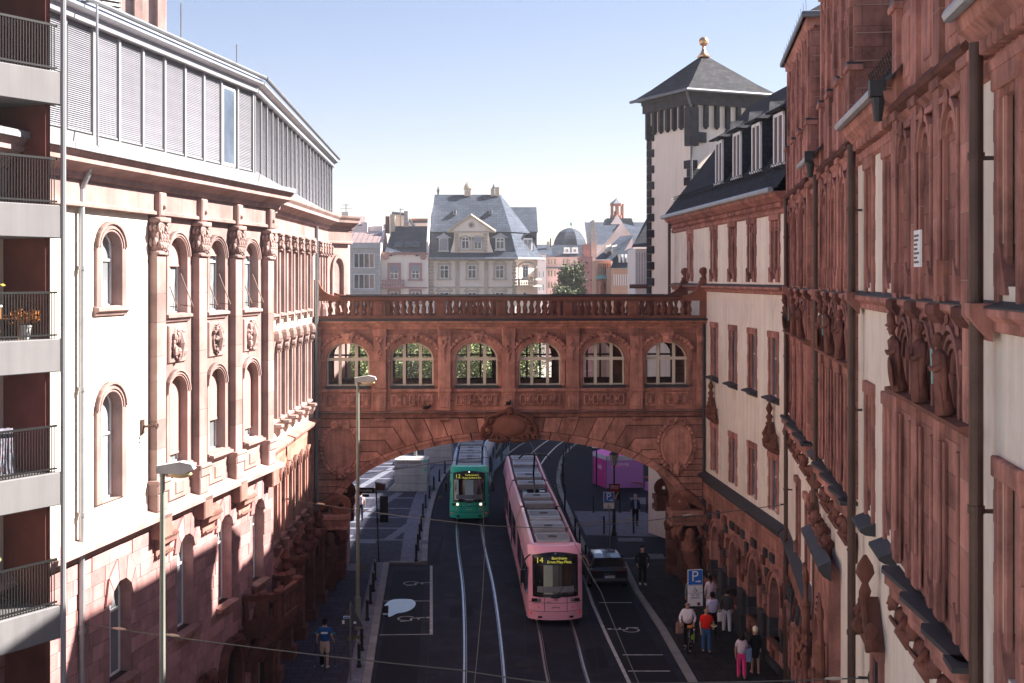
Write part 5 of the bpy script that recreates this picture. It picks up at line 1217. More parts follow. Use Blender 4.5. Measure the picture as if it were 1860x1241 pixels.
# plaster fields between the bays with their windows
wins = {0: [37.0], 1: [26.6, 24.0], 2: [15.0, 13.2, 11.4]}
for pi, (Da, Db) in enumerate(plaster):
    xa, xb = xr(Da), xr(Db); ops = []
    for D in wins[pi]:
        x = xr(D); ops += [(x-.42, x+.42, 14.7, 17.0, 0), (x-.4, x+.4, 10.2, 12.45, 0)]
    m_ = MB(); wall(m_, xa, xb, 0, 17.3, ops, th=.35); m_.build('plaster_wall', 'plaster_cream', hall)
    for o in ops:
        x = (o[0]+o[1])/2; up = o[2] > 14; t = .2
        m_ = MB(); m_.bbox(x-.42-t, x-.42, -.06, .3, o[2]-(.2 if up else .3), o[3]+.15, .015); m_.bbox(x+.42, x+.42+t, -.06, .3, o[2]-(.2 if up else .3), o[3]+.15, .015); m_.bbox(x-.42-t-.04, x+.42+t+.04, -.09, .3, o[3]+.0, o[3]+.25, .02)
        for q in (0, .42, .85): m_.bbox(x-.42-t-.05, x-.42-t, -.055, .0, o[2]+q*2, o[2]+q*2+.4, .01); m_.bbox(x+.42+t, x+.42+t+.05, -.055, 0, o[2]+q*2, o[2]+q*2+.4, .01)
        m_.tube([(x-.34, .05, o[2]), (x-.34, .05, o[3])], .06, 6); m_.prism([(x-.42, o[2]-.1), (x-.1, o[2]-.1), (x-.42, o[2]+.5)], -.04, .2)
        if up:
            for k in range(3): m_.ring(x-.3+.3*k, o[3]-.1, .09, .16, .04, -.04, .1, 6)
        f = m_.build('window_surround', 'sandstone_hall', hall)
        MB().poly([(x-.42,.3,o[2]),(x+.42,.3,o[2]),(x+.42,.3,o[3]),(x-.42,.3,o[3])]).build('pane', 'glass_dark', f)
        if not up: m_ = MB(); m_.mould(x-.7, x+.7, [(0, 9.72), (.2, 9.74), (.3, 9.8), (.3, 9.86), (0, 9.98)]); m_.build('sill', 'lead', f)
    m_ = MB(); m_.mould(xa, xb, [(0, 17.2), (.1, 17.24), (.12, 17.36), (.05, 17.4), (.05, 17.62), (.12, 17.66), (.22, 17.78), (.3, 17.84), (.34, 18.0), (0, 18.02)]); m_.build('cornice', 'sandstone_hall', hall)
    k = 0; x = xa+.15
    dm = MB(); dm.bbox(0, .14, -.24, 0, 17.44, 17.62, .03); dm = dm.mesh('dentil', 'sandstone_hall')
    while x < xb-.2: place(dm, 'dentil', hall, (x, 0, 0)); x += .28
    m_ = MB(); m_.tube([(xa+.05, -.42, 18.06), (xb-.05, -.42, 18.06)], .09, 8); m_.build('gutter', 'zinc', hall)
    m_ = MB(); m_.box(xb-.3, xb-.04, -.55, -.28, 17.92, 18.2); m_.lathe([(.07, 0), (.1, .25), (.12, .4)], xb-.17, -.4, 17.5, 8); m_.build('rain_hopper', 'lead', hall)
    m_ = MB(); m_.poly([(xa-1,-.34,18.1),(xb+1,-.34,18.1),(xb+1,4,23.2),(xa-1,4,23.2)]); m_.poly([(xa-1,4,23.2),(xb+1,4,23.2),(xb+1,8.5,18),(xa-1,8.5,18)]); m_.build('roof', 'slate', hall)
    m_ = MB(); x = xa+.1
    while x < xb-.1: m_.tube([(x, .32, 18.8), (x, .2, 19.2)], .013, 4); x += .3
    for z in (18.95, 19.05, 19.15): m_.tube([(xa+.05, .2+(19.2-z)*.3, z), (xb-.05, .2+(19.2-z)*.3, z)], .012, 4)
    m_.build('snow_guard', 'black_metal', hall)
m_ = MB(); m_.box(0, xr(10), .4, .45, 0, 18); m_.build('inner_wall', 'interior_red', hall)
for Da, Db in bays: m_ = MB(); m_.box(xr(Da), xr(Db), -.0, .3, 0, 10.0); m_.build('plaster_wall', 'plaster_cream', hall)
# downpipes with collars
for px, r in ((1440, .075), (1497.5, .07), (1568, .085), (1811, .085)):
    x = WR.x(px); m_ = MB(); y = -.24; m_.tube([(x, y, 0), (x, y, 17.6)], r, 16)
    for z in (2.2, 4.7, 7.3, 9.7, 12.0, 14.3, 16.2): m_.tube([(x, y, z), (x, y, z+.09)], r*1.2, 16); m_.box(x-.015, x+.015, y, -.02, z, z+.05)
    m_.build('downpipe', 'copper_pipe', hall)
    m_ = MB(); m_.mould(x-.25, x+.25, [(.1, 14.05), (.25, 14.2), (.36, 14.35), (.36, 14.5), (.1, 14.5)]); m_.build('pipe_bracket', 'sandstone_hall', hall)
# lower storey: dressed stone with scattered basalt, ledge z 5.4, pedimented windows, portal
m_ = MB(); m_.mould(0, xr(36.5), [(-.1, 5.0), (.12, 5.05), (.16, 5.3), (.34, 5.36), (.34, 5.44), (.02, 5.62)]); m_.build('ledge', 'lead', hall)
opd = [(xr(46)-.65, xr(46)+.65, .6, 2.5, .75), (xr(43)-.65, xr(43)+.65, .6, 2.5, .75), (xr(40)-.65, xr(40)+.65, .6, 2.5, .75)]
m_ = MB(); wall(m_, 0, xr(36.5), 0, 5.1, opd, y=-.14, th=.5); m_.build('stone_base', 'hall_course', hall)
m_ = MB(); m_.box(0, xr(38.7), -.02, .3, 5.1, 10); m_.build('plaster_wall', 'plaster_cream', hall)
ub_bas = unit_block('basalt_block', 'basalt', .06)
def basalt_scatter(par, x0, x1, z0, z1, ops_, n, y, seed):
    rr = random.Random(seed); put = []
    for _ in range(n*8):
        if len(put) >= n: break
        w_ = rr.choice((.55, .7, .42)); h_ = .32; x = rr.uniform(x0+.4, x1-.4); z = z0+.2+h_/2+.36*rr.randrange(0, int((z1-z0-.5)/.36))
        if any(x+w_/2+.2 > o[0] and x-w_/2-.2 < o[1] and z < o[3]+o[4]+.45 and z > o[2]-.4 for o in ops_): continue
        if any(abs(x-a) < .9 and abs(z-b) < .34 for a, b in put): continue
        put.append((x, z)); place(ub_bas if rr.random() < .45 else ub_dk, 'basalt_block' if False else 'boss_stone', par, (x, y, z), 0, (w_, .16, h_))
ub_dk = unit_block('boss_block', 'sandstone_dark', .08)
basalt_scatter(hall, 0, xr(36.5), .2, 5.0, opd, 60, -.16, 5)
def arch_window(par, o, y, m='sandstone_hall', dk='basalt', frame='white_paint'):
    x = (o[0]+o[1])/2; w_ = o[1]-o[0]
    m_ = MB(); m_.ring(x, o[3], w_/2, o[4], .3, y-.1, y+.05, 14); m_.ring(x, o[3], w_/2+.22, o[4]+.22, .1, y-.17, y+.05, 14); m_.ring(x, o[3], w_/2-.02, o[4]-.02, .06, y-.02, y+.2, 14)
    m_.build('arch_surround', m, par)
    for sx in (-1, 1):
        for k in range(5):
            h_ = (o[3]-o[2]+.6)/5; z = o[2]-.6+h_*(k+.5); place(ub_bas if k in (1, 2) else ub_red, 'jamb_stone', par, (x+sx*(w_/2+.17), y+.05, z), 0, (.36, .34, h_-.015))
        m_ = MB(); rr = random.Random(int(x*10)+sx)
        for q in range(16): m_.ball((x+sx*(w_/2+.3)+rr.uniform(-.09,.09), y-.1-rr.uniform(0,.04), o[3]+.35+rr.uniform(-.35,.4)), rr.uniform(.035,.075), 6, 5, sz=1.3); m_.build('carved_boss', 'sandstone_dark2', par, True)
    m_ = MB(); m_.bbox(o[0]-.15, o[1]+.15, y-.2, y+.3, o[2]-.12, o[2], .03); m_.build('sill', 'sandstone_dark', par)
    window(par, x, o[2], w_, o[3]-o[2], o[4], y+.3, 2, (.66,), fr=frame, gl='glass_blue', curtain=True)
for o in opd: arch_window(hall, o, -.14)
def pediment_window(par, x, z0, z1, w, y=-.02, ped=True):
    m_ = MB(); t = .18
    m_.bbox(x-w/2-t, x-w/2, y-.08, y+.1, z0, z1, .015); m_.bbox(x+w/2, x+w/2+t, y-.08, y+.1, z0, z1, .015); m_.bbox(x-w/2-t-.04, x+w/2+t+.04, y-.14, y+.1, z1, z1+.22, .02)
    m_.prism([(x-w/2-t, z0-.05), (x-w/2, z0-.05), (x-w/2, z0+.35), (x-w/2-t, z0+.15)], y-.14, y)
    f = m_.build('window_surround', 'sandstone_hall', par)
    if ped:
        m_ = MB(); b = z1+.22; hw = w/2+.3; m_.prism([(x-hw, b), (x+hw, b), (x, b+.85)], y-.3, y); 
        for sx in (-1, 1):
            m_.tube([(x+sx*(hw+.05), y-.3, b+.02), (x, y-.3, b+.92)], .06, 6)
            for k in range(5): m_.ball((x+sx*(hw-.2-.15*k)+0, y-.3, b+.22+.17*k), .08, 6, 5)
            m_.lathe([(.1, 0), (.12, .1), (.06, .2), (.14, .35), (.03, .5)], x+sx*hw, y-.25, b+.05, 8)
        m_.lathe([(.08, 0), (.12, .15), (.06, .3), (.18, .5), (.15, .65), (.03, .85)], x, y-.25, b+.8, 8); m_.ball((x, y-.34, b+.3), .17, 8, 6); m_.build('pediment', 'sandstone_dark2', f)
    return f
m_ = MB(); xx = xr(25.4); pediment_window(hall, xx, 5.2, 7.6, 1.0); MB().box(xx-.5, xx+.5, -.06, -.02, 5.2, 7.6).build('pane', 'glass_dark', hall)
for D in (43.6, 40.2, 20.0): xx = xr(D); pediment_window(hall, xx, 5.7 if D > 30 else 5.0, 8.0, .9, ped=False); MB().box(xx-.45, xx+.45, -.06, -.025, 5.7 if D > 30 else 5.0, 8.0).build('pane', 'glass_dark', hall)
# portal with pointed arch, buttress columns and balcony
before = set(bpy.data.objects)
xp = xr(34.2); m_ = MB()
wall(m_, xp-2.3, xp+2.3, 0, 7.6, [(xp-.95, xp+.95, 0, 4.6, 1.5)], y=-.45, th=.6); m_.box(xp-2.3, xp+2.3, -.45, 0, 7.6, 7.7); m_.box(xp-2.31, xp-2.28, -.45, 0, 0, 7.7); m_.box(xp+2.28, xp+2.31, -.45, 0, 0, 7.7); m_.build('portal_wall', 'sandstone_hall', hall)
m_ = MB()
for q in range(4): m_.ring(xp, 4.6, .95-.02+.15*q, 1.5+.15*q, .08, -.62+.03*q, -.4, 14)
for sx in (-1, 1):
    for q in range(3): m_.tube([(xp+sx*(1.0+.16*q), -.55, 0), (xp+sx*(1.0+.16*q), -.55, 4.6)], .055, 6)
m_.build('portal_arch', 'sandstone_hall', hall)
MB().box(xp-.95, xp+.95, .1, .15, 0, 6.2).build('portal_opening', 'interior_red', hall)
m_ = MB(); m_.mould(xp-2.5, xp+2.5, [(.4, 7.5), (.7, 7.6), (.9, 7.75), (.9, 7.85), (.4, 8.0)]); m_.build('portal_ledge', 'lead', hall)
for sx in (-1, 1):
    m_ = MB(); x = xp+sx*2.0; m_.lathe([(.2, 0), (.22, .1), (.13, .3), (.12, 3.0), (.16, 3.1), (.22, 3.5), (.26, 3.6), (.26, 3.8), (.15, 3.9)], x, -.75, 1.0, 10); m_.lathe([(.2, 0), (.19, .9), (.24, .95), (.12, 1.05), (.1, 1.5), (.15, 1.6), (.13, 1.8), (.02, 2.0)], x, -.75, 4.9, 8); m_.box(x-.35, x+.35, -1.15, -.45, 0, 1.0)
    rr = random.Random(3)
    for k in range(40): a = rr.uniform(0, 6.28); m_.ball((x+.36*math.cos(a), -.8+.36*math.sin(a), rr.uniform(4.2, 5.2)), .1, 5, 4)
    m_.build('portal_column', 'sandstone_dark2', hall, False)
m_ = MB(); m_.bbox(xp-.7, xp+.9, -1.2, -.4, 2.9, 3.7, .05); m_.bbox(xp-.8, xp+1.0, -1.3, -.4, 3.7, 3.85, .03); m_.lathe([(.5, 0), (.3, -.4), (.1, -.8)], xp+.1, -.75, 2.9, 10); m_.build('portal_balcony', 'sandstone_dark2', hall)
m_ = MB(); m_.ball((xp+.3, -.9, 4.05), .24, 10, 8); m_.build('stone_ball', 'sandstone_dark2', hall, True)
for k, (dx, z) in enumerate(((-1.6, 8.3), (-.8, 8.25), (.0, 8.35), (.9, 8.2))): bust(xp+dx, -.3, z, 40+k, hall)
m_ = MB(); x = xr(37.6); m_.prism([(x-.6, 8.0), (x+.6, 8.0), (x, 9.0)], -.3, 0)
for sx in (-1, 0, 1): m_.lathe([(.1, 0), (.14, .12), (.07, .25), (.16, .45), (.03, .65)], x+sx*.6, -.25, 8.0+(1-abs(sx))*.9, 8)
m_.build('pediment', 'sandstone_dark2', hall)
pediment_window(hall, xr(37.6), 5.7, 7.8, .8, ped=False)
squash(before, .6)
# framed notice in the third window, upper floor
x = xr(17.95); m_ = MB(); m_.box(x-.24, x+.24, -.55, -.52, 14.95, 15.45); 
o = m_.build('notice_frame', 'white_paint', hall); m_ = MB()
for k in range(7): m_.box(x-.19, x-.19+random.Random(k).uniform(.2, .38), -.556, -.551, 15.0+.06*k, 15.03+.06*k)
m_.build('notice_text', 'black_metal', o)

# ------------------------------------------------------------------ right: far wing between the bays and the bridge
WF = Wall((8.72, 70.9), (10.15, 48.75)); LF = WF.L
wing = thing('town_hall_wing', 'cream wing with red stone window frames and four slate dormers, right end of the bridge', 'building', (*WF.p0.xy, 0), WF.rz)
def xf(D): return (70.9-D)/abs(WF.u.y)
up = [66.6, 61.1, 57.4, 54.0, 50.4]
mid = [61.0, 57.3, 53.9, 50.6]
ops = [(xf(D)-.5, xf(D)+.5, 14.75, 17.0, 0) for D in up]+[(xf(D)-.52, xf(D)+.52, 10.25, 12.5, 0) for D in mid]+[(xf(D)-.52, xf(D)+.52, 5.85, 7.85, 0) for D in mid]
m_ = MB(); wall(m_, 0, LF, 5.4, 17.25, ops, th=.38); m_.build('plaster_wall', 'plaster_cream', wing)
m_ = MB(); m_.box(0, LF, .45, 9, 0, 18); m_.build('core', 'interior_red', wing)
m_ = MB(); m_.poly([(0,0,0),(0,9,0),(0,9,18),(0,0,18)]); m_.build('end_wall', 'plaster_cream', wing)
def quoined(x, z0, z1, w, par, upper, t=.19):
    m_ = MB()
    m_.bbox(x-w/2-t, x-w/2, -.05, .35, z0, z1, .015); m_.bbox(x+w/2, x+w/2+t, -.05, .35, z0, z1, .015); m_.bbox(x-w/2-t-.05, x+w/2+t+.05, -.08, .35, z1, z1+.26, .02)
    for q in (.03, .42, .8):
        z = z0+(z1-z0)*q
        for sx in (-1, 1): m_.bbox(x+sx*(w/2+t+.03)-.035, x+sx*(w/2+t+.03)+.035, -.048, 0, z, z+.42, .01)
    m_.tube([(x-w/2+.07, .08, z0), (x-w/2+.07, .08, z1)], .06, 6); m_.tube([(x+w/2-.07, .08, z0), (x+w/2-.07, .08, z1)], .06, 6)
    if upper:
        m_.box(x-.06, x+.06, -.02, .3, z0, z1)
        for sx in (-.25, .25): m_.torus((x+sx, .02, z1-.22), .16, .16, .035, 12, 5); m_.ball((x+sx, .02, z1-.22), .06, 5, 4)
        for sx in (-1, 1): m_.prism([(x+sx*(w/2+t), z0-.12), (x+sx*(w/2-.15), z0-.12), (x+sx*(w/2-.15), z0+.15), (x+sx*(w/2+t), z0+.45)][::sx], -.1, .1)
    f = m_.build('window_surround', 'sandstone_hall', par)
    return f
for D in up:
    f = quoined(xf(D), 14.75, 17.0, 1.0, wing, True); x = xf(D)
    for sx in (-1, 1): MB().poly([(x+sx*.25-.2,.25,14.75),(x+sx*.25+.2,.25,14.75),(x+sx*.25+.2,.25,17),(x+sx*.25-.2,.25,17)]).build('pane', 'glass_dark', f)
for i, D in enumerate(mid):
    x = xf(D); quoined(x, 10.25, 12.5, 1.04, wing, False); window(wing, x, 10.25, 1.04, 2.25, 0, .15, 2, (.64,), gl='glass_blue', curtain=True)
    m_ = MB(); m_.mould(x-.8, x+.8, [(0, 9.98), (.06, 10.0), (.1, 10.08), (.3, 10.14), (.3, 10.2), (0, 10.27)]); m_.build('sill', 'lead', wing)
    quoined(x, 5.85, 7.85, 1.04, wing, False); window(wing, x, 5.85, 1.04, 2.0, 0, .15, 2, (.64,), gl='glass_blue', curtain=True)
    if i in (0, 3):
        m_ = MB(); b = 8.12; hw = .72; m_.mould(x-hw-.1, x+hw+.1, [(0, b), (.1, b+.03), (.22, b+.14), (.22, b+.2), (0, b+.22)]); b += .22
        m_.prism([(x-hw, b), (x+hw, b), (x, b+.95)], -.2, 0)
        for sx in (-1, 1):
            m_.tube([(x+sx*(hw+.04), -.2, b), (x, -.2, b+1.0)], .06, 6); m_.lathe([(.1, 0), (.12, .15), (.06, .25), (.13, .42), (.03, .6)], x+sx*hw, -.16, b+.02, 8)
            for k in range(5): m_.ball((x+sx*(hw-.1-.13*k), -.24, b+.2+.17*k), .075, 5, 4)
        m_.lathe([(.08, 0), (.1, .2), (.15, .3), (.06, .42), (.14, .62), (.04, .85)], x, -.18, b+.85, 8); m_.ball((x, -.26, b+.32), .18, 8, 6); m_.build('pediment', 'sandstone_dark2', wing)
m_ = MB(); m_.mould(-.1, LF, [(0, 14.15), (.1, 14.18), (.14, 14.28), (.3, 14.36), (.3, 14.44), (0, 14.5)]); m_.build('string_course', 'sandstone_hall', wing)
m_ = MB(); m_.mould(-.1, LF, [(0, 14.5), (.31, 14.445), (.31, 14.46), (0, 14.54)]); m_.build('string_flashing', 'lead', wing)
m_ = MB(); m_.mould(0, LF, [(-.1, 5.0), (.12, 5.05), (.16, 5.3), (.34, 5.36), (.34, 5.44), (.02, 5.62)]); m_.build('ledge', 'lead', wing)
m_ = MB(); m_.mould(-.35, LF+.1, [(0, 17.2), (.1, 17.24), (.12, 17.36), (.05, 17.4), (.05, 17.62), (.2, 17.66), (.35, 17.78), (.45, 17.84), (.5, 18.0), (0, 18.02)]); m_.build('cornice', 'sandstone_hall', wing)
x = .05
while x < LF-.1: place(dm, 'dentil', wing, (x, 0, 0)); x += .28
m_ = MB(); m_.tube([(-.4, -.62, 18.06), (LF, -.62, 18.06)], .11, 8); m_.tube([(-.4, -.62, 18.06), (-.4, 3, 18.06)], .11, 8); m_.build('gutter', 'zinc', wing)
m_ = MB(); m_.tube([(.1, -.3, 13), (.1, -.3, 17.7)], .08, 8); m_.build('downpipe', 'copper_pipe', wing)
m_ = MB(); m_.poly([(-.4,-.55,18.1),(LF+.6,-.55,18.1),(LF+.6,3.2,23.6),(3.2,3.2,23.6)]); m_.poly([(-.4,-.55,18.1),(3.2,3.2,23.6),(-.4,9,18.1)]); m_.poly([(3.2,3.2,23.6),(LF+.6,3.2,23.6),(LF+.6,9,18.1),(-.4,9,18.1)]); m_.build('roof', 'slate', wing)
m_ = MB(); x = 0
while x < LF: m_.tube([(x, .0, 18.75), (x, -.22, 19.1)], .014, 4); x += .35
for z in (18.85, 18.98, 19.08): m_.tube([(0, -.2+(19.1-z)*.4, z), (LF, -.2+(19.1-z)*.4, z)], .012, 4)
m_.build('snow_guard', 'black_metal', wing)
dm0 = None
def dormer_at(x, zb=19.15, w=1.5, h=2.0, y=.1, dep=1.9):
    m_ = MB(); m_.box(x-w/2, x+w/2, y, y+dep, zb-.5, zb+h); m_.build('dormer_cheek', 'slate', wing)
    m_ = MB(); zt = zb+h; a = w/2+.22
    m_.poly([(x-a,y-.3,zt),(x+a,y-.3,zt),(x+a-.35,y+.3,zt+.35),(x-a+.35,y+.3,zt+.35)]); m_.poly([(x+a,y-.3,zt),(x+a,y+dep+.6,zt),(x,y+dep+.8,zt+.95),(x,y+.5,zt+.8),(x+a-.35,y+.3,zt+.35)]); m_.poly([(x-a,y-.3,zt),(x-a,y+dep+.6,zt),(x,y+dep+.8,zt+.95),(x,y+.5,zt+.8),(x-a+.35,y+.3,zt+.35)]); m_.poly([(x-a+.35,y+.3,zt+.35),(x+a-.35,y+.3,zt+.35),(x,y+.5,zt+.8)])
    m_.box(x-a, x+a, y-.32, y-.1, zt-.05, zt+.02); m_.build('dormer_roof', 'slate', wing)
    m_ = MB(); m_.box(x-w/2+.05, x-w/2+.17, y-.08, y, zb, zt-.1); m_.box(x+w/2-.17, x+w/2-.05, y-.08, y, zb, zt-.1); m_.box(x-.06, x+.06, y-.08, y, zb, zt-.1); m_.box(x-w/2+.05, x+w/2-.05, y-.08, y, zt-.22, zt-.1); m_.box(x-w/2-.02, x+w/2+.02, y-.16, y, zb-.1, zb); f = m_.build('window_frame', 'white_paint', wing)
    for sx in (-1, 1): MB().box(x+sx*w*.23-w*.17, x+sx*w*.23+w*.17, y-.05, y-.02, zb, zt-.2).build('pane', 'brown_paint', f)
for px in (1303, 1335, 1370, 1410): dormer_at(WF.x(px)+.15)
m_ = MB(); m_.box(LF-1.2, LF-.2, 1.4, 3, 22.4, 23.6); m_.build('dormer_cheek', 'slate', wing); m_ = MB(); m_.lathe([(.9, 0), (.45, .5), (.02, 1.1)], LF-.7, 2.0, 23.6, 4, a0=R(45)); m_.build('dormer_roof', 'slate', wing)
og = [(xf(D)-.72, xf(D)+.72, 1.15, 2.75, .8) for D in (59.9, 56.3, 52.9, 49.6)]
m_ = MB(); wall(m_, 0, LF, 0, 5.1, og, y=-.14, th=.5); m_.build('stone_base', 'hall_course', wing)
basalt_scatter(wing, 5, LF, .2, 5.0, og, 80, -.16, 9)
for o in og: arch_window(wing, o, -.14)
for i in range(4):
    o = og[i]; x = o[1]+.95
    m_ = MB(); m_.bbox(x-.5, x+.5, -.5, .0, 0, 1.0, .06); m_.bbox(x-.42, x+.42, -.4, 0, 1.0, 1.9, .05); m_.build('buttress', 'basalt', wing) if i < 4 and x < LF+.3 else None
MB().box(.2, LF, -.3, -.12, 0, .35).build('plinth', 'basalt', wing)
# street lamp cable hooks are built with the wires

# ------------------------------------------------------------------ white tower with basalt quoins
TN = Vector((9.78, 72.0)); th_ = R(65); Lc = Vector((-math.cos(th_), math.sin(th_))); Rc = Vector((math.sin(th_), math.cos(th_)))
TW = 4.55
tw = thing('stair_tower', 'square cream tower with black basalt quoins and slate pyramid roof behind the bridge', 'tower', (TN.x, TN.y, 0), math.atan2(Rc.y, Rc.x))
# local frame: x along the right face, y along the left face (into depth)
m_ = MB(); m_.box(0, TW, 0, TW, 0, 24.4); m_.build('wall', 'plaster_pale', tw)
m_ = MB(); m_.box(-.25, TW+.25, -.25, TW+.25, 24.25, 24.7); m_.box(-.3, TW+.3, -.3, TW+.3, 24.7, 24.95); m_.build('stone_frieze', 'basalt', tw)
ubq = unit_block('quoin_block', 'basalt', .05)
for (cx, cy, dx, dy) in ((0, 0, 1, 1), (0, TW, 1, -1)):
    z = 12.5; k = 0
    while z < 23.2:
        h = .46; L1, L2 = (.72, .42) if k % 2 else (.42, .72)
        if not (cx == 0 and cy == 0 and z > 21.2): place(ubq, 'quoin_stone', tw, (cx+dx*L1/2-.07*dx, cy+dy*L2/2-.07*dy, z+h/2), 0, (L1+.02, L2+.02, h-.02))
        z += h; k += 1
for face in range(2):
    for k in range(7):
        a = .15+(TW-.3)*k/6; z0 = 22.75+(0 if k in (0, 6) else .3)
        b = (a-.11, a+.11)
        m_ = MB()
        if face == 0: m_.box(b[0], b[1], -.24, .02, z0, 24.3); m_.ball((a, -.12, z0), .12, 6, 5)
        else: m_.box(-.24, .02, b[0], b[1], z0, 24.3); m_.ball((-.12, a, z0), .12, 6, 5)
        m_.build('machicolation_corbel', 'basalt', tw)
m_ = MB(); m_.box(-.27, .3, -.27, .3, 22.0, 24.1); m_.box(-.2, .85, -.2, 0, 22.2, 22.75); m_.build('corner_stone', 'basalt', tw)
m_ = MB(); zt = 27.5; e = .75
c = (TW/2, TW/2); mid_ = [(-e,-e,24.95),(TW+e,-e,24.95),(TW+e,TW+e,24.95),(-e,TW+e,24.95)]; m2 = [(c[0]+(p[0]-c[0])*.72, c[1]+(p[1]-c[1])*.72, 25.6) for p in mid_]
for i in range(4):
    j = (i+1) % 4; m_.poly([mid_[i], mid_[j], m2[j], m2[i]]); m_.poly([m2[i], m2[j], (c[0], c[1], zt)])
m_.poly(mid_[::-1]); m_.build('roof', 'slate', tw)
m_ = MB(); m_.tube([mid_[3], mid_[0], mid_[1]], .09, 6); m_.tube([(-.5,-.3,24.9), (-.2,-.2,24.2), (-.12,-.18,23.9), (-.12,-.18,13)], .06, 6); m_.build('gutter', 'zinc_dark', tw)
m_ = MB(); m_.lathe([(.4, 0), (.2, .18), (.1, .4), (.07, .75)], c[0], c[1], zt-.15, 12); m_.ball((c[0], c[1], zt+.72), .27, 16, 12); m_.torus((c[0], c[1], zt+.72), .275, .02, .02, 20, 5); m_.build('ball_finial', 'gold', tw, True)

# plain rear block of the town hall, behind the tower: it shades the square
rb = thing('rear_block', 'slate roofed rear block, mostly hidden behind the cream tower and the wing', 'building', (14.5, 71.3, 0))
MB().box(0, 14, 0, 57, 0, 19).build('wall', 'plaster_cream', rb); m_ = MB(); m_.poly([(-.5,-.5,19),(-.5,57.5,19),(6,53,25),(6,4,25)]); m_.poly([(14.5,-.5,19),(14.5,57.5,19),(6,53,25),(6,4,25)]); m_.poly([(-.5,-.5,19),(14.5,-.5,19),(6,4,25)]); m_.poly([(-.5,57.5,19),(14.5,57.5,19),(6,53,25)]); m_.build('roof', 'slate', rb)
# ------------------------------------------------------------------ houses beyond the bridge
class BG:
    def __init__(s, name, label, D, pc, cat='house', rz=0, group=None):
        s.D = D; s.X = (pc-CXP)/FPX*D; s.k = D/FPX; s.r = thing(name, label, cat, (s.X, D, 0), rz, group)
    def x(s, px): return (px-CXP)*s.k-s.X
    def z(s, py): return CAM_H-(py-HOR)*s.k
    def box(s, name, m, p0, p1, q0, q1, y0=0, y1=8, par=None, c=None):
        """q0 upper pixel row, q1 lower; None = ground"""
        mb = MB(); a = (s.x(p0), s.x(p1), y0, y1, 0 if q1 is None else s.z(q1), s.z(q0)); mb.box(*a); return mb.build(name, m, par or s.r)
    def win(s, p0, p1, q0, q1, cols=2, rows=(.62,), rise=0, surround=None, t=.22, sh=0, fr='white_paint', y=0, gl='glass_dark', curtain=False, sill=True):
        x0, x1, z0, z1 = s.x(p0), s.x(p1), s.z(q1), s.z(q0); x = (x0+x1)/2; w_ = x1-x0
        o = window(s.r, x, z0, w_, z1-z0-rise, rise, y-.09, cols, rows, fr=fr, gl=gl, t=.09, shutter=sh, sm='blind_white', curtain=curtain)
        if surround:
            m_ = MB(); m_.box(x0-t, x0, y-.12, y, z0, z1); m_.box(x1, x1+t, y-.12, y, z0, z1)
            if rise: m_.ring(x, z1-rise, w_/2, rise, t, y-.12, y, 8); 
            else: m_.box(x0-t, x1+t, y-.13, y, z1, z1+t)
            if sill: m_.box(x0-t-.1, x1+t+.1, y-.25, y, z0-.22, z0)
            m_.build('surround', surround, s.r)
        return o
    def gable_roof(s, p0, p1, q_eave, q_ridge, m, y0=-.4, dep=9, hip0=0, hip1=0, name='roof'):
        x0, x1 = s.x(p0), s.x(p1); ze, zr = s.z(q_eave), s.z(q_ridge); mb = MB(); ym = dep/2
        mb.poly([(x0,y0,ze),(x1,y0,ze),(x1-hip1,ym,zr),(x0+hip0,ym,zr)]); mb.poly([(x1,dep,ze),(x0,dep,ze),(x0+hip0,ym,zr),(x1-hip1,ym,zr)])
        mb.poly([(x0,y0,ze),(x0+hip0,ym,zr),(x0,dep,ze)]); mb.poly([(x1,y0,ze),(x1,dep,ze),(x1-hip1,ym,zr)]); return mb.build(name, m, s.r)
    def chimney(s, p0, p1, q0, q1, m='stone_grey', y=3):
        return s.box('chimney', m, p0, p1, q0, q1, y, y+.8)
# openings set into walls are real recesses: windows sit on the wall with proud frames at this distance
# 1 grey modern house
b = BG('grey_modern_house', 'plain grey house with two rows of wide windows left of the pink trimmed house', 168, 660)
b.box('wall', 'stone_grey', 610, 691, 441, None, 0, 10); b.box('parapet', 'zinc', 608, 691.5, 441, 451, -.35, 10.1)
mb = MB(); mb.poly([(b.x(608),-.4,b.z(441)),(b.x(689),-.4,b.z(441)),(b.x(689),5,b.z(420)),(b.x(608),5,b.z(420))]); mb.build('roof', mat('metal_roof', (.30,.22,.22), .5, metal=.3, amp=.2, uv=(.7, 40, .06, .1, 1., .5)).name, b.r)
for q in (460, 498): b.win(642.5, 680.5, q, q+27, 4, (), surround='stone_grey', t=.12, gl='glass_dark', curtain=True)
b.win(642.5, 680.5, 535, 562, 4, (), gl='glass_dark')
b = BG('white_rear_house', 'white rendered house end with two block chimneys behind the grey modern house', 182, 650)
b.box('wall', 'plaster_white', 622, 668, 408, None, 0, 6); b.box('wall', 'plaster_white', 668, 694, 411, None, .5, 6)
b.chimney(615.5, 628.5, 383, 402); b.chimney(649, 660, 391, 409, 'plaster_white'); b.chimney(658, 668, 404, 430, 'plaster_white', -.4)
b.box('coping', 'brown_paint', 650, 658, 408, 410, -.2, 6); b.gable_roof(664, 696, 433, 416, 'slate_far', y0=-3, dep=3)
m_ = MB(); x = b.x(623); m_.tube([(x,3.4,b.z(385)),(x,3.4,b.z(368))], .06, 5)
for q, l in ((370, 8), (376, 14), (392, 6)): m_.tube([(x-l*b.k/1.2,3.4,b.z(q)),(x+l*b.k/1.2,3.4,b.z(q))], .035, 4)
m_.build('aerial', 'grey_metal', b.r)
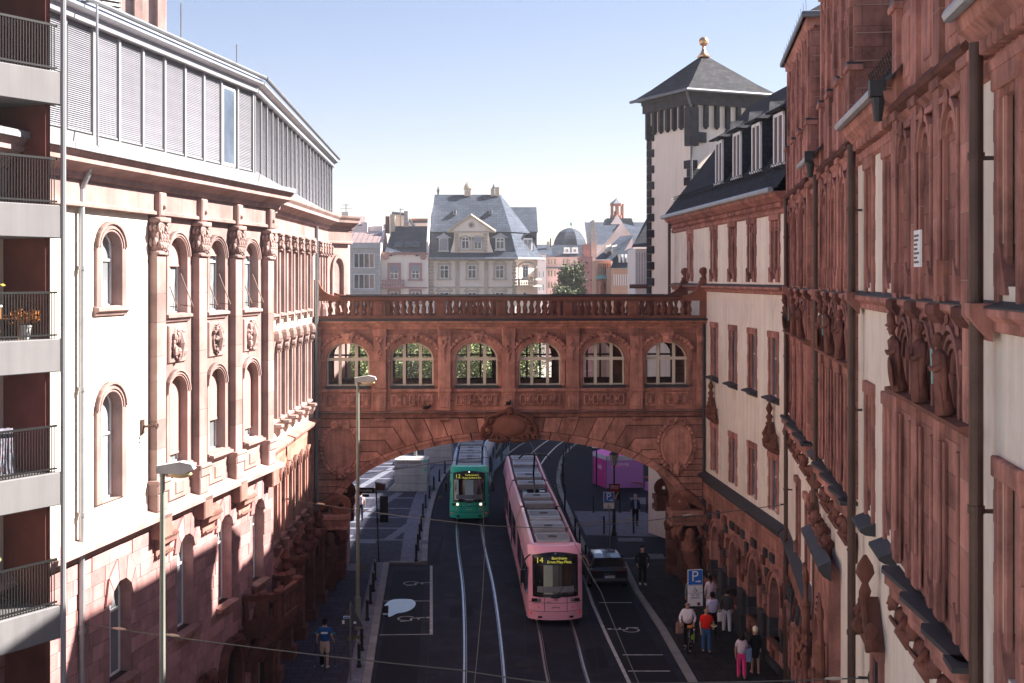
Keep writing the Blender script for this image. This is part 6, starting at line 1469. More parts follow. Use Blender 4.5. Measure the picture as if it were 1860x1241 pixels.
# 2 cream house with pink trim
b = BG('pink_trimmed_house', 'narrow cream house with pink stone trim, small balcony and slate roof left of the mansion', 169, 734)
b.box('wall', 'plaster_pale', 691, 778, 460, None, 0, 10)
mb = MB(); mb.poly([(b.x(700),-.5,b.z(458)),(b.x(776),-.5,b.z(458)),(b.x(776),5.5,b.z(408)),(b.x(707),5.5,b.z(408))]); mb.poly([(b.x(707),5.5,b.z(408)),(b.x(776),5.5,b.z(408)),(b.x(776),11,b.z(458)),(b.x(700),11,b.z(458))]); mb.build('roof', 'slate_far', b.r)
m_ = MB(); m_.prism([(-.6, b.z(460)), (10, b.z(460)), (5.3, b.z(404)), (4.2, b.z(410)), (.3, b.z(450)), (-.6, b.z(452))], b.x(690), b.x(693.5), 'x'); m_.build('fire_wall', 'plaster_white', b.r)
m_ = MB(); m_.prism([(-.6, b.z(460)), (10, b.z(460)), (5.3, b.z(340)), (4.6, b.z(338)), (.6, b.z(418)), (-.6, b.z(440))], b.x(775.5), b.x(779), 'x'); m_.build('fire_wall', 'plaster_white', b.r)
for p, q, r_ in ((716,440,450),(733,440,450),(748,439.5,449.5)):
    m_ = MB(); f = lambda q: -.5+6*(458-q)/50
    m_.poly([(b.x(p),f(r_)-.25,b.z(r_)+.1),(b.x(p+14.5),f(r_)-.25,b.z(r_)+.1),(b.x(p+14.5),f(q)-.25,b.z(q)+.1),(b.x(p),f(q)-.25,b.z(q)+.1)]); m_.build('skylight', 'glass_dark', b.r)
cm('trim_pink', (.42,.22,.21)); m2 = 'trim_pink'
for p0, p1, s_ in ((708.5, 723.5, .42), (747.5, 762, .42)):
    b.win(p0, p1, 482, 507, 2, (.4,), surround=m2, t=.32, sh=s_)
    b.win(p0, p1, 530, 550, 2, (.4,), surround=m2, t=.32)
b.box('string_course', m2, 691, 777, 521.5, 524, -.15, 0)
m_ = MB(); m_.box(b.x(695), b.x(736), -1.2, 0, b.z(523), b.z(520)); m_.box(b.x(695), b.x(736), -1.2, -1.05, b.z(510), b.z(508.5)); m_.build('balcony', m2, b.r)
for k in range(14): x = b.x(696+39*k/13); MB().lathe([(.06,0),(.1,.2),(.05,.5),(.07,.75)], x, -1.12, b.z(520), 6).build('baluster', m2, b.r)
for p in (701, 769): MB().prism([(b.x(p)+.42*math.cos(k*R(30)), b.z(466.5)+.42*math.sin(k*R(30))) for k in range(12)], -.18, 0).build('medallion', m2, b.r)
m_ = MB(); m_.box(b.x(693), b.x(777), -.2, 0, b.z(463), b.z(458.5))
for p in (715, 734, 752, 760): m_.box(b.x(p), b.x(p+3), -.3, 0, b.z(464), b.z(460))
m_.build('eaves_board', m2, b.r)
for p in (710, 758): b.win(p-2.5, p+2.5, 461, 465.5, 1, (), t=.1) if False else b.box('vent', 'lead', p-3, p+3, 460.5, 465.5, -.06, 0)
b.chimney(694, 701, 390, 422, 'sandstone_dark', 4.5); b.chimney(703, 712, 386.5, 424, 'stone_beige', 4.2); b.chimney(728, 735.5, 380, 410, 'stone_grey', 5)
m_ = MB(); x = b.x(721); m_.tube([(x,5,b.z(410)),(x,5,b.z(374))], .05, 5); m_.lathe([(.02,0),(.35,.08)], x+.2, 4.9, b.z(378), 8); m_.build('aerial', 'grey_metal', b.r)
b = BG('gabled_rear_house', 'cream gable end with slate strip seen over the pink trimmed house', 190, 735)
m_ = MB(); m_.prism([(b.x(712), 0), (b.x(751), 0), (b.x(751), b.z(410)), (b.x(734), b.z(389)), (b.x(714), b.z(388))], 0, 6); m_.build('wall', 'stone_beige', b.r); m_ = MB(); m_.tube([(b.x(712),-.2,b.z(387)),(b.x(734),-.2,b.z(389)),(b.x(753),-.2,b.z(411))], .2, 5); m_.build('coping', 'slate_far', b.r)
b.box('wall', 'plaster_white', 742, 778, 402, None, 2, 8); b.box('roof', mat('tile_orange', (.42,.2,.12), .8, amp=.3).name, 744, 778, 396, 400, 2, 9); b.box('roof_edge', 'slate_far', 748, 778, 400, 404, 1.6, 9)
# 3 mansion
b = BG('cream_mansion', 'cream mansion with high slate mansard roof, central gable and corner balcony', 170, 862, 'mansion')
xl, xr_, xc_ = b.x(780), b.x(936), b.x(984)
FC = [(xl, 0), (xr_, 0), (b.x(978), 5.5), (b.x(978), 14), (xl, 14)]
MB().prism([(p[0], p[1]) for p in FC], 0, b.z(470), 'z').build('wall', 'plaster_pale', b.r)
ze, zb_, zr = b.z(469), b.z(421), b.z(348)
# lower steep mansard, upper slope
def ringpts(o, z): return [(xl, -o, z), (xr_+o*.4, -o, z), (b.x(978)+o, 5.5-o*.2, z), (b.x(978)+o, 14, z), (xl, 14, z)]
def loft(mb, A, B):
    for i in range(len(A)-1): mb.poly([A[i], A[i+1], B[i+1], B[i]])
    return mb
A0 = ringpts(.9, ze); A1 = ringpts(.15, b.z(458)); A2 = [(xl, .9, zb_), (b.x(928), .9, zb_), (b.x(962), 5.7, zb_), (b.x(962), 12.5, zb_), (xl, 12.5, zb_)]
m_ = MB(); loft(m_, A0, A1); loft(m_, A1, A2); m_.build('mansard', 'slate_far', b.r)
A3 = [(p[0], p[1], p[2]) for p in [(xl, .5, zb_-.0), (b.x(929), .5, zb_), (b.x(964), 5.6, zb_), (b.x(964), 13, zb_), (xl, 13, zb_)]]
A4 = [(xl+.3, 6.6, zr), (b.x(907), 6.6, zr), (b.x(909), 7.0, zr), (b.x(909), 7.6, zr), (xl+.3, 7.6, zr)]
m_ = MB(); loft(m_, A3, A4); m_.poly(A4); m_.poly([A3[4], A3[0], A4[0], A4[4]]); m_.build('roof', 'slate_far', b.r)
m_ = MB(); m_.tube([(p[0], p[1]-.05, p[2]-.05) for p in A0[:4]], .14, 6); m_.build('gutter', 'zinc', b.r)
m_ = MB(); m_.mould(xl, xr_, [(0, b.z(474)), (.25, b.z(473)), (.45, b.z(471)), (.6, b.z(469)), (0, b.z(468.5))]); m_.build('cornice', 'stone_beige', b.r)
for p0, p1 in ((799, 815), (850, 865), (900, 915.5)):
    b.win(p0, p1, 482, 506, 2, (.66,), rise=.0, surround='stone_beige', t=.3, curtain=True)
    MB().ring(b.x((p0+p1)/2), b.z(481), b.x(p1)-b.x(p0)-.35, .35, .18, -.15, 0, 8).build('window_hood', 'stone_beige', b.r)
    b.win(p0-.5, p1+.5, 531, 556, 2, (.66,), surround='stone_beige', t=.3); MB().ring(b.x((p0+p1)/2), b.z(530), b.x(p1)-b.x(p0)-.2, .45, .2, -.15, 0, 8).build('window_hood', 'stone_beige', b.r)
for p in (831, 883):
    b.box('pilaster', 'stone_beige', p-3.8, p+3.8, 472, 536, -.16, 0); m_ = MB()
    for k in range(12): m_.ball((b.x(p)+rnd.uniform(-.2,.2), -.24, b.z(474+18*k/12)), .12, 5, 4)
    m_.build('capital', 'stone_beige', b.r)
for p in (784, 934.5):
    for k in range(10): b.box('quoin_stone', 'stone_beige', p-3.6-(k % 2), p+3.4+(k % 2), 476+6*k, 481.4+6*k, -.12, 0)
b.box('string_course', 'stone_beige', 782, 932, 521, 523.5, -.14, 0)
# central gable
gx0, gx1 = b.x(820), b.x(893)
MB().box(b.x(825), b.x(888), -.25, 3, b.z(459), b.z(421)).build('gable_wall', 'plaster_pale', b.r)
m_ = MB(); m_.prism([(gx0-.2, b.z(422)), (gx1+.2, b.z(422)), (b.x(856), b.z(391.5))], -.3, 4.5); m_.build('pediment', 'plaster_pale', b.r)
m_ = MB()
for a, c in (((gx0-.5), gx1+.5),): m_.box(a, c, -.6, .1, b.z(422.5), b.z(420.3))
m_.tube([(gx0-.5,-.5,b.z(421)),(b.x(856),-.5,b.z(391)),(gx1+.5,-.5,b.z(421))], .2, 5); m_.build('pediment_moulding', 'stone_beige', b.r)
m_ = MB(); m_.poly([(gx0-.4,-.6,b.z(420)),(b.x(856),-.6,b.z(390.3)),(b.x(856),4.6,b.z(390.3)),(gx0-.4,4.6,b.z(420))]); m_.poly([(gx1+.4,-.6,b.z(420)),(b.x(856),-.6,b.z(390.3)),(b.x(856),4.6,b.z(390.3)),(gx1+.4,4.6,b.z(420))]); m_.build('pediment_roof', 'slate_far', b.r)
m_ = MB(); m_.torus((b.x(856),-.32,b.z(409)), .32, .3, .1, 14, 5); m_.build('oculus_surround', 'stone_beige', b.r); MB().prism([(b.x(856)+.3*math.cos(k*R(30)), b.z(409)+.28*math.sin(k*R(30))) for k in range(12)], -.34, -.3).build('oculus', 'glass_dark', b.r)
for p, s_ in ((838.5, 0), (861, .45)): b.win(p, p+14, 431, 453, 2, (.7,), rise=.3, surround='stone_beige', t=.22, y=-.27, sh=s_)
for p in (829.5, 882): 
    for k in range(6): b.box('quoin_stone', 'stone_beige', p-3.3, p+3.3, 424+6*k, 429.5+6*k, -.42, -.2)
for sx, p0, p1 in ((-1, 826, 818), (1, 887, 896)): MB().prism([(b.x(p0), b.z(459)), (b.x(p1), b.z(459)), (b.x((p0*.7+p1*.3)), b.z(440)), (b.x(p0), b.z(424))][::sx], -.2, .5).build('gable_wing', 'plaster_pale', b.r)
def bdormer(p0, p1, q0, q1, y, sh=0):
    m_ = MB(); m_.box(b.x(p0)-.25, b.x(p1)+.25, y, y+2.2, b.z(q1)-.1, b.z(q0)+.1); m_.build('dormer_cheek', 'slate_far', b.r)
    m_ = MB(); xm = (b.x(p0)+b.x(p1))/2; a = (b.x(p1)-b.x(p0))/2+.6; m_.poly([(xm-a,y-.3,b.z(q0)),(xm,y-.3,b.z(q0)+.65),(xm,y+2.6,b.z(q0)+.75),(xm-a,y+2.6,b.z(q0))]); m_.poly([(xm+a,y-.3,b.z(q0)),(xm,y-.3,b.z(q0)+.65),(xm,y+2.6,b.z(q0)+.75),(xm+a,y+2.6,b.z(q0))]); m_.poly([(xm-a,y-.25,b.z(q0)),(xm+a,y-.25,b.z(q0)),(xm,y-.25,b.z(q0)+.6)]); m_.build('dormer_roof', 'zinc', b.r)
    b.win(p0, p1, q0, q1, 2, (.7,), rise=.25, y=y-.05, sh=sh, surround='stone_grey', t=.1)
bdormer(798.5, 813, 433, 455, -.1, .96); bdormer(901, 916, 432, 453, -.1)
# side dormer on the chamfer
m_ = MB(); m_.box(0, 1.9, 0, 2, b.z(455), b.z(432)); Mx = Matrix.Translation((b.x(947), 3.1, 0)) @ Matrix.Rotation(R(30), 4, 'Z'); m_.move(Mx); m_.build('dormer_cheek', 'slate_far', b.r)
m_ = MB(); m_.poly([(-.3,-.4,b.z(433)),(.95,-.4,b.z(422)),(.95,3,b.z(422)),(-.3,3,b.z(433))]); m_.poly([(2.2,-.4,b.z(433)),(.95,-.4,b.z(422)),(.95,3,b.z(422)),(2.2,3,b.z(433))]); m_.move(Mx); m_.build('dormer_roof', 'slate_far', b.r)
m_ = MB(); m_.box(.25, 1.65, -.1, 0, b.z(454), b.z(431)); m_.move(Mx); f = m_.build('window', 'white_paint', b.r); m_ = MB(); m_.box(.4, .9, -.13, -.1, b.z(452.5), b.z(434)); m_.box(1.0, 1.5, -.13, -.1, b.z(452.5), b.z(434)); m_.move(Mx); m_.build('pane', 'glass_blue', f)
for p, q in ((824, 384), (890, 383)): MB().box(b.x(p-3), b.x(p+3), 2.8, 3.9, b.z(q+4), b.z(q-4)).build('skylight', 'zinc', b.r); MB().box(b.x(p-1.8), b.x(p+2.4), 2.75, 2.79, b.z(q+3), b.z(q-3)).build('skylight_glass', 'glass_dark', b.r)
m_ = MB(); m_.box(b.x(840.5), b.x(852.5), 6.2, 7.4, zr-.2, b.z(338)); m_.box(b.x(839), b.x(854), 6.1, 7.5, b.z(338), b.z(336)); m_.lathe([(.52,0),(.48,.3),(.3,.6),(.12,.75),(.1,.9)], b.x(846.5), 6.8, b.z(336), 10); m_.build('chimney', 'stone_beige', b.r)
for p in (843.5, 848.5): MB().box(b.x(p-.9), b.x(p+.9), 6.18, 6.2, b.z(342), b.z(338.5)).build('chimney_opening', 'white_paint', b.r)
for p0, p1, q in ((890, 897, 336), (898, 906, 334)): MB().box(b.x(p0), b.x(p1), 6.2, 7.2, zr-.2, b.z(q)).build('chimney', 'stone_beige', b.r)
for p, q in ((790.5, 333), (895, 328)): MB().tube([(b.x(p),6.7,b.z(q+16)),(b.x(p),6.7,b.z(q+6)),(b.x(p+.8),6.7,b.z(q+4)),(b.x(p-.3),6.7,b.z(q))], [.08,.2,.12,.06], 6).build('roof_figure', 'lead', b.r)
# corner loggia with balcony
m_ = MB(); m_.prism([(b.x(936), -.8), (b.x(968), -1.0), (b.x(984), 1.8), (b.x(978), 5.5), (b.x(940), 1)], b.z(521), b.z(518), 'z'); m_.build('balcony_slab', 'stone_beige', b.r)
m_ = MB(); m_.tube([(b.x(937),-.7,b.z(508)),(b.x(968),-.9,b.z(508)),(b.x(983),1.8,b.z(508))], .12, 6); m_.build('balcony_rail', 'stone_beige', b.r)
for k in range(11): MB().lathe([(.06,0),(.1,.25),(.05,.5),(.08,.72)], b.x(938+30*k/10), -.8, b.z(518), 6).build('baluster', 'stone_beige', b.r)
b.win(950, 958.5, 483, 505, 2, (.7,), y=-.3, surround='stone_beige', t=.1); m_ = MB(); m_.ring(b.x(957), b.z(486), 1.0, .6, .22, -.8, 0, 10); m_.box(b.x(941), b.x(944), -.8, 0, b.z(518), b.z(486)); m_.box(b.x(970), b.x(973), -.8, 0, b.z(518), b.z(486)); m_.build('loggia_arch', 'stone_beige', b.r)
b.win(950, 956, 530, 552, 1, (), y=-.3); leaf_cloud(60, .5, .2, .2, .08, 8, b.z(506)).move(Matrix.Translation((b.x(963), -.8, 0))).build('flower_box', 'orange_leaf', b.r)
# 4 rear roof to the right of the mansion
b = BG('slate_roofed_rear_house', 'plain slate roof and wall standing right behind the mansion', 188, 955)
b.box('wall', 'slate_far', 925, 975, 420, None, 0, 9); mb = MB(); mb.poly([(b.x(920),-.4,b.z(421)),(b.x(977),-.4,b.z(421)),(b.x(975.5),5,b.z(373)),(b.x(925),5,b.z(373))]); mb.poly([(b.x(977),-.4,b.z(421)),(b.x(977),9,b.z(421)),(b.x(975.5),5,b.z(373))]); mb.poly([(b.x(925),5,b.z(373)),(b.x(975.5),5,b.z(373)),(b.x(977),10,b.z(421)),(b.x(920),10,b.z(421))]); mb.build('roof', 'slate_far', b.r)
# 5 domed pink house
b = BG('domed_pink_house', 'pink corner house with round slate dome and white framed dormers', 235, 1030)
b.box('wall', 'plaster_pink', 993, 1066, 467, None, 0, 14); b.box('ledge', 'slate_far', 988, 1066, 485, 488, -1, 0)
m_ = MB(); A = [(b.x(989),-1,b.z(467)),(b.x(1068),-1,b.z(467)),(b.x(1068),14,b.z(467)),(b.x(989),14,b.z(467)),(b.x(989),-1,b.z(467))]; B = [(b.x(1004),1,b.z(445)),(b.x(1066),1,b.z(445)),(b.x(1066),12,b.z(445)),(b.x(1004),12,b.z(445)),(b.x(1004),1,b.z(445))]; loft(m_, A, B); m_.build('mansard', 'slate_far', b.r)
m_ = MB(); rads = [(30.5, 446), (29.5, 441), (27.5, 434), (24, 427), (19, 420), (11, 415), (3, 412.5)]; m_.lathe([(r_*b.k*1.08, b.z(q)) for r_, q in rads], b.x(1037), 5, 0, 8, a0=R(22.5)); m_.build('dome', 'slate_far', b.r)
m_ = MB(); m_.tube([(b.x(1040),5,b.z(413)),(b.x(1040),5,b.z(398))], .06, 5); m_.ball((b.x(1040),5,b.z(405)), .3, 6, 5); m_.build('spire_rod', 'verdigris', b.r)
for p in (1029.5, 1044): b.win(p-3, p+3, 452, 458.5, 2, (), y=-.4, surround='white_paint', t=.25)
for q0, q1 in ((470, 481), (491, 503), (512, 524)):
    for p in (997, 1002, 1008, 1024, 1030): b.win(p-1.7, p+1.7, q0, q1, 1, (), y=-.02, fr='stone_beige')
b = BG('low_roof_house', 'low dark roofed house with a chimney between the mansion and the pink dome', 225, 985)
b.box('wall', 'plaster_white', 970, 992, 460, None, 0, 10); mb = MB(); mb.poly([(b.x(965),-.5,b.z(463)),(b.x(1003),-.5,b.z(463)),(b.x(1003),6,b.z(443)),(b.x(968),6,b.z(443))]); mb.build('roof', 'slate_far', b.r)
b.chimney(994, 999, 438, 452); b.chimney(1000, 1002, 432, 448, 'lead')
for q in (492, 516): b.win(978, 981, q, q+12, 1, ()); b.win(985.5, 988.5, q, q+12, 1, ())
# 6 right-hand cluster
b = BG('red_slab_house', 'narrow plain red sandstone house wall between the round tree and the white gable strip', 172, 1066)
b.box('wall', mat('rose_wall', (.45,.24,.22), .9, amp=.1, uv=(1.2,.6,.02,.1,.5,.7)).name, 1056.5, 1076, 466, None, 0, 10); b.box('wall', 'rose_wall', 1062, 1074, 443, 470, 2, 8)
b = BG('long_grey_roof_house', 'long grey slate ridge with aerials at the back of the right cluster', 240, 1120)
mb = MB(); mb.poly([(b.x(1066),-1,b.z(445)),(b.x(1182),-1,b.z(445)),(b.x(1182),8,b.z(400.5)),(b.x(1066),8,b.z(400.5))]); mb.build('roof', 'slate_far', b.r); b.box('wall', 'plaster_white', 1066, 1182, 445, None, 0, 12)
m_ = MB(); x = b.x(1152); m_.tube([(x,7,b.z(404)),(x,7,b.z(394))], .07, 5); m_.tube([(x-.8,7,b.z(395)),(x+.8,7,b.z(395))], .05, 4); m_.build('aerial', 'grey_metal', b.r)
b = BG('turret_hall', 'red open turret with little pointed roof on a dark slate roof, back right', 215, 1122, 'turret')
m_ = MB(); m_.prism([(b.x(1096), b.z(420)), (b.x(1155), b.z(420)), (b.x(1146), b.z(397)), (b.x(1102), b.z(397))], -1, 6); m_.build('roof', 'slate_far', b.r)
m_ = MB(); m_.prism([(b.x(1108), b.z(408)), (b.x(1131), b.z(408)), (b.x(1120), b.z(391))], -1.4, 2); m_.build('gable', 'plaster_white', b.r)
cm('turret_red', (.38,.17,.13))
for k in range(6):
    a = k*R(60)+R(30); x = b.x(1122.5)+.95*math.cos(a); y = 2+.95*math.sin(a); MB().box(x-.2, x+.2, y-.2, y+.2, b.z(397), b.z(369)).build('turret_post', 'turret_red', b.r)
m_ = MB(); m_.lathe([(1.15,0),(1.15,.5)], b.x(1122.5), 2, b.z(396), 6); m_.lathe([(1.15,0),(1.15,.35)], b.x(1122.5), 2, b.z(373), 6); m_.lathe([(.5,0),(.5,1.2)], b.x(1122.5), 2, b.z(396), 6); m_.build('turret_ring', 'turret_red', b.r)
m_ = MB(); m_.lathe([(1.25,0),(.03,.95)], b.x(1122.5), 2, b.z(369), 6); m_.tube([(b.x(1122.5),2,b.z(360)),(b.x(1122.5),2,b.z(356))], .04, 4); m_.build('turret_roof', 'zinc', b.r)
b = BG('white_gable_house', 'tall house with slender white gable strip on its left and white triangular parapet', 176, 1110)
m_ = MB(); m_.prism([(b.x(1073), 0), (b.x(1083.5), 0), (b.x(1083.5), b.z(422)), (b.x(1079), b.z(400)), (b.x(1076), b.z(400)), (b.x(1073), b.z(425))], -.3, 9); m_.build('gable_strip', 'stone_grey', b.r)
for q in (440, 481, 513): b.box('window_slot', 'stone_beige', 1075.5, 1080, q, q+18, -.36, -.3)
mb = MB(); mb.poly([(b.x(1083),0,b.z(442)),(b.x(1100),0,b.z(442)),(b.x(1127),6,b.z(406)),(b.x(1087),6,b.z(406))]); mb.build('roof', 'slate_far', b.r)
m_ = MB(); m_.prism([(b.x(1084), 0), (b.x(1155), 0), (b.x(1155), b.z(425)), (b.x(1134.5), b.z(401.5)), (b.x(1084), b.z(466))], 4.5, 5); m_.build('white_parapet', 'plaster_white', b.r)
mb = MB(); mb.poly([(b.x(1135),5,b.z(402)),(b.x(1172),5,b.z(412)),(b.x(1172),3,b.z(430)),(b.x(1150),3,b.z(425))]); mb.build('roof', 'slate_far', b.r)
b = BG('salmon_slot_house', 'narrow salmon house with tall red window slots and a small green canopy', 158, 1097)
b.box('wall', 'plaster_salmon', 1083, 1110, 473, None, 0, 8)
for k in range(6): b.box('window_slot', 'sandstone_red', 1085.5+4*k, 1087.4+4*k, 479, 498, -.06, 0); b.box('window_slot', 'glass_dark', 1087.4+4*k, 1088.8+4*k, 479, 498, -.04, 0)
for k in range(5): b.box('window_slot', 'white_paint', 1098+2.6*k, 1099.4+2.6*k, 501, 511, -.05, 0); b.box('window_slot', 'sandstone_red', 1087+5*k, 1089.4+5*k, 514, 535, -.06, 0)
mb = MB(); mb.poly([(b.x(1082),-.5,b.z(472)),(b.x(1112),-.5,b.z(472)),(b.x(1130),5,b.z(450)),(b.x(1092),5,b.z(464))]); mb.build('roof', 'slate_far', b.r)
MB().lathe([(1.0,0),(.6,.35),(.15,.55)], b.x(1094), -.6, b.z(507), 10).build('canopy', 'verdigris', b.r); MB().lathe([(.25,0),(.3,1.2),(.2,2.0),(.5,2.2)], b.x(1090), -.6, b.z(540), 8).build('canopy_column', 'sandstone_red', b.r)
b = BG('steep_roof_house', 'cream house with very steep dark slate roof and two rows of little dormers', 150, 1132)
b.box('wall', 'plaster_salmon', 1110, 1156, 486, None, 0, 9)
mb = MB(); mb.poly([(b.x(1108),-.5,b.z(487)),(b.x(1156),-.5,b.z(487)),(b.x(1156),4,b.z(447)),(b.x(1122),2.6,b.z(462))]); mb.poly([(b.x(1100),2,b.z(465)),(b.x(1120),-.2,b.z(480)),(b.x(1160),6,b.z(424)),(b.x(1135),6,b.z(426))]); mb.poly([(b.x(1083),2,b.z(470)),(b.x(1112),0,b.z(472)),(b.x(1160),6,b.z(424)),(b.x(1135),6,b.z(426))]); mb.build('roof', 'slate_far', b.r)
for p in (1124, 1131, 1138, 1145): b.box('dormer', 'white_paint', p, p+2.8, 462, 477, -.2, 2)
for p in (1102, 1113):
    b.box('dormer', 'stone_beige', p, p+1.5, 451, 460, .8, 3); mb = MB(); mb.poly([(b.x(p-1.5),.5,b.z(449)),(b.x(p+8),.5,b.z(447)),(b.x(p+12),3,b.z(443)),(b.x(p+3),3,b.z(445))]); mb.build('dormer_roof', 'stone_beige', b.r)
for k in range(10): b.box('window_slot', 'white_paint', 1114.5+4.1*k, 1116.2+4.1*k, 498.5, 519, -.05, 0)
b.box('string_course', 'stone_beige', 1110, 1156, 487, 489.5, -.2, 0)
b = BG('white_slot_house', 'white house with tall slots directly left of the black and cream tower', 120, 1167)
b.box('wall', 'plaster_white', 1154, 1200, 452, None, 0, 8)
for k in range(5): b.box('window_slot', 'stone_grey', 1155.5+4.9*k, 1157.5+4.9*k, 459, 517, -.05, 0)
mb = MB(); mb.poly([(b.x(1149),-.5,b.z(446)),(b.x(1200),-.5,b.z(440)),(b.x(1200),5,b.z(380)),(b.x(1183),5,b.z(395))]); mb.build('roof', 'slate', b.r); m_ = MB(); m_.prism([(b.x(1147), b.z(449)), (b.x(1200), b.z(449)), (b.x(1200), b.z(438)), (b.x(1150), b.z(444))], -.8, .2); m_.build('eaves', 'slate_far', b.r)
MB().mould(b.x(1143), b.x(1200), [(.2, b.z(524)), (.6, b.z(521)), (.9, b.z(518)), (.2, b.z(516.5))]).build('bay_ledge', 'sandstone_mid', b.r)

# ------------------------------------------------------------------ trees
def tree(x, y, h, r, label, seed, lm='leaf', zc=None, group=None, n=5200, leaf=.17, trunk=True, sq=1.0):
    rr = random.Random(seed); t = thing('broadleaf_tree', label, 'tree', (x, y, .1), 0, group)
    zc = zc or h*.62; zr = (h-zc)*1.0
    m_ = MB(); m_.tube([(0,0,0),(.05,0,zc*.5),(.1,.05,zc),(0,.1,zc+zr*.5)], [.2,.16,.12,.04], 8)
    cl = []
    for k in range(26):
        a = rr.uniform(0, 6.28); e = rr.uniform(-.7, 1); q = rr.uniform(.45, .85)
        c = (r*q*math.cos(a)*math.sqrt(1-e*e*.6), r*q*math.sin(a)*math.sqrt(1-e*e*.6), zc+zr*e*q*1.0); cl.append(c)
        if k < 12: m_.tube([(0,0,zc*rr.uniform(.55,.9)), (c[0]*.5, c[1]*.5, (c[2]+zc*.7)/2), c], [.08,.05,.02], 5)
    m_.build('trunk', 'bark', t)
    mb = MB()
    for _ in range(n):
        c = rr.choice(cl); s = leaf*rr.uniform(.6, 1.3); q = r*.27
        p = Vector((c[0]+rr.gauss(0, q), c[1]+rr.gauss(0, q), c[2]+rr.gauss(0, q*.8)*sq))
        a = Vector((rr.gauss(0,1), rr.gauss(0,1), rr.gauss(0,.6))).normalized(); b_ = a.cross(Vector((rr.gauss(0,1), rr.gauss(0,1), rr.gauss(0,1)))).normalized()
        mb.poly([p-a*s, p-b_*s*.6, p+a*s, p+b_*s*.6])
    mb.build('crown', lm, t); return t
gt = 'plane trees on the square behind the bridge'
for i, (px, D, h, r, lab) in enumerate(((615, 118, 9.5, 3.2, 'leafy tree seen through the leftmost bridge window'), (668, 128, 10.5, 3.6, 'leafy tree behind the lamp head, between the first two bridge windows'),
    (745, 122, 10.2, 3.6, 'bright leafy tree seen through the second bridge window'), (800, 132, 11, 3.8, 'leafy tree between the second and third bridge windows'), (866, 124, 10.2, 3.7, 'bright leafy tree seen through the third bridge window'), (935, 138, 9.8, 3.2, 'leafy tree seen through the left part of the fourth bridge window'))):
    tree((px-CXP)/FPX*D, D, h, r, lab, 20+i, group=gt, n=8000, leaf=.13)
tree((1038-CXP)/FPX*150, 150, 16.6, 1.45, 'tall round tree standing in front of the domed pink house', 31, 'leaf_muted', zc=13.8, n=5200, leaf=.16, sq=1.2)
tree((1024-CXP)/FPX*140, 140, 13.9, 1.3, 'smaller darker tree at the foot of the tall round tree', 32, 'leaf_muted', zc=11.8, n=3600, leaf=.15)
# ------------------------------------------------------------------ trams
def pathpos(path, y0):
    """point and cumulative list helper: returns function s -> (point, direction), s measured from the point with given y"""
    P_ = [Vector((*p, 0)) for p in path]; acc = [0]
    for i in range(1, len(P_)): acc.append(acc[-1]+(P_[i]-P_[i-1]).length)
    s0 = 0
    for i in range(len(P_)-1):
        if P_[i].y <= y0 <= P_[i+1].y: s0 = acc[i]+(y0-P_[i].y)/(P_[i+1].y-P_[i].y)*(acc[i+1]-acc[i])
    def f(s):
        s += s0
        for i in range(len(P_)-1):
            if acc[i] <= s <= acc[i+1]: t = (s-acc[i])/(acc[i+1]-acc[i]); return P_[i].lerp(P_[i+1], t)
        return P_[-1]
    return f
_TX = {}
def text(parent, body, m, M, size, name='lettering', align='CENTER'):
    c = bpy.data.curves.new(name, 'FONT'); c.body = body; c.size = size; c.align_x = align; c.align_y = 'CENTER'; c.extrude = .002; c.materials.append(MATS[m])
    key = (body, m, size, align)
    if key not in _TX:
        o = bpy.data.objects.new(name, c); col.objects.link(o); bpy.context.view_layer.update()
        _TX[key] = bpy.data.meshes.new_from_object(o.evaluated_get(bpy.context.evaluated_depsgraph_get())); bpy.data.objects.remove(o)
    o = bpy.data.objects.new(name, _TX[key]); col.objects.link(o); o.parent = parent; o.matrix_local = M; return o
FACE = Matrix.Rotation(R(90), 4, 'X')        # text upright, facing -y
mat('display_amber', (.6, .56, .08), .5, amp=0, bump=0, emit=.16); mat('lamp_white', (1, .85, .6), .4, amp=0, bump=0, emit=.35); mat('lamp_red', (.5, .02, .015), .4, amp=0, bump=0, emit=.1); mat('lamp_orange', (.6, .15, .02), .4, amp=0, bump=0, emit=.08)
cm('tram_pink', (.95, .44, .56), .32, coat=.3, rv=.03); cm('tram_green', (.02, .52, .31), .32, coat=.3); mat('tram_advert', (.22, .33, .50), .35, amp=.5, scale=.9, bump=0, dirt=((.62,.66,.70), .7, .9))
mat('roof_box', (.40, .41, .43), .45, metal=.3, amp=.2, scale=2, bump=.1, rv=.25, streak=.0); cm('tram_black', (.008,.008,.01), .25); cm('tram_grey', (.1,.1,.11))
mat('windshield', (.010,.012,.014), .04, amp=0, bump=0, spec=1., coat=.5); cm('dash_grey', (.2,.21,.22)); cm('windshield_frame', (.006,.006,.007), .3)
W2 = 1.2
def yf(x, z): return .05+(abs(x)/1.15)**3*.42+max(0, z-1.25)*.13+max(0, z-2.75)**2*.9+max(0, .6-z)*.12
def patch(mb, x0, x1, z0, z1, off=0, nx=10, nz=5, ztop=None):
    for i in range(nx):
        for j in range(nz):
            q = []
            for a, b in ((i, j), (i+1, j), (i+1, j+1), (i, j+1)):
                x = x0+(x1-x0)*a/nx; zt = z1 if ztop is None else ztop(x); z = z0+(zt-z0)*b/nz; q.append((x, yf(x, z)-off, z))
            mb.poly(q)
    return mb
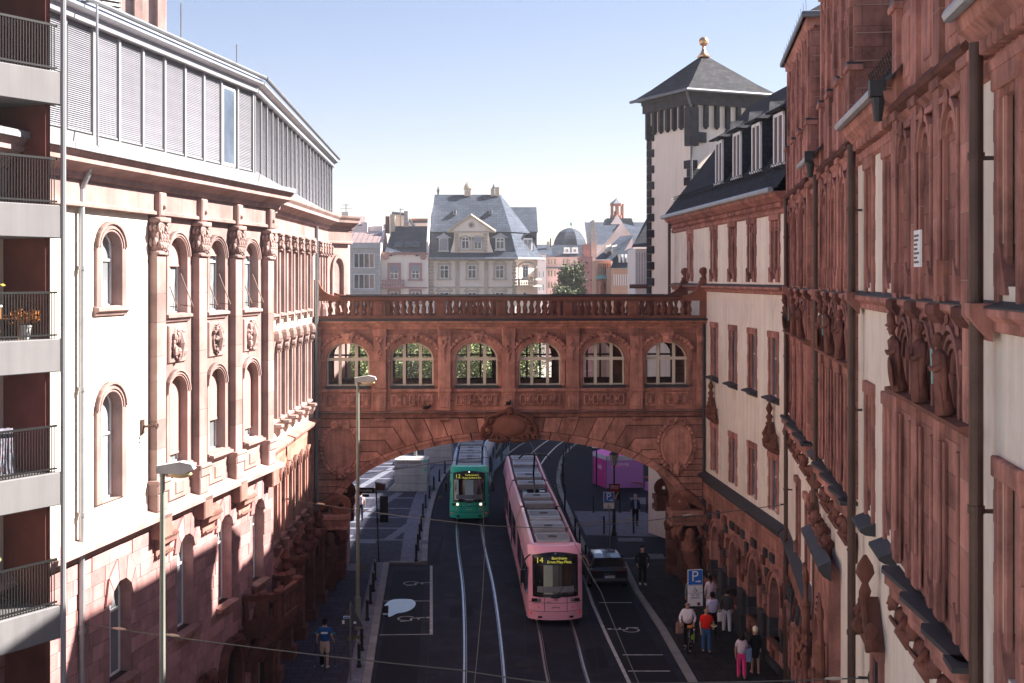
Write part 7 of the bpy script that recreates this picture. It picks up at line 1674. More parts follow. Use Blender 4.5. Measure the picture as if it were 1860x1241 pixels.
def tram(name, label, path, y0, secs, body, side, route, dest, lit, pant):
    f = pathpos(path, y0); p0 = f(0); t = thing(name, label, 'tram', (p0.x, p0.y, 0))
    s = 0; mats = []
    for L in secs: a = f(s)-p0; b = f(s+L)-p0; d = (b-a).normalized(); mats.append((Matrix.Translation((a.x, a.y, 0)) @ Matrix.Rotation(math.atan2(d.y, d.x)-R(90), 4, 'Z'), L, s)); s += L
    prof = [(-W2,.28),(-W2,2.45),(-1.13,2.85),(-.98,3.32),(-.86,3.36),(-.8,3.05),(.8,3.05),(.86,3.36),(.98,3.32),(1.13,2.85),(W2,2.45),(W2,.28)]
    for si, (M, L, s0) in enumerate(mats):
        y_a = .9 if si == 0 else .28; y_b = L-.28
        mb = MB(); mb.prism(prof[::-1], y_a, y_b); sm_ = body if si == 0 or side == body else side
        if side != body and si == 0: sm_ = side
        mb.move(M); mb.build('car_body', sm_ if not (si == 0 and side != body) else side, t)
        if si > 0:
            mb = MB(); mb.prism([(x*.93, z*.985+.02) for x, z in prof][::-1], -.28, .28)
            mb.move(M); mb.build('bellows', 'rubber', t)
            mb = MB()
            for k in range(4): mb.prism([(x*.965, z*.99+.015) for x, z in prof][::-1], -.24+.13*k, -.2+.13*k)
            mb.move(M); mb.build('bellows_ribs', 'tram_grey', t)
        # side glazing and doors, each pane a part
        for sx in (-1, 1):
            y = (1.35 if si == 0 else .7); yend = L-.6; k = 0
            while y < yend-.8:
                door = (k % 4 == 2)
                w_ = 1.3 if door else 1.55; w_ = min(w_, yend-y); z0, z1 = (.42, 2.5) if door else (1.15, 2.45)
                X = sx*(W2+.008)
                if door:
                    for q in (0, 1):
                        ya = y+q*w_/2; m_ = MB(); m_.box(min(X, X+sx*.01), max(X, X+sx*.01), ya+.03, ya+w_/2-.03, z0, z1); m_.move(M); dr = m_.build('door', body, t)
                        m_ = MB(); m_.box(min(X+sx*.012, X+sx*.018), max(X+sx*.012, X+sx*.018), ya+.1, ya+w_/2-.1, z0+.15, z1-.1); m_.move(M); m_.build('door_glass', 'windshield', dr)
                else:
                    m_ = MB(); m_.box(min(X, X+sx*.008), max(X, X+sx*.008), y+.05, y+w_-.05, z0, z1); m_.move(M); m_.build('side_window', 'windshield', t)
                y += w_+.06; k += 1
            m_ = MB(); m_.box(sx*(W2+.004)-.004, sx*(W2+.004)+.004, y_a, y_b, .28, .4); m_.move(M); m_.build('skirt', 'tram_grey', t)
        # roof equipment
        m_ = MB(); m_.box(-.79, .79, y_a+.1, y_b-.02, 3.05, 3.09); m_.move(M); m_.build('roof_well', 'tram_grey', t)
        rr = random.Random(si+len(name)); y = y_a+.35
        while y < y_b-.6:
            l_ = rr.choice((.55, .9, 1.3, 1.7)); l_ = min(l_, y_b-.1-y); hgt = rr.choice((.2, .3, .36)); wd = rr.choice((.7, .72, .74))
            if pant == si and L*.25 < y < L*.72:
                m_ = MB()
                for k in range(5): m_.tube([(rr.uniform(-.6,-.1), y+.15*k, 3.16), (rr.uniform(.1,.6), y+.15*k+.1, 3.2)], .04, 5)
                m_.box(-.6, -.35, y, y+.7, 3.09, 3.25); m_.box(.3, .6, y+.2, y+.8, 3.09, 3.3); m_.move(M); m_.build('resistor', 'tram_black', t); y += 1.0; continue
            m_ = MB(); m_.bbox(-wd, wd, y, y+l_, 3.09, 3.09+hgt, .03); m_.move(M); bx_ = m_.build('roof_box', 'roof_box', t)
            m_ = MB()
            for k in range(1, int(l_/.22)): m_.box(-wd+.04, wd-.04, y+.22*k-.012, y+.22*k+.012, 3.09+hgt, 3.1+hgt)
            if l_ > 1.2: m_.lathe([(.2,0),(.2,.03)], 0, y+l_*.5, 3.09+hgt, 12)
            m_.move(M); m_.build('roof_box_ribs', 'tram_grey', bx_)
            y += l_+rr.choice((.06, .12, .3))
    M0 = mats[0][0]
    # cab front
    m_ = MB(); patch(m_, -1.15, 1.15, .3, 3.33, 0, 16, 18)
    for sx in (-1, 1):
        n = 18
        for j in range(n):
            za = .3+3.03*j/n; zb = .3+3.03*(j+1)/n; c = lambda z: sx*(W2 if z < 2.45 else W2-.22*(z-2.45)/.87)
            m_.poly([(sx*1.15, yf(1.15, za), za), (sx*1.15, yf(1.15, zb), zb), (c(zb), .95, zb), (c(za), .95, za)])
    for i in range(16): a = -1.15+2.3*i/16; b = a+2.3/16; m_.poly([(a, yf(a,3.33), 3.33), (b, yf(b,3.33), 3.33), (b*.85, 1.25, 3.36), (a*.85, 1.25, 3.36)])
    m_.move(M0); m_.build('cab', body, t, True)
    m_ = MB(); m_.poly([(-1.0,.95,3.34),(1.0,.95,3.34),(.9,1.3,3.1),(-.9,1.3,3.1)]); m_.move(M0); m_.build('roof_fairing', body, t)
    tp = lambda x: 3.12-.13*(x/.95)**2
    m_ = MB(); patch(m_, -.97, .97, 1.28, 3.1, .012, 14, 12, tp); m_.move(M0); m_.build('windshield_surround', 'windshield_frame', t)
    m_ = MB(); patch(m_, -.9, .9, 1.4, 2.6, .022, 14, 10); m_.move(M0); ws = m_.build('windshield', 'windshield', t, True)
    m_ = MB(); patch(m_, -.78, .78, 1.47, 1.72, .024, 10, 3); m_.move(M0); m_.build('dashboard', 'dash_grey', ws)
    m_ = MB(); m_.tube([(.75, yf(.75,2.2)-.05, 2.2), (.1, yf(.1,1.45)-.05, 1.42)], .015, 4); m_.move(M0); m_.build('wiper', 'tram_black', ws)
    m_ = MB(); patch(m_, -.9, .9, 2.66, 2.98, .02, 12, 3); m_.move(M0); dp = m_.build('destination_display', 'tram_black', t)
    yt = yf(0, 2.82)-.05
    text(dp, route, 'display_amber', M0 @ Matrix.Translation((-.68, yt+.03, 2.8)) @ FACE, .33)
    for i, l in enumerate(dest): text(dp, l, 'display_amber', M0 @ Matrix.Translation((.16, yt+.0, 2.89-.16*i)) @ FACE, .165)
    m_ = MB(); m_.ball((0, yf(0,3.06)-.02, 3.06), .045, 8, 6); m_.move(M0); m_.build('top_lamp', 'lamp_white' if lit else 'dash_grey', t)
    for z in (1.02, .66): m_ = MB(); patch(m_, -1.14, 1.14, z, z+.015, .006, 14, 1); m_.move(M0); m_.build('front_joint', 'tram_black', t)
    for sx in (-1, 1):
        x = sx*.48; m_ = MB(); m_.box(x-.008, x+.008, yf(x,.9)-.012, yf(x,.9)+.1, .68, 1.28); m_.move(M0); m_.build('front_joint', 'tram_black', t)
        x = sx*.8; m_ = MB(); m_.bbox(x-.22, x+.22, yf(x,1.14)-.05, yf(x,1.14)+.1, 1.08, 1.2, .02); m_.move(M0); h_ = m_.build('headlight', 'tram_black', t)
        m_ = MB(); m_.lathe([(.085,0),(.08,.03),(.02,.05)], 0, 0, 0, 14); m_.move(M0 @ Matrix.Translation((x-sx*.1, yf(x,1.14)-.05, 1.14)) @ Matrix.Rotation(R(90), 4, 'X')); m_.build('lens', 'lamp_white' if lit else 'grey_metal', h_)
        m_ = MB(); m_.ball((x+sx*.13, yf(x+sx*.13,1.14)-.03, 1.14), .045, 8, 6); m_.move(M0); m_.build('tail_lamp', 'lamp_orange' if lit else 'lamp_red', h_)
        m_ = MB(); m_.ball((sx*.72, yf(.72,.84), .84), .035, 7, 5); m_.move(M0); m_.build('reflector', 'lamp_red', t)
        m_ = MB(); m_.box(sx*.66-.09, sx*.66+.09, yf(.66,.42)-.03, yf(.66,.42)+.05, .39, .47); m_.move(M0); m_.build('step_plate', 'tram_black', t)
        m_ = MB(); m_.box(sx*1.02-.05, sx*1.02+.05, yf(1.02,.56)-.02, yf(1.02,.56)+.05, .52, .62); m_.move(M0); m_.build('marker_lamp', 'lamp_red', t)
        m_ = MB(); m_.tube([(sx*1.08,.5,3.0),(sx*1.3,.1,2.9),(sx*1.42,-.12,2.6),(sx*1.42,-.12,2.45)], .035, 6); m_.bbox(sx*1.42-.09, sx*1.42+.09, -.18, -.06, 1.95, 2.5, .02); m_.move(M0); m_.build('mirror', 'tram_black', t)
        for (ya, yb, za, zb, mm) in ((.55, .93, 1.3, 2.45, 'windshield'), (1.0, 1.32, 1.3, 2.5, 'windshield')):
            xx = sx*(W2+.0) ; m_ = MB(); off = .012
            m_.poly([(sx*(1.17+off) if ya < .9 else sx*(W2+off), ya, za), (sx*(W2+off), yb, za), (sx*(W2+off), yb, zb), (sx*(1.17+off) if ya < .9 else sx*(W2+off), ya, zb)]); m_.move(M0); m_.build('cab_window', mm, t)
    m_ = MB(); patch(m_, -.9, .9, 1.28, 1.34, .03, 10, 1); m_.ball((0, yf(0,1.28)+.02, 1.3), .16, 10, 6, sx=1.7, sy=.3, sz=.6); m_.move(M0); m_.build('wiper_cowl', 'tram_black', t)
    mk = 'tram_black' if body == 'tram_pink' else 'white_paint'
    text(t, 'VGF', mk, M0 @ Matrix.Translation((0, yf(0,1.12)-.01, 1.16)) @ FACE, .11); text(t, '204 B' if body == 'tram_pink' else '201 A', mk, M0 @ Matrix.Translation((-.3, yf(.3,1.05)-.01, 1.07)) @ FACE, .08)
    text(t, 'vgf-ffm.de', mk, M0 @ Matrix.Translation((0, yf(0,.84)-.01, .85)) @ FACE, .09)
    if pant is not None:
        M, L, s0 = mats[pant]; yb_ = .8+L*.36; m_ = MB()
        m_.tube([(0, yb_, 3.2), (0, yb_+1.4, 4.1), (-.0, yb_+.45, 5.28)], .05, 6); m_.tube([(-.5, yb_-.2, 3.2), (.5, yb_-.2, 3.2)], .06, 6)
        for y in (-.16, .16): m_.tube([(-.85, yb_+.45+y, 5.14), (-.6, yb_+.45+y, 5.36), (.6, yb_+.45+y, 5.36), (.85, yb_+.45+y, 5.14)], .03, 6)
        m_.tube([(-.5, yb_+.29, 5.35), (-.5, yb_+.61, 5.35)], .02, 5); m_.tube([(.5, yb_+.29, 5.35), (.5, yb_+.61, 5.35)], .02, 5); m_.move(M); m_.build('pantograph', 'tram_black', t)
    return t
tram('pink_tram', 'pink articulated tram with route 14 display and roof equipment, coming towards the camera', PINK, 55.9, [10.4, 8.6, 10.4], 'tram_pink', 'tram_pink', '14', ['Bornheim', 'Ernst-May-Platz'], False, 1)
tram('green_tram', 'green fronted tram with lit headlights, route 12, passing under the arch', GREEN, 79.6, [10.4, 8.6, 10.4], 'tram_green', 'tram_advert', '12', ['Fechenheim', 'Hugo-Junkers-Str.'], True, 1)

# ------------------------------------------------------------------ parked car
cm('car_black', (.004,.004,.006), .3, coat=.25); cm('car_roof', (.02,.022,.028), .12, coat=1.); cm('car_glass', (.01,.012,.015), .05); cm('car_silver', (.5,.52,.55), .25, metal=.6); cm('plate_white', (.85,.85,.85)); cm('sign_blue', (.01,.16,.62), .4)
def car(name, label, loc, rz, paint, roofm, L=4.35, Wd=.93, H=1.5, plate=None, tail=None):
    t = thing(name, label, 'car', loc, rz)
    #  station y, belt width, belt z, roof width, roof z, bottom z  (rear at y=0)
    S = [(0,.80,.86,.70,.88,.42),(.12,.90,1.0,.72,1.04,.25),(.55,Wd,1.04,.66,H-.1,.2),(1.1,Wd,1.03,.64,H,.2),(2.0,Wd,1.0,.64,H-.01,.2),(2.7,Wd,.97,.60,H-.12,.2),(3.35,Wd,.93,.66,.98,.2),(4.0,.88,.80,.62,.82,.22),(L,.72,.62,.5,.64,.35)]
    def ringp(s): y, wb, zb, wr, zr, z0 = s; return [(-wb*.94,y,z0),(-wb,y,(z0+zb)/2),(-wb*.98,y,zb),(-wr,y,zr),(0,y,zr+.03),(wr,y,zr),(wb*.98,y,zb),(wb,y,(z0+zb)/2),(wb*.94,y,z0)]
    mb = MB(); rg = [ringp(s) for s in S]
    for a, b in zip(rg, rg[1:]):
        for k in range(8): mb.poly([a[k], a[k+1], b[k+1], b[k]])
        mb.poly([a[8], a[0], b[0], b[8]])
    mb.poly(rg[0][::-1]); mb.poly(rg[-1]); mb.build('body', paint, t)
    def lerp(p, q, u): return tuple(p[i]+(q[i]-p[i])*u for i in range(3))
    for sx in (2, 5):         # side glass: between belt (k=2) and roof (k=3)
        for i, j in ((2, 3), (3, 4), (4, 5)):
            A, B, C_, D_ = (rg[i][2], rg[j][2], rg[j][3], rg[i][3]) if sx == 2 else (rg[i][6], rg[j][6], rg[j][5], rg[i][5]); o = -.012 if sx == 2 else .012
            q = [lerp(A, D_, .12), lerp(B, C_, .12), lerp(B, C_, .86), lerp(A, D_, .86)]; m_ = MB(); y0_, y1_ = q[0][1]+.04, q[1][1]-.04
            m_.poly([(p[0]+o, min(max(p[1], y0_), y1_), p[2]) for p in q]); m_.build('side_window', 'car_glass', t)
    m_ = MB(); a, b = rg[1], rg[2]; m_.poly([tuple(Vector(lerp(a[3], b[3], .12))*1+Vector((.03,-.02,.015))), tuple(Vector(lerp(a[5], b[5], .12))+Vector((-.03,-.02,.015))), tuple(Vector(lerp(a[5], b[5], .92))+Vector((-.05,-.02,.015))), tuple(Vector(lerp(a[3], b[3], .92))+Vector((.05,-.02,.015)))]); m_.build('rear_window', 'car_glass', t)
    m_ = MB(); 
    for i, j in ((2, 3), (3, 4), (4, 5)): A = rg[i]; B = rg[j]; m_.poly([(A[3][0]+.05,A[3][1],A[3][2]+.022),(A[5][0]-.05,A[5][1],A[5][2]+.022),(B[5][0]-.05,B[5][1],B[5][2]+.022),(B[3][0]+.05,B[3][1],B[3][2]+.022)])
    m_.build('roof', roofm, t)
    m_ = MB(); a, b = rg[5], rg[6]; m_.poly([(a[3][0]+.04,a[3][1]+.03,a[3][2]+.01),(a[5][0]-.04,a[5][1]+.03,a[5][2]+.01),(b[5][0]-.06,b[5][1]-.05,b[5][2]+.04),(b[3][0]+.06,b[3][1]-.05,b[3][2]+.04)]); m_.build('windscreen', 'car_glass', t)
    for y in (.78, 3.45):
        for sx in (-1, 1):
            m_ = MB(); m_.lathe([(.18,0),(.32,.01),(.33,.05),(.33,.18),(.31,.2)], 0, 0, 0, 20); m_.move(Matrix.Translation((sx*(Wd-.18), y, .33)) @ Matrix.Rotation(R(90)*sx, 4, 'Y')); wh = m_.build('wheel', 'rubber', t)
            m_ = MB(); m_.lathe([(.03,0),(.2,.01),(.21,.03)], 0, 0, 0, 14); m_.move(Matrix.Translation((sx*(Wd+.015), y, .33)) @ Matrix.Rotation(R(90)*sx, 4, 'Y')); m_.build('rim', 'grey_metal', wh)
    for sx in (-1, 1):
        m_ = MB(); m_.bbox(sx*.66-.17, sx*.66+.17, -.03, .2, .86, .93, .015); m_.build('tail_light', 'lamp_red' if False else cm('tail_dark', (.18,.01,.01), .2).name, t)
        m_ = MB(); m_.ball((sx*(Wd+.1), 2.75, 1.02), .1, 8, 6, sy=.7, sz=.7); m_.build('mirror', paint, t)
    m_ = MB(); m_.box(-.8, .8, -.04, .2, .42, .55); m_.build('bumper', 'tram_grey', t)
    if plate:
        m_ = MB(); m_.box(-.26, .26, -.065, -.045, .58, .69); pl = m_.build('licence_plate', 'plate_white', t); MB().box(-.26, -.21, -.07, -.062, .58, .69).build('plate_band', 'sign_blue', pl); text(pl, plate, 'tram_black', Matrix.Translation((.02, -.069, .635)) @ FACE, .1)
        m_ = MB(); m_.poly([(-.3,-.04,.72),(.3,-.04,.72),(.26,-.02,.8),(-.26,-.02,.8)]); m_.tube([(.0, 1.0, H+.03), (.02, 1.1, H+.14)], .012, 5); m_.bbox(-.12, .16, 1.3, 1.5, H+.02, H+.05, .01); m_.build('trim', 'tram_black', t)
    return t
g = G(1106, 1072)
car('parked_car', 'black hatchback with pale reflecting roof parked in the bay beside the pink tram', (g.x+.02, g.y, 0), R(4), 'car_black', 'car_roof', plate='E UB 8405')
g = G(1130, 700); car('white_van', 'small white and blue vehicle far off, seen through the fifth bridge window', (g.x, g.y, .02), R(60), 'white_paint', 'sign_blue', L=4.6, H=1.9)
# ------------------------------------------------------------------ street furniture
def at(px, py, z=.12): g = G(px, py, z); return g
# bollards: cast-iron with knob (left), slim posts (right)
def bollard_iron():
    t = thing('bollard', '', 'bollard')
    MB().lathe([(.1,0),(.1,.1),(.065,.14),(.06,.8),(.075,.83),(.06,.87)], n=10).build('post', 'black_metal', t)
    MB().lathe([(.05,0),(.07,.05),(.05,.11),(.01,.14)], z=.87, n=10).build('knob', 'grey_metal', t); MB().lathe([(.068,0),(.072,.02),(.068,.05)], z=.45, n=10).build('collar', 'black_metal', t); return t
proto = bollard_iron()
L_ = [(652,1212,'iron bollard nearest the camera, right of the man on crutches'),(657,1182,'iron bollard just behind the nearest one, beside the tall grey lamp post'),(667,1127,'iron bollard on the left pavement beside the puddle'),(673,1097,'iron bollard left of the upper edge of the puddle'),
 (678,1075,'iron bollard fourth from the bay corner, on the left pavement'),(681,1054,'iron bollard by the upper end of the left parking bay'),(756,1020,'iron bollard at the corner of the plaza kerb, lowest of the plaza row'),(759,1000,'second iron bollard from the corner of the plaza kerb'),
 (762,980,'third iron bollard from the corner of the plaza kerb'),(765,965,'fourth iron bollard from the corner of the plaza kerb'),(768,941,'fifth iron bollard of the plaza row, left of the green tram nose'),(773,923,'sixth iron bollard of the plaza row'),
 (780,906,'iron bollard right of the foot of the concrete block stack'),(788,890,'dark green bollard right of the concrete block stack'),(798,875,'iron bollard left of the mirror of the green tram'),(808,861,'farthest visible iron bollard beside the green tram'),(720,822,'iron bollard beyond the concrete blocks, upper left')]
for i, (px, py, lab) in enumerate(L_):
    g = at(px, py); o = proto if i == 0 else copy_tree(proto)
    o.location = g; o['label'] = lab; o['group'] = 'iron bollards along the left kerb'
def slim():
    t = thing('bollard', '', 'bollard'); MB().lathe([(.055,0),(.055,.95),(.065,.96),(.065,1.0),(.03,1.04)], n=10).build('post', 'black_metal', t); MB().lathe([(.09,0),(.09,.03),(.06,.05)], n=10).build('foot', 'black_metal', t); return t
proto = slim()
R_ = [(1045,975,'slim black post behind the rear of the pink tram cab, right side'),(1053,996,'slim black post just above the car, beside the pink tram'),(1064,1026,'slim black post touching the left side of the parked car'),(1097,970,'slim black post at the end of the yellow barrier tape'),(1078,931,'slim black post left of the poster board'),
 (1126,931,'slim black post right of the lantern post'),(1175,932,'slim black post right of the grey haired man in a suit'),(1151,969,'slim black post in front of the feet of the man in the suit'),(1026,928,'slim post at the lower end of the curved kerb row'),(1026,908,'second slim post from the lower end of the curved kerb row'),
 (1023,885,'third slim post from the lower end of the curved kerb row'),(1021.6,868,'fourth slim post of the curved kerb row'),(1023,853,'fifth slim post of the curved kerb row'),(1024,841,'sixth slim post of the curved kerb row'),(1028,829,'seventh slim post of the curved kerb row'),(1034,818,'eighth slim post of the curved kerb row'),(1040,810,'farthest slim post of the curved kerb row, just under the arch')]
for i, (px, py, lab) in enumerate(R_):
    g = at(px, py); o = proto if i == 0 else copy_tree(proto); o.location = g; o['label'] = lab; o['group'] = 'slim black posts on the right pavement'
# tape between posts
a, b, c, d = (at(*p)+Vector((0,0,.75)) for p in ((1045,975),(1097,970),(1151,969),(1195,960)))
for p, q, lab in ((a, b, 'yellow barrier tape from the tram side post to the slim post'), (b, c+Vector((0,0,.1)), 'frayed yellow tape hanging near the man in the suit')):
    m_ = MB(); m_.tube([p, p.lerp(q, .5)-Vector((0,0,.06)), q], .022, 5); o = m_.build('barrier_tape', cm('tape_yellow', (.45,.33,.12)).name); o['label'] = lab; o['category'] = 'tape'
# tall street lamps
def lamp(px, D, ztop, hx, label, rz=0):
    X = (px-CXP)/FPX*D; t = thing('street_lamp', label, 'street lamp', (X, D, .12), rz, 'tall street lamps on the left pavement')
    MB().lathe([(.13,0),(.13,1.3),(.085,1.4),(.075,5),(.06,ztop-.15)], n=12).build('pole', 'pole_green', t)
    m_ = MB(); m_.prism([(-.12, ztop-.12), (.55, ztop-.12), (.78, ztop-.02), (.72, ztop+.1), (.45, ztop+.16), (-.12, ztop+.06)], -.14, .14); m_.build('lamp_head', 'concrete', t)
    m_ = MB(); m_.ball((.42, 0, ztop-.14), .26, 12, 6, sx=1.15, sy=.5, sz=.4); m_.build('lamp_bowl', cm('bowl_amber', (.55,.42,.22), .25).name, t, True)
    MB().tube([(-.0,0,ztop-.2),(.02,0,ztop-.02)], .075, 8).build('head_socket', 'pole_green', t); return t
lamp(295, 31.5, 10.15, 1, 'tall grey lamp post in front of the left facade, nearest and largest'); lamp(650, 55.2, 10.45, 1, 'tall grey lamp post standing in front of the left end of the bridge')
# warning sign seen from behind
g = at(636.5, 1236); t = thing('warning_sign', 'grey back of a triangular road sign with stickers on the left pavement', 'road sign', g)
MB().tube([(0,0,0),(0,0,2.85)], .03, 8).build('pole', 'grey_metal', t); m_ = MB(); m_.prism([(-.46, 1.95), (.46, 1.95), (.03, 2.75), (-.03, 2.75)], .03, .05); pl = m_.build('sign_plate', cm('sign_back', (.05,.055,.06), .5).name, t)
for x, z, w_, h_ in ((-.14, 2.3, .24, .09), (-.26, 2.12, .08, .13), (.16, 2.1, .1, .08)): MB().box(x-w_/2, x+w_/2, .022, .028, z-h_/2, z+h_/2).build('sticker', 'plate_white', pl)
MB().box(-.24, -.05, .018, .021, 2.27, 2.32).build('sticker_print', 'sign_blue', pl)
# small round mirror sign on the lamp
g = P(655, 1030, 56); o = MB().lathe([(.02,0),(.2,.01),(.2,.03)], n=16).build('round_sign', 'sign_back', loc=g); o.rotation_euler = (R(90), 0, 0); o['label'] = 'small round grey sign back fixed to the lamp post before the bridge'; o['category'] = 'sign'
# street name post with boards
g = at(688, 1021); t = thing('street_name_post', 'black sign post with street name plates and two dark boards on the left corner', 'sign post', g)
MB().tube([(0,0,0),(-.08,0,2.3),(-.16,0,4.15)], [.045,.035,.03], 8).build('post', 'black_metal', t); MB().lathe([(.06,0),(.07,.1),(.06,.3)], -.07, 0, 2.0, 8).build('collar', 'black_metal', t)
m_ = MB(); m_.box(-1.15, -.22, -.02, .02, 3.55, 3.85); a_ = m_.build('name_plate', 'black_metal', t); text(a_, 'Paulsplatz', 'plate_white', Matrix.Translation((-.69, -.025, 3.7)) @ FACE, .17)
m_ = MB(); m_.box(-.85, -.5, -.02, .02, 3.36, 3.5); m_.build('small_plate', 'black_metal', t); m_ = MB(); m_.prism([(-.12,3.7),(.3,3.7),(.34,4.0),(-.12,4.1)], -.05, .3); m_.build('name_plate', 'brown_paint', t)
for z0, z1, w_ in ((2.5,3.4,.42),(2.05,2.45,.44)):
    m_ = MB(); m_.box(.06, .06+w_, -.03, .03, z0, z1); m_.build('board', 'black_metal', t); m_ = MB(); m_.tube([(-.1,0,z1-.1),(.1,0,z1-.1)], .015, 5); m_.tube([(-.1,0,z0+.1),(.1,0,z0+.1)], .015, 5); m_.build('board_arm', 'black_metal', t)
for k in range(7): MB().lathe([(.05,0),(.05,.05)], -.08-.01*k, 0, 2.5+.2*k, 8).build('clamp', 'black_metal', t)
# parking signs
def psign(px, py, ztop, label, size, rz, extra, lean=0):
    g = at(px, py); t = thing('parking_sign', label, 'parking sign', g, rz, None); MB().tube([(0,.04,0),(lean,.04,ztop)], .028, 8).build('pole', 'grey_metal', t)
    m_ = MB(); m_.bbox(lean-size/2, lean+size/2, -.02, .01, ztop-size, ztop, .01); pl = m_.build('sign_plate', 'plate_white', t); m_ = MB(); m_.box(lean-size/2+.02, lean+size/2-.02, -.026, -.021, ztop-size+.02, ztop-.02); m_.build('blue_field', 'sign_blue', pl)
    text(pl, 'P', 'plate_white', Matrix.Translation((lean-.02, -.032, ztop-size*.45)) @ FACE, size*.95); text(pl, '\u2192', 'plate_white', Matrix.Translation((lean+size*.22, -.033, ztop-size*.78)) @ FACE, size*.35) if False else MB().prism([(lean,ztop-size*.8),(lean+size*.22,ztop-size*.8),(lean+size*.22,ztop-size*.86),(lean+size*.4,ztop-size*.76),(lean+size*.22,ztop-size*.66),(lean+size*.22,ztop-size*.73),(lean,ztop-size*.73)], -.034, -.028).build('arrow', 'plate_white', pl)
    m_ = MB(); m_.bbox(lean-size/2, lean+size/2, -.02, .01, ztop-size-.32, ztop-size-.02, .008); p2 = m_.build('supplementary_plate', 'plate_white', t)
    m_ = MB(); cx, cz = lean, ztop-size-.18; m_.tube([(cx-.02,-.03,cz+.08),(cx-.02,-.03,cz-.0),(cx+.05,-.03,cz-.01),(cx+.08,-.03,cz-.09)], .012, 4); m_.torus((cx-.02,-.03,cz-.05), .055, .055, .008, 12, 4); m_.ball((cx-.02,-.03,cz+.11), .018, 5, 4); m_.build('wheelchair_symbol', 'tram_black', p2)
    if extra:
        m_ = MB(); m_.bbox(lean-size/2, lean+size/2, -.02, .01, ztop-size-.85, ztop-size-.34, .008); p3 = m_.build('supplementary_plate', 'plate_white', t); text(p3, 'nur mit\nAusweis', 'tram_black', Matrix.Translation((lean, -.026, ztop-size-.45)) @ FACE, .11); MB().box(lean+.08, lean+.2, -.03, -.022, ztop-size-.82, ztop-size-.7).build('sticker', 'towel_red', p3)
        for k in range(12): MB().lathe([(.036,0),(.036,.06+.02*(k % 3))], lean*(.2+.05*k), .04, .5+.11*k, 8).build('sticker', ('plate_white','towel_red','tram_black')[k % 3], t)
    return t
psign(1261, 1168, 2.95, 'blue parking sign with white plates and a sticker covered pole beside the pedestrians', .62, R(8), True, .04); psign(1108, 998, 3.1, 'blue parking sign with one small plate standing above the parked car', .58, 0, False, -.06)
# old lantern with poster
g = at(1115.5, 973); t = thing('lantern_post', 'old black lantern post carrying a red and black poster board', 'street lamp', g)
MB().lathe([(.16,0),(.16,.15),(.1,.25),(.09,1.4),(.06,1.5),(.05,3.9),(.08,3.95),(.04,4.0)], n=10).build('post', 'black_metal', t)
m_ = MB(); m_.lathe([(.12,0),(.24,.62)], z=4.02, n=6); m_.build('glass', cm('lantern_glass', (.35,.33,.3), .2).name, t); m_ = MB(); m_.lathe([(.3,0),(.2,.12),(.08,.2),(.03,.32)], z=4.62, n=6)
for k in range(6): a = k*R(60); m_.tube([(.12*math.cos(a),.12*math.sin(a),4.02),(.24*math.cos(a),.24*math.sin(a),4.63)], .014, 4)
m_.build('lantern_cage', 'black_metal', t)
m_ = MB(); m_.box(-.3, .32, -.1, -.07, 2.05, 2.95); pb_ = m_.build('poster_board', cm('poster_black', (.02,.012,.012)).name, t); m_ = MB(); m_.box(-.27, .29, -.106, -.101, 2.55, 2.9); m_.build('poster_red', cm('poster_red', (.25,.02,.02)).name, pb_)
text(pb_, 'Willkommen\nim Museum', 'plate_white', Matrix.Translation((0.01, -.112, 2.78)) @ FACE, .1); m_ = MB(); m_.tube([(.05,-.11,2.1),(.12,-.11,2.3),(.24,-.11,2.5)], [.07,.05,.03], 6); m_.build('poster_picture', 'skin', pb_)
# notice board post behind
g = at(1083.5, 885); t = thing('notice_post', 'dark post with a small white board of purple writing left of the tent', 'sign post', g)
MB().tube([(0,0,0),(0,0,3.9)], .05, 8).build('post', 'black_metal', t); m_ = MB(); m_.box(-.32, .34, -.08, -.05, 2.75, 3.2); a_ = m_.build('board', 'plate_white', t); text(a_, 'ing ing', cm('print_purple', (.12,.06,.35)).name, Matrix.Translation((.01, -.085, 2.93)) @ FACE, .2); MB().box(-.25, .28, -.086, -.081, 3.08, 3.14).build('board_line', 'towel_red', a_)
# tent
cm('tent_pink', (.85,.22,.62), .6); cm('tent_magenta', (.62,.04,.30), .6); cm('tent_violet', (.55,.22,.62), .6); cm('tent_white', (.62,.58,.66), .6)
g = at(1102, 888); t = thing('market_tent', 'pink and magenta folding tent with printed walls on the right pavement', 'tent', (g.x, g.y, .12), R(4))
m_ = MB(); m_.box(0, 2.55, 0, 0.015, .05, 2.0); m_.build('front_wall', 'tent_violet', t); m_ = MB(); m_.poly([(0,0,.02),(-.62,2.4,.02),(-.62,2.4,2.0),(0,0,2.0)]); m_.build('side_wall', 'tent_magenta', t)
m_ = MB(); m_.poly([(2.55,0,.02),(1.95,2.4,.02),(1.95,2.4,2.0),(2.55,0,2.0)]); m_.build('side_wall', 'tent_magenta', t); m_ = MB(); m_.poly([(-.62,2.4,.02),(1.95,2.4,.02),(1.95,2.4,2),(-.62,2.4,2)]); m_.build('rear_wall', 'tent_violet', t)
cs = [(-.03,-.03,2.28),(2.6,-.03,2.28),(1.98,2.45,2.28),(-.66,2.45,2.28)]; ap = (.97,1.2,2.95)
for i in range(4): MB().poly([cs[i], cs[(i+1) % 4], ap]).build('roof_panel', 'tent_pink', t)
m_ = MB(); 
for i in range(4): a, b = cs[i], cs[(i+1) % 4]; m_.poly([a, b, (b[0],b[1],1.98), (a[0],a[1],1.98)])
m_.build('valance', 'tent_white', t)
for c_ in cs: MB().tube([(c_[0],c_[1],0),(c_[0],c_[1],2.28)], .025, 6).build('leg', 'grey_metal', t)
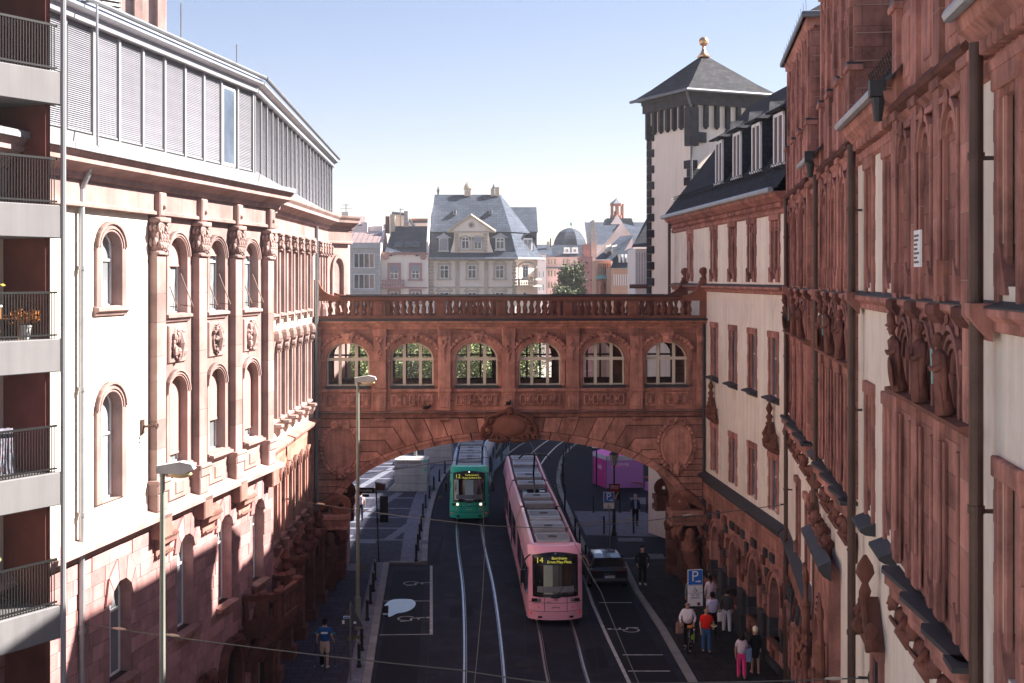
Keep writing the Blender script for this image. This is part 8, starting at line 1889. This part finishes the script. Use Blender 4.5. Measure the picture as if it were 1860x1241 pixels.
text(t, 'beratung', 'plate_white', Matrix.Translation((1.0,-.02,1.72)) @ FACE, .3); text(t, 'info', 'plate_white', Matrix.Translation((-.33,1.1,1.4)) @ Matrix.Rotation(R(-76),4,'Z') @ FACE, .5)
m_ = MB(); m_.prism([(.3,1.45),(.9,1.45),(1.0,1.62),(1.5,1.62),(1.5,1.78),(.3,1.6)], -.012, -.004) ; m_.build('print_patch', 'tent_pink', t)
# beer table and benches
cm('bench_red', (.33,.06,.05)); 
def bench(px, py, rz, L_b, h_b, w_b, nm, lab):
    g = at(px, py); t = thing(nm, lab, nm, g, rz); MB().box(-L_b/2, L_b/2, -w_b/2, w_b/2, h_b-.03, h_b).build('top', 'bench_red', t)
    for sx in (-1, 1):
        m_ = MB(); m_.tube([(sx*L_b*.38,-w_b*.4,0),(sx*L_b*.36,-w_b*.4,h_b-.03)], .02, 5); m_.tube([(sx*L_b*.38,w_b*.4,0),(sx*L_b*.36,w_b*.4,h_b-.03)], .02, 5); m_.tube([(sx*L_b*.37,-w_b*.4,h_b*.4),(sx*L_b*.37,w_b*.4,h_b*.4)], .015, 5); m_.build('leg', 'grey_metal', t)
bench(1153, 888, R(-52), 2.0, .46, .26, 'bench', 'red folding bench in front of the violet wall of the tent'); bench(1170, 886, R(-50), 2.2, .77, .5, 'table', 'red folding table beside the tent, partly behind the arch')
o = MB().box(-.5, .5, -.02, .02, 0, .6).build('printed_banner', 'tent_violet', loc=at(1180, 892)); o.rotation_euler = (R(-8), 0, R(-50)); o['label'] = 'violet banner hanging low at the end of the folding table'; o['category'] = 'banner'
# concrete blocks
def blockstack(px0, px1, py, nb, label, grp):
    a = at(px0, py); b = at(px1, py); w_ = b.x-a.x; t = thing('concrete_block_stack', label, 'concrete blocks', ((a.x+b.x)/2, a.y+1.0, .12), R(-2), grp)
    um = unit_block('concrete_slab_block', 'concrete', .012)
    for k in range(nb): place(um, 'slab', t, (rnd.uniform(-.03,.03), 0, .27+.545*k), rnd.uniform(-.01,.01), (w_, 2.0, .53))
    return t, w_
t, w_ = blockstack(717, 777, 893, 4, 'stack of four pale concrete slabs with faint writing on the plaza', None)
text(t, 'NOLI TURBARE', 'towel_red', Matrix.Translation((-.1, -1.02, 1.98)) @ FACE, .24); text(t, 'circulos', 'print_purple', Matrix.Translation((-.45, -1.02, 1.76)) @ FACE, .16)
for z in (2.1, 1.5): MB().box(w_/2-.22, w_/2-.06, -1.03, -1.01, z-.08, z+.1).build('green_tag', 'tram_green', t)
m_ = MB(); m_.box(-w_/2+.35, w_/2-.35, -.6, .7, 2.17, 2.22); m_.build('top_plate', 'concrete', t); MB().tube([(.15,.6,2.2),(.15,.6,6.5)], .12, 10).build('steel_tube', 'grey_metal', t); MB().prism([(-w_/2-.5,0),(-w_/2,0),(-w_/2,.5)], -.9, .9).build('ramp_wedge', 'concrete', t)
blockstack(771, 822, 843, 4, 'farther stack of pale concrete slabs, partly hidden behind the green tram', None)
# wires
wire = cm('wire', (.10,.10,.09), .5)
def cable(pts, r, name, label, cat='cable', ins=()):
    P_ = [Vector(p) for p in pts]; q = []
    for a, b in zip(P_, P_[1:]):
        for k in range(6): t_ = k/6; q.append(a.lerp(b, t_)-Vector((0,0,.012*(b-a).length*4*t_*(1-t_)*.5)))
    q.append(P_[-1]); t = thing(name, label, cat, P_[0]); off = P_[0]
    MB().tube([p-off for p in q], r, 5).build('strand', 'wire', t)
    for k, f in ins:
        a, b = P_[k], P_[k+1]; c = a.lerp(b, f)-off; d = (b-a).normalized()*.18; MB().tube([c-d, c, c+d], [.02,.04,.02], 6).build('insulator', 'stone_beige', t)
    return t
def wallpt(W, px, z, out=.05): x = W.x(px); v = W.p0+W.u*x+W.n*out; return Vector((v.x, v.y, z))
p1 = wallpt(WB, 150, 6.15); p2 = wallpt(WR, 1582, 6.75)
cable([p1, (-1.2, 30.5, 5.75), (.9, 29.5, 5.75), p2], .016, 'span_wire', 'near span wire crossing the bottom of the picture from the left facade', ins=((0,.1),(0,.25),(2,.9)))
q1 = wallpt(WA, 513, 5.9); q2 = wallpt(WF, 1430, 6.45)
cable([q1, (-1.05, 49.0, 5.62), (2.0, 48.6, 5.6), q2], .016, 'span_wire', 'middle span wire running past the nose of the green tram to the right wing', ins=((0,.2),(2,.55)))
cable([(-9.2, 61.4, 5.4), (-3.3, 66, 5.65), (1.4, 70, 5.6)], .014, 'span_wire', 'thin dark span wire above the roof of the green tram', ins=((0,.6),))
for tr, lab in ((GREEN, 'contact wire above the green tram track'), (PINK, 'contact wire above the pink tram track')):
    cable([(p[0], p[1], 5.55) for p in tr[::3] if 24 < p[1] < 140], .011, 'contact_wire', lab)
for W, px, z in ((WA, 513, 5.9), (WF, 1430, 6.45), (WR, 1582, 6.75)):
    v = wallpt(W, px, z, .0); t = thing('wire_anchor', 'round wall anchor holding a span wire at the '+{513:'left wing', 1430:'right wing near the downpipe', 1582:'lower edge of the right facade'}[px], 'anchor', v, W.rz)
    m_ = MB(); m_.lathe([(.14,0),(.14,.03),(.06,.06)], 0, 0, 0, 10); m_.move(Matrix.Rotation(R(90), 4, 'X')); m_.build('plate', 'lead', t); MB().tube([(0,0,0),(0,-.25,0)], .03, 6).build('eye_bolt', 'lead', t)
# bicycle
def bicycle(g, rz, label):
    t = thing('bicycle', label, 'bicycle', g, rz)
    for y, nm in ((-.52, 'front_wheel'), (.52, 'rear_wheel')):
        m_ = MB(); m_.torus((0,0,.34), .32, .32, .02, 24, 6); m_.move(Matrix.Rotation(R(90), 4, 'Z')); m_.move(Matrix.Translation((0,y,0))); wh = m_.build(nm, 'rubber', t)
        m_ = MB()
        for k in range(12): a = k*R(30); m_.tube([(0,y,.34),(0,y+.3*math.cos(a),.34+.3*math.sin(a))], .003, 3)
        m_.build('spokes', 'grey_metal', wh)
    B = (0,.08,.3); Hd = (0,-.36,.82); S_ = (0,.2,.85); m_ = MB(); m_.tube([B,S_],.018,6); m_.tube([B,(0,-.38,.7)],.02,6); m_.tube([S_,Hd],.018,6); m_.tube([B,(0,.52,.34)],.012,6); m_.tube([(0,.19,.8),(0,.52,.34)],.012,6); m_.tube([Hd,(0,-.4,.66),(0,-.52,.34)],.018,6); m_.build('frame', 'grey_metal', t)
    m_ = MB(); m_.tube([(-.3,-.25,1.0),(-.12,-.36,.98),(0,-.36,.95),(.12,-.36,.98),(.3,-.25,1.0)], .014, 6); m_.tube([(0,-.36,.82),(0,-.36,.96)], .014, 6); m_.build('handlebar', 'black_metal', t)
    m_ = MB(); m_.bbox(-.09,.09,.08,.34,.88,.94,.02); m_.build('saddle', cm('orange_cover', (.7,.2,.05)).name, t); m_ = MB(); m_.tube([(-.09,.05,.2),(-.02,.08,.3),(.02,.08,.3),(.09,.1,.4)], .01, 5); m_.lathe([(.08,0),(.08,.01)], 0, 0, 0, 12); m_.build('pedals', 'grey_metal', t)
    m_ = MB(); m_.bbox(-.16,-.04,.35,.65,.4,.72,.03); m_.build('pannier', 'black_metal', t); m_ = MB(); m_.bbox(.04,.17,.35,.6,.36,.52,.03); m_.build('lime_bag', cm('lime', (.35,.6,.05)).name, t); MB().tube([(-.02,.1,.3),(-.22,.18,0)], .012, 5).build('kickstand', 'grey_metal', t)
bicycle(at(1252, 1183), R(-12), 'grey bicycle with orange saddle pushed by the man in the white sweater')
# ------------------------------------------------------------------ people: one skinned body each, clothes and hair as children
for n_, c_ in (('cloth_blue',(.015,.10,.30)),('cloth_khaki',(.62,.45,.34)),('cloth_black',(.008,.008,.010)),('cloth_navy',(.012,.014,.028)),('cloth_white',(.86,.82,.84)),('cloth_lilac',(.72,.68,.92)),('cloth_red',(.88,.02,.015)),('cloth_jeans',(.05,.12,.28)),
    ('cloth_tweed',(.075,.065,.062)),('cloth_offwhite',(.82,.77,.84)),('cloth_rose',(.80,.64,.68)),('cloth_fuchsia',(.85,.06,.24)),('cloth_grey',(.15,.16,.18)),('cloth_shirt',(.22,.32,.58)),('shoe_white',(.6,.58,.55)),('hair_dark',(.012,.009,.008)),('hair_brown',(.03,.018,.012)),('hair_grey',(.35,.34,.33)),('hair_blond',(.85,.77,.55)),('bag_tan',(.28,.17,.14)),('bag_blue',(.25,.35,.55))): cm(n_, c_, .85)
JOBS = []
def skinned(name, m, parent, V, E, root=0, sub=1, extra=None):
    me = bpy.data.meshes.new(name); me.from_pydata([v[0] for v in V], E, []); o = bpy.data.objects.new(name, me); col.objects.link(o)
    md = o.modifiers.new('skin', 'SKIN'); md.use_smooth_shade = True; sk_ = me.skin_vertices[0].data
    for i, v in enumerate(V): r = v[1]; sk_[i].radius = (r, r) if not isinstance(r, tuple) else r; sk_[i].use_root = (i == root)
    s_ = o.modifiers.new('sub', 'SUBSURF'); s_.levels = sub; s_.render_levels = sub
    JOBS.append((o, m, parent, name, extra))
def person(px, py, label, rz=0, h=1.78, z=.12, top='cloth_white', bottom='cloth_black', shoes='cloth_black', hair='hair_dark', hairstyle='short', sleeves='long', legs='long', step=.0,
           armL=None, armR=None, head=0, coat=False, belly=0, female=False, skirt=False, glasses=False, inner=None, group=None, loc=None):
    g = at(px, py, z) if loc is None else Vector(loc); t = thing('person', label, 'person', g, rz, group); k = h/1.78; t.scale = (k, k, k)
    sw = .175 if not female else .155; hp = .095
    f = step    # fore-aft stride, -y is forward
    J = {}
    for s_, nm in ((-1, 'L'), (1, 'R')):
        d = f*s_; J['hip'+nm] = (s_*hp, 0, .93); J['knee'+nm] = (s_*(hp+.01), -d*.42-.02*abs(f), .50); J['ank'+nm] = (s_*(hp+.01), -d*.8+(.06 if d < 0 else 0)*abs(f)*3, .09+(.05 if d < 0 else 0)*min(1, abs(f)*4)); J['toe'+nm] = (s_*(hp+.03), -d*.8-.15, .045)
        J['sh'+nm] = (s_*sw, 0, 1.43)
        a = armL if s_ < 0 else armR
        if a is None: a = ((s_*(sw+.075), .02+d*.3, 1.16), (s_*(sw+.07), -.06+d*.7, .90))
        J['elb'+nm], J['wri'+nm] = a
    def hand(s_, nm, V, E, iw):
        w_ = Vector(J['wri'+nm]); d = (w_-Vector(J['elb'+nm])).normalized(); pal = w_+d*.085; V.append((tuple(pal), (.040, .024))); E.append((iw, len(V)-1)); return w_, d, pal
    V = [((0,0,.96), (.11,.09)), ((0,-belly*.3,1.12), (.10,.08)), ((0,0,1.32), (.12,.09)), ((0,0,1.43), .07), ((0,-.005,1.50), .052), ((0,-.015,1.58), .068), ((0,-.02,1.665), .102), ((0,-.012,1.74), .078)]
    E = [(i, i+1) for i in range(7)]; fingers = []
    for s_, nm in ((-1, 'L'), (1, 'R')):
        b = len(V); V += [(J['hip'+nm], .08), (J['knee'+nm], .055), (J['ank'+nm], .042), (J['toe'+nm], .036)]; E += [(0, b), (b, b+1), (b+1, b+2), (b+2, b+3)]
        b = len(V); V += [(J['sh'+nm], .06), (J['elb'+nm], .042), (J['wri'+nm], .029)]; E += [(3, b), (b, b+1), (b+1, b+2)]; fingers.append((s_,)+hand(s_, nm, V, E, b+2))
    ex = MB(); 
    for s_, w_, d, pal in fingers:     # four fingers and a thumb, slightly curled
        side = Vector((0,1,0)) if abs(d.y) < .7 else Vector((1,0,0)); side = (side-d*side.dot(d)).normalized(); nrm = d.cross(side).normalized()*(-s_ if d.z < 0 else s_)
        for q, ln in ((-1.5, .062), (-.5, .075), (.5, .08), (1.5, .068)):
            b_ = pal+side*q*.019; ex.tube([b_-d*.01, b_+d*ln*.5, b_+d*ln*.85+nrm*.02, b_+d*ln+nrm*.04], [.0105,.0095,.0085,.006], 5)
        b_ = w_+d*.035-side*.035; ex.tube([b_, b_+d*.03-side*.028, b_+d*.06-side*.03+nrm*.012], [.012,.011,.008], 5)
    ex.tube([(0,-.10,1.665),(0,-.128,1.64),(0,-.105,1.63)], [.012,.017,.012], 5)
    for sx in (-1, 1): ex.ball((sx*.088, -.005, 1.655), .026, 6, 5, sx=.4, sz=1.3); ex.ball((sx*.033, -.1, 1.68), .012, 5, 4)
    ex.tube([(-.025,-.104,1.605),(.025,-.104,1.605)], .007, 4)
    skinned('body', 'skin', t, V, E, extra=ex)
    # trousers / shorts / skirt
    if skirt:
        m_ = MB(); m_.lathe([(.16,0),(.17,.2),(.15,.42),(.13,.5)], 0, 0, .62, 12, sy=.75); m_.build('skirt', bottom, t, True)
    else:
        V = [((0,0,1.06), (.16,.13)), ((0,0,.9), (.165,.14))]; E = [(0,1)]
        for nm in 'LR':
            hpv, kn, an = J['hip'+nm], J['knee'+nm], J['ank'+nm]; b = len(V)
            if legs == 'short': V += [((hpv[0], hpv[1], .84), .11), ((hpv[0]*.5+kn[0]*.5, (hpv[1]+kn[1])*.5, .66), .095), ((kn[0], kn[1], .53), .09)]
            else: V += [((hpv[0], hpv[1], .84), .108), (kn, .082), ((an[0], an[1], an[2]-.045), .07)]
            E += [(1, b), (b, b+1), (b+1, b+2)]
        skinned('trousers', bottom, t, V, E)
    # shirt or jacket
    lo = .80 if coat else .91
    V = [((0,0,lo), (.195,.16)), ((0,-belly*.35,1.12), (.18+belly,.15+belly)), ((0,0,1.32), (.20,.15)), ((0,0,1.49), (.095,.085))]; E = [(0,1),(1,2),(2,3)]
    for s_, nm in ((-1,'L'),(1,'R')):
        b = len(V); e_, w_ = Vector(J['elb'+nm]), Vector(J['wri'+nm]); V.append((J['sh'+nm], .076)); E.append((2, b)); 
        if sleeves == 'long': V += [(tuple(e_), .056), (tuple(e_.lerp(w_, .93)), .043)]; E += [(b, b+1), (b+1, b+2)]
        elif sleeves == 'short': V += [(tuple(Vector(J['sh'+nm]).lerp(e_, .75)), .062)]; E += [(b, b+1)]
    skinned('jacket' if coat else 'shirt', top, t, V, E)
    if inner: m_ = MB(); m_.prism([(-.05,1.0),(.05,1.0),(.075,1.46),(-.075,1.46)], -.185, -.15); m_.build('shirt_front', inner, t)
    # shoes
    for nm in 'LR':
        a, b = Vector(J['ank'+nm]), Vector(J['toe'+nm]); m_ = MB(); m_.tube([a+Vector((0,.05,-.045)), a+Vector((0,-.02,-.04)), b+Vector((0,.02,-.005)), b+Vector((0,-.05,-.012))], [.042,.05,.045,.028], 8); m_.build('shoe', shoes, t, True)
    # hair
    m_ = MB()
    if hairstyle != 'bald': m_.ball((0, .012, 1.72), .105, 12, 9, sz=.95); m_.ball((0, .035, 1.66), .099, 10, 8)
    if hairstyle == 'ponytail': m_.ball((0,.1,1.72), .045, 8, 6); m_.tube([(0,.1,1.72),(0,.15,1.6),(0,.14,1.42)], [.04,.045,.015], 7)
    if hairstyle == 'bob': m_.tube([(0,.03,1.72),(0,.05,1.6),(0,.05,1.5)], [.1,.115,.10], 12)
    if hairstyle == 'long': m_.tube([(0,.03,1.72),(0,.07,1.58),(0,.09,1.38)], [.1,.12,.07], 12)
    if hairstyle == 'bald':
        m_ = MB(); m_.tube([(-.088,.0,1.66),(-.05,.075,1.65),(.05,.075,1.65),(.088,.0,1.66)], .022, 6)
    # keep the face free
    m_.v = [(x, y if (z > 1.735 or y > -.035) else -.035, z) for x, y, z in m_.v]; m_.build('hair', hair, t, True)
    if glasses: m_ = MB(); [m_.ball((sx*.035,-.118,1.68), .024, 8, 6, sy=.3) for sx in (-1,1)]; m_.tube([(-.09,-.0,1.685),(-.06,-.11,1.685),(.06,-.11,1.685),(.09,0,1.685)], .006, 4); m_.build('sunglasses', 'tram_black', t)
    return t
AW = math.pi
t = person(590, 1213, 'man in a blue printed t-shirt and beige shorts walking away on crutches', AW, 1.84, top='cloth_blue', bottom='cloth_khaki', legs='short', sleeves='short', shoes='shoe_white', step=.12, armL=((-.27,.07,1.17),(-.31,-.08,.98)), armR=((.27,.07,1.17),(.31,-.08,.98)))
m_ = MB(); m_.box(-.12,.12,.135,.15,1.27,1.335); m_.build('shirt_print', 'plate_white', t); m_ = MB(); m_.tube([(.105,-.03,.12),(.105,-.0,.48)], [.085,.09], 10); m_.build('leg_brace', 'cloth_black', t)
for sx, lab in ((-1, 'turquoise crutch in the right hand of the man in shorts'), (1, 'turquoise crutch in the left hand of the man in shorts')):
    c = thing('crutch', lab, 'crutch', tuple(t.location+Vector((sx*.33, .09, 0)))); MB().tube([(sx*.06,.0,.0),(0,0,1.0),(0,-.04,1.3)], .013, 6).build('shaft', 'cloth_black', c); MB().tube([(0,0,.99),(0,.12,1.0)], .018, 6).build('handle', cm('turquoise', (.05,.35,.36)).name, c); MB().lathe([(.025,0),(.025,.06)], sx*.06, 0, 0, 8).build('rubber_foot', 'turquoise', c); MB().torus((0,-.05,1.28), .05, .04, .012, 10, 5).build('cuff', 'turquoise', c)
person(1167, 1062, 'man in a black jacket and black trousers walking towards the camera beside the car', R(5), 1.84, top='cloth_black', coat=True, bottom='cloth_black', shoes='shoe_white', step=.06, armL=((-.32,0,1.18),(-.27,-.06,.97)), armR=((.32,0,1.18),(.27,-.06,.97)))
person(1154, 955, 'grey haired man in a dark suit and blue shirt standing on the light setts', 0, 1.84, top='cloth_navy', coat=True, bottom='cloth_black', hair='hair_grey', inner='cloth_shirt', step=.03)
person(1249, 1176, 'bald man in a white sweater and sunglasses pushing the bicycle', R(-6), 1.82, top='cloth_white', bottom='cloth_black', hairstyle='bald', hair='hair_grey', glasses=True, belly=.05, armL=((-.30,.0,1.16),(-.27,-.2,.98)), armR=((.30,.0,1.16),(.24,-.2,1.0)))
person(1283, 1186, 'bald man in a red polo shirt and blue jeans carrying food', R(4), 1.78, top='cloth_red', bottom='cloth_jeans', hairstyle='bald', hair='hair_grey', sleeves='short', belly=.05, step=.1, armR=((.29,.02,1.15),(.23,-.24,1.08)))
g = at(1283, 1186); t = thing('takeaway_food', 'yellow takeaway food held in the left hand of the man in red', 'food', (g.x+.25, g.y-.36, 1.22)); MB().lathe([(.05,0),(.11,.04),(.12,.06)], n=10).build('paper_tray', 'plate_white', t); m_ = MB(); [m_.ball((rnd.uniform(-.06,.06), rnd.uniform(-.06,.06), .07), .04, 6, 5) for _ in range(7)]; m_.build('filling', 'yellow_leaf', t)
person(1294, 1156, 'dark haired man in a lilac short sleeved shirt walking away behind the man in red', AW+R(8), 1.8, top='cloth_lilac', bottom='cloth_black', sleeves='short', belly=.03, step=.08)
person(1320, 1150, 'man in a grey brown blazer and white trousers walking away along the wall', AW-R(4), 1.84, top='cloth_tweed', coat=True, bottom='cloth_offwhite', hair='hair_brown', step=.16)
person(1290, 1118, 'dark haired woman with ponytail in a pale blouse, farthest of the group by the wall', AW+R(5), 1.74, top='cloth_rose', bottom='cloth_rose', hairstyle='ponytail', female=True, step=.08)
person(1256, 1122, 'person in a grey jacket walking behind the blue parking sign', AW, 1.8, top='cloth_grey', coat=True, bottom='cloth_black', step=.08)
person(1347, 1233, 'woman in a pale t-shirt and fuchsia trousers walking away with a blue bag', AW-R(6), 1.70, top='cloth_rose', bottom='cloth_fuchsia', hairstyle='bob', hair='hair_brown', sleeves='short', shoes='bag_tan', female=True, step=.14)
person(1372, 1224, 'blond woman in a black jacket and short skirt walking away, nearest the wall', AW, 1.74, top='cloth_black', coat=True, bottom='cloth_black', skirt=True, hairstyle='short', hair='hair_blond', shoes='skin', female=True, step=.1)
person(1070, 812, 'far pedestrian in jeans and white shoes, only legs visible under the arch, left of two', AW, 1.78, top='cloth_grey', bottom='cloth_jeans', shoes='shoe_white', step=.1); person(1090, 812, 'far pedestrian in dark trousers under the arch, right of two', 0, 1.75, top='cloth_black', bottom='cloth_navy', shoes='shoe_white', step=.1)
person(655, 945, 'pedestrian in a pale top half hidden behind the tall lamp post before the bridge', AW, 1.75, top='cloth_rose', bottom='cloth_navy', sleeves='short', hair='hair_brown', step=.1)
def bag(loc, m, lab, s=(.14,.06,.16)):
    t = thing('bag', lab, 'bag', loc); m_ = MB(); m_.bbox(-s[0], s[0], -s[1], s[1], -s[2], s[2], .04); m_.build('pouch', m, t); MB().torus((0,0,s[2]), s[0]*.7, .12, .012, 14, 5, 0, math.pi).build('handle', m, t)
g = at(1235, 1178); bag((g.x, g.y, .92), 'bag_tan', 'tan bag hanging from the handlebar side of the man in the white sweater', (.15,.1,.2)); g = at(1357, 1234); bag((g.x+.06, g.y+.06, .98), 'bag_blue', 'light blue shoulder bag of the woman in fuchsia trousers', (.12,.09,.24))
g = at(1308, 1158); bag((g.x, g.y, .95), 'cloth_offwhite', 'white carrier bag beside the man in the lilac shirt', (.1,.05,.18))
bpy.context.view_layer.update(); dg = bpy.context.evaluated_depsgraph_get()
done = []
for o, m, parent, name, ex in JOBS:
    me = bpy.data.meshes.new_from_object(o.evaluated_get(dg)); done.append((o, me, m, parent, name, ex))
for o, me, m, parent, name, ex in done:
    bpy.data.objects.remove(o)
    if ex is not None:
        bm = bmesh.new(); bm.from_mesh(me); t_ = bpy.data.meshes.new('x'); t_.from_pydata(ex.v, [], ex.f); bm.from_mesh(t_); bm.to_mesh(me); bm.free(); bpy.data.meshes.remove(t_)
    me.materials.clear(); me.materials.append(MATS[m]); me.shade_smooth(); o2 = bpy.data.objects.new(name, me); col.objects.link(o2); o2.parent = parent
# ------------------------------------------------------------------ thin summer haze
hz = MB().box(-590, 590, -20, 880, -1.2, 47).build('haze', 'plaster_white', kind='stuff')
hm = bpy.data.materials.new('haze_air'); hm.use_nodes = True; hn = hm.node_tree; hn.nodes.clear()
ho = hn.nodes.new('ShaderNodeOutputMaterial'); hv = hn.nodes.new('ShaderNodeVolumePrincipled'); hv.inputs['Density'].default_value = .0003; hv.inputs['Color'].default_value = (.93, .95, 1, 1); hv.inputs['Anisotropy'].default_value = .2
hn.links.new(hv.outputs[0], ho.inputs['Volume']); hz.data.materials.clear(); hz.data.materials.append(hm)
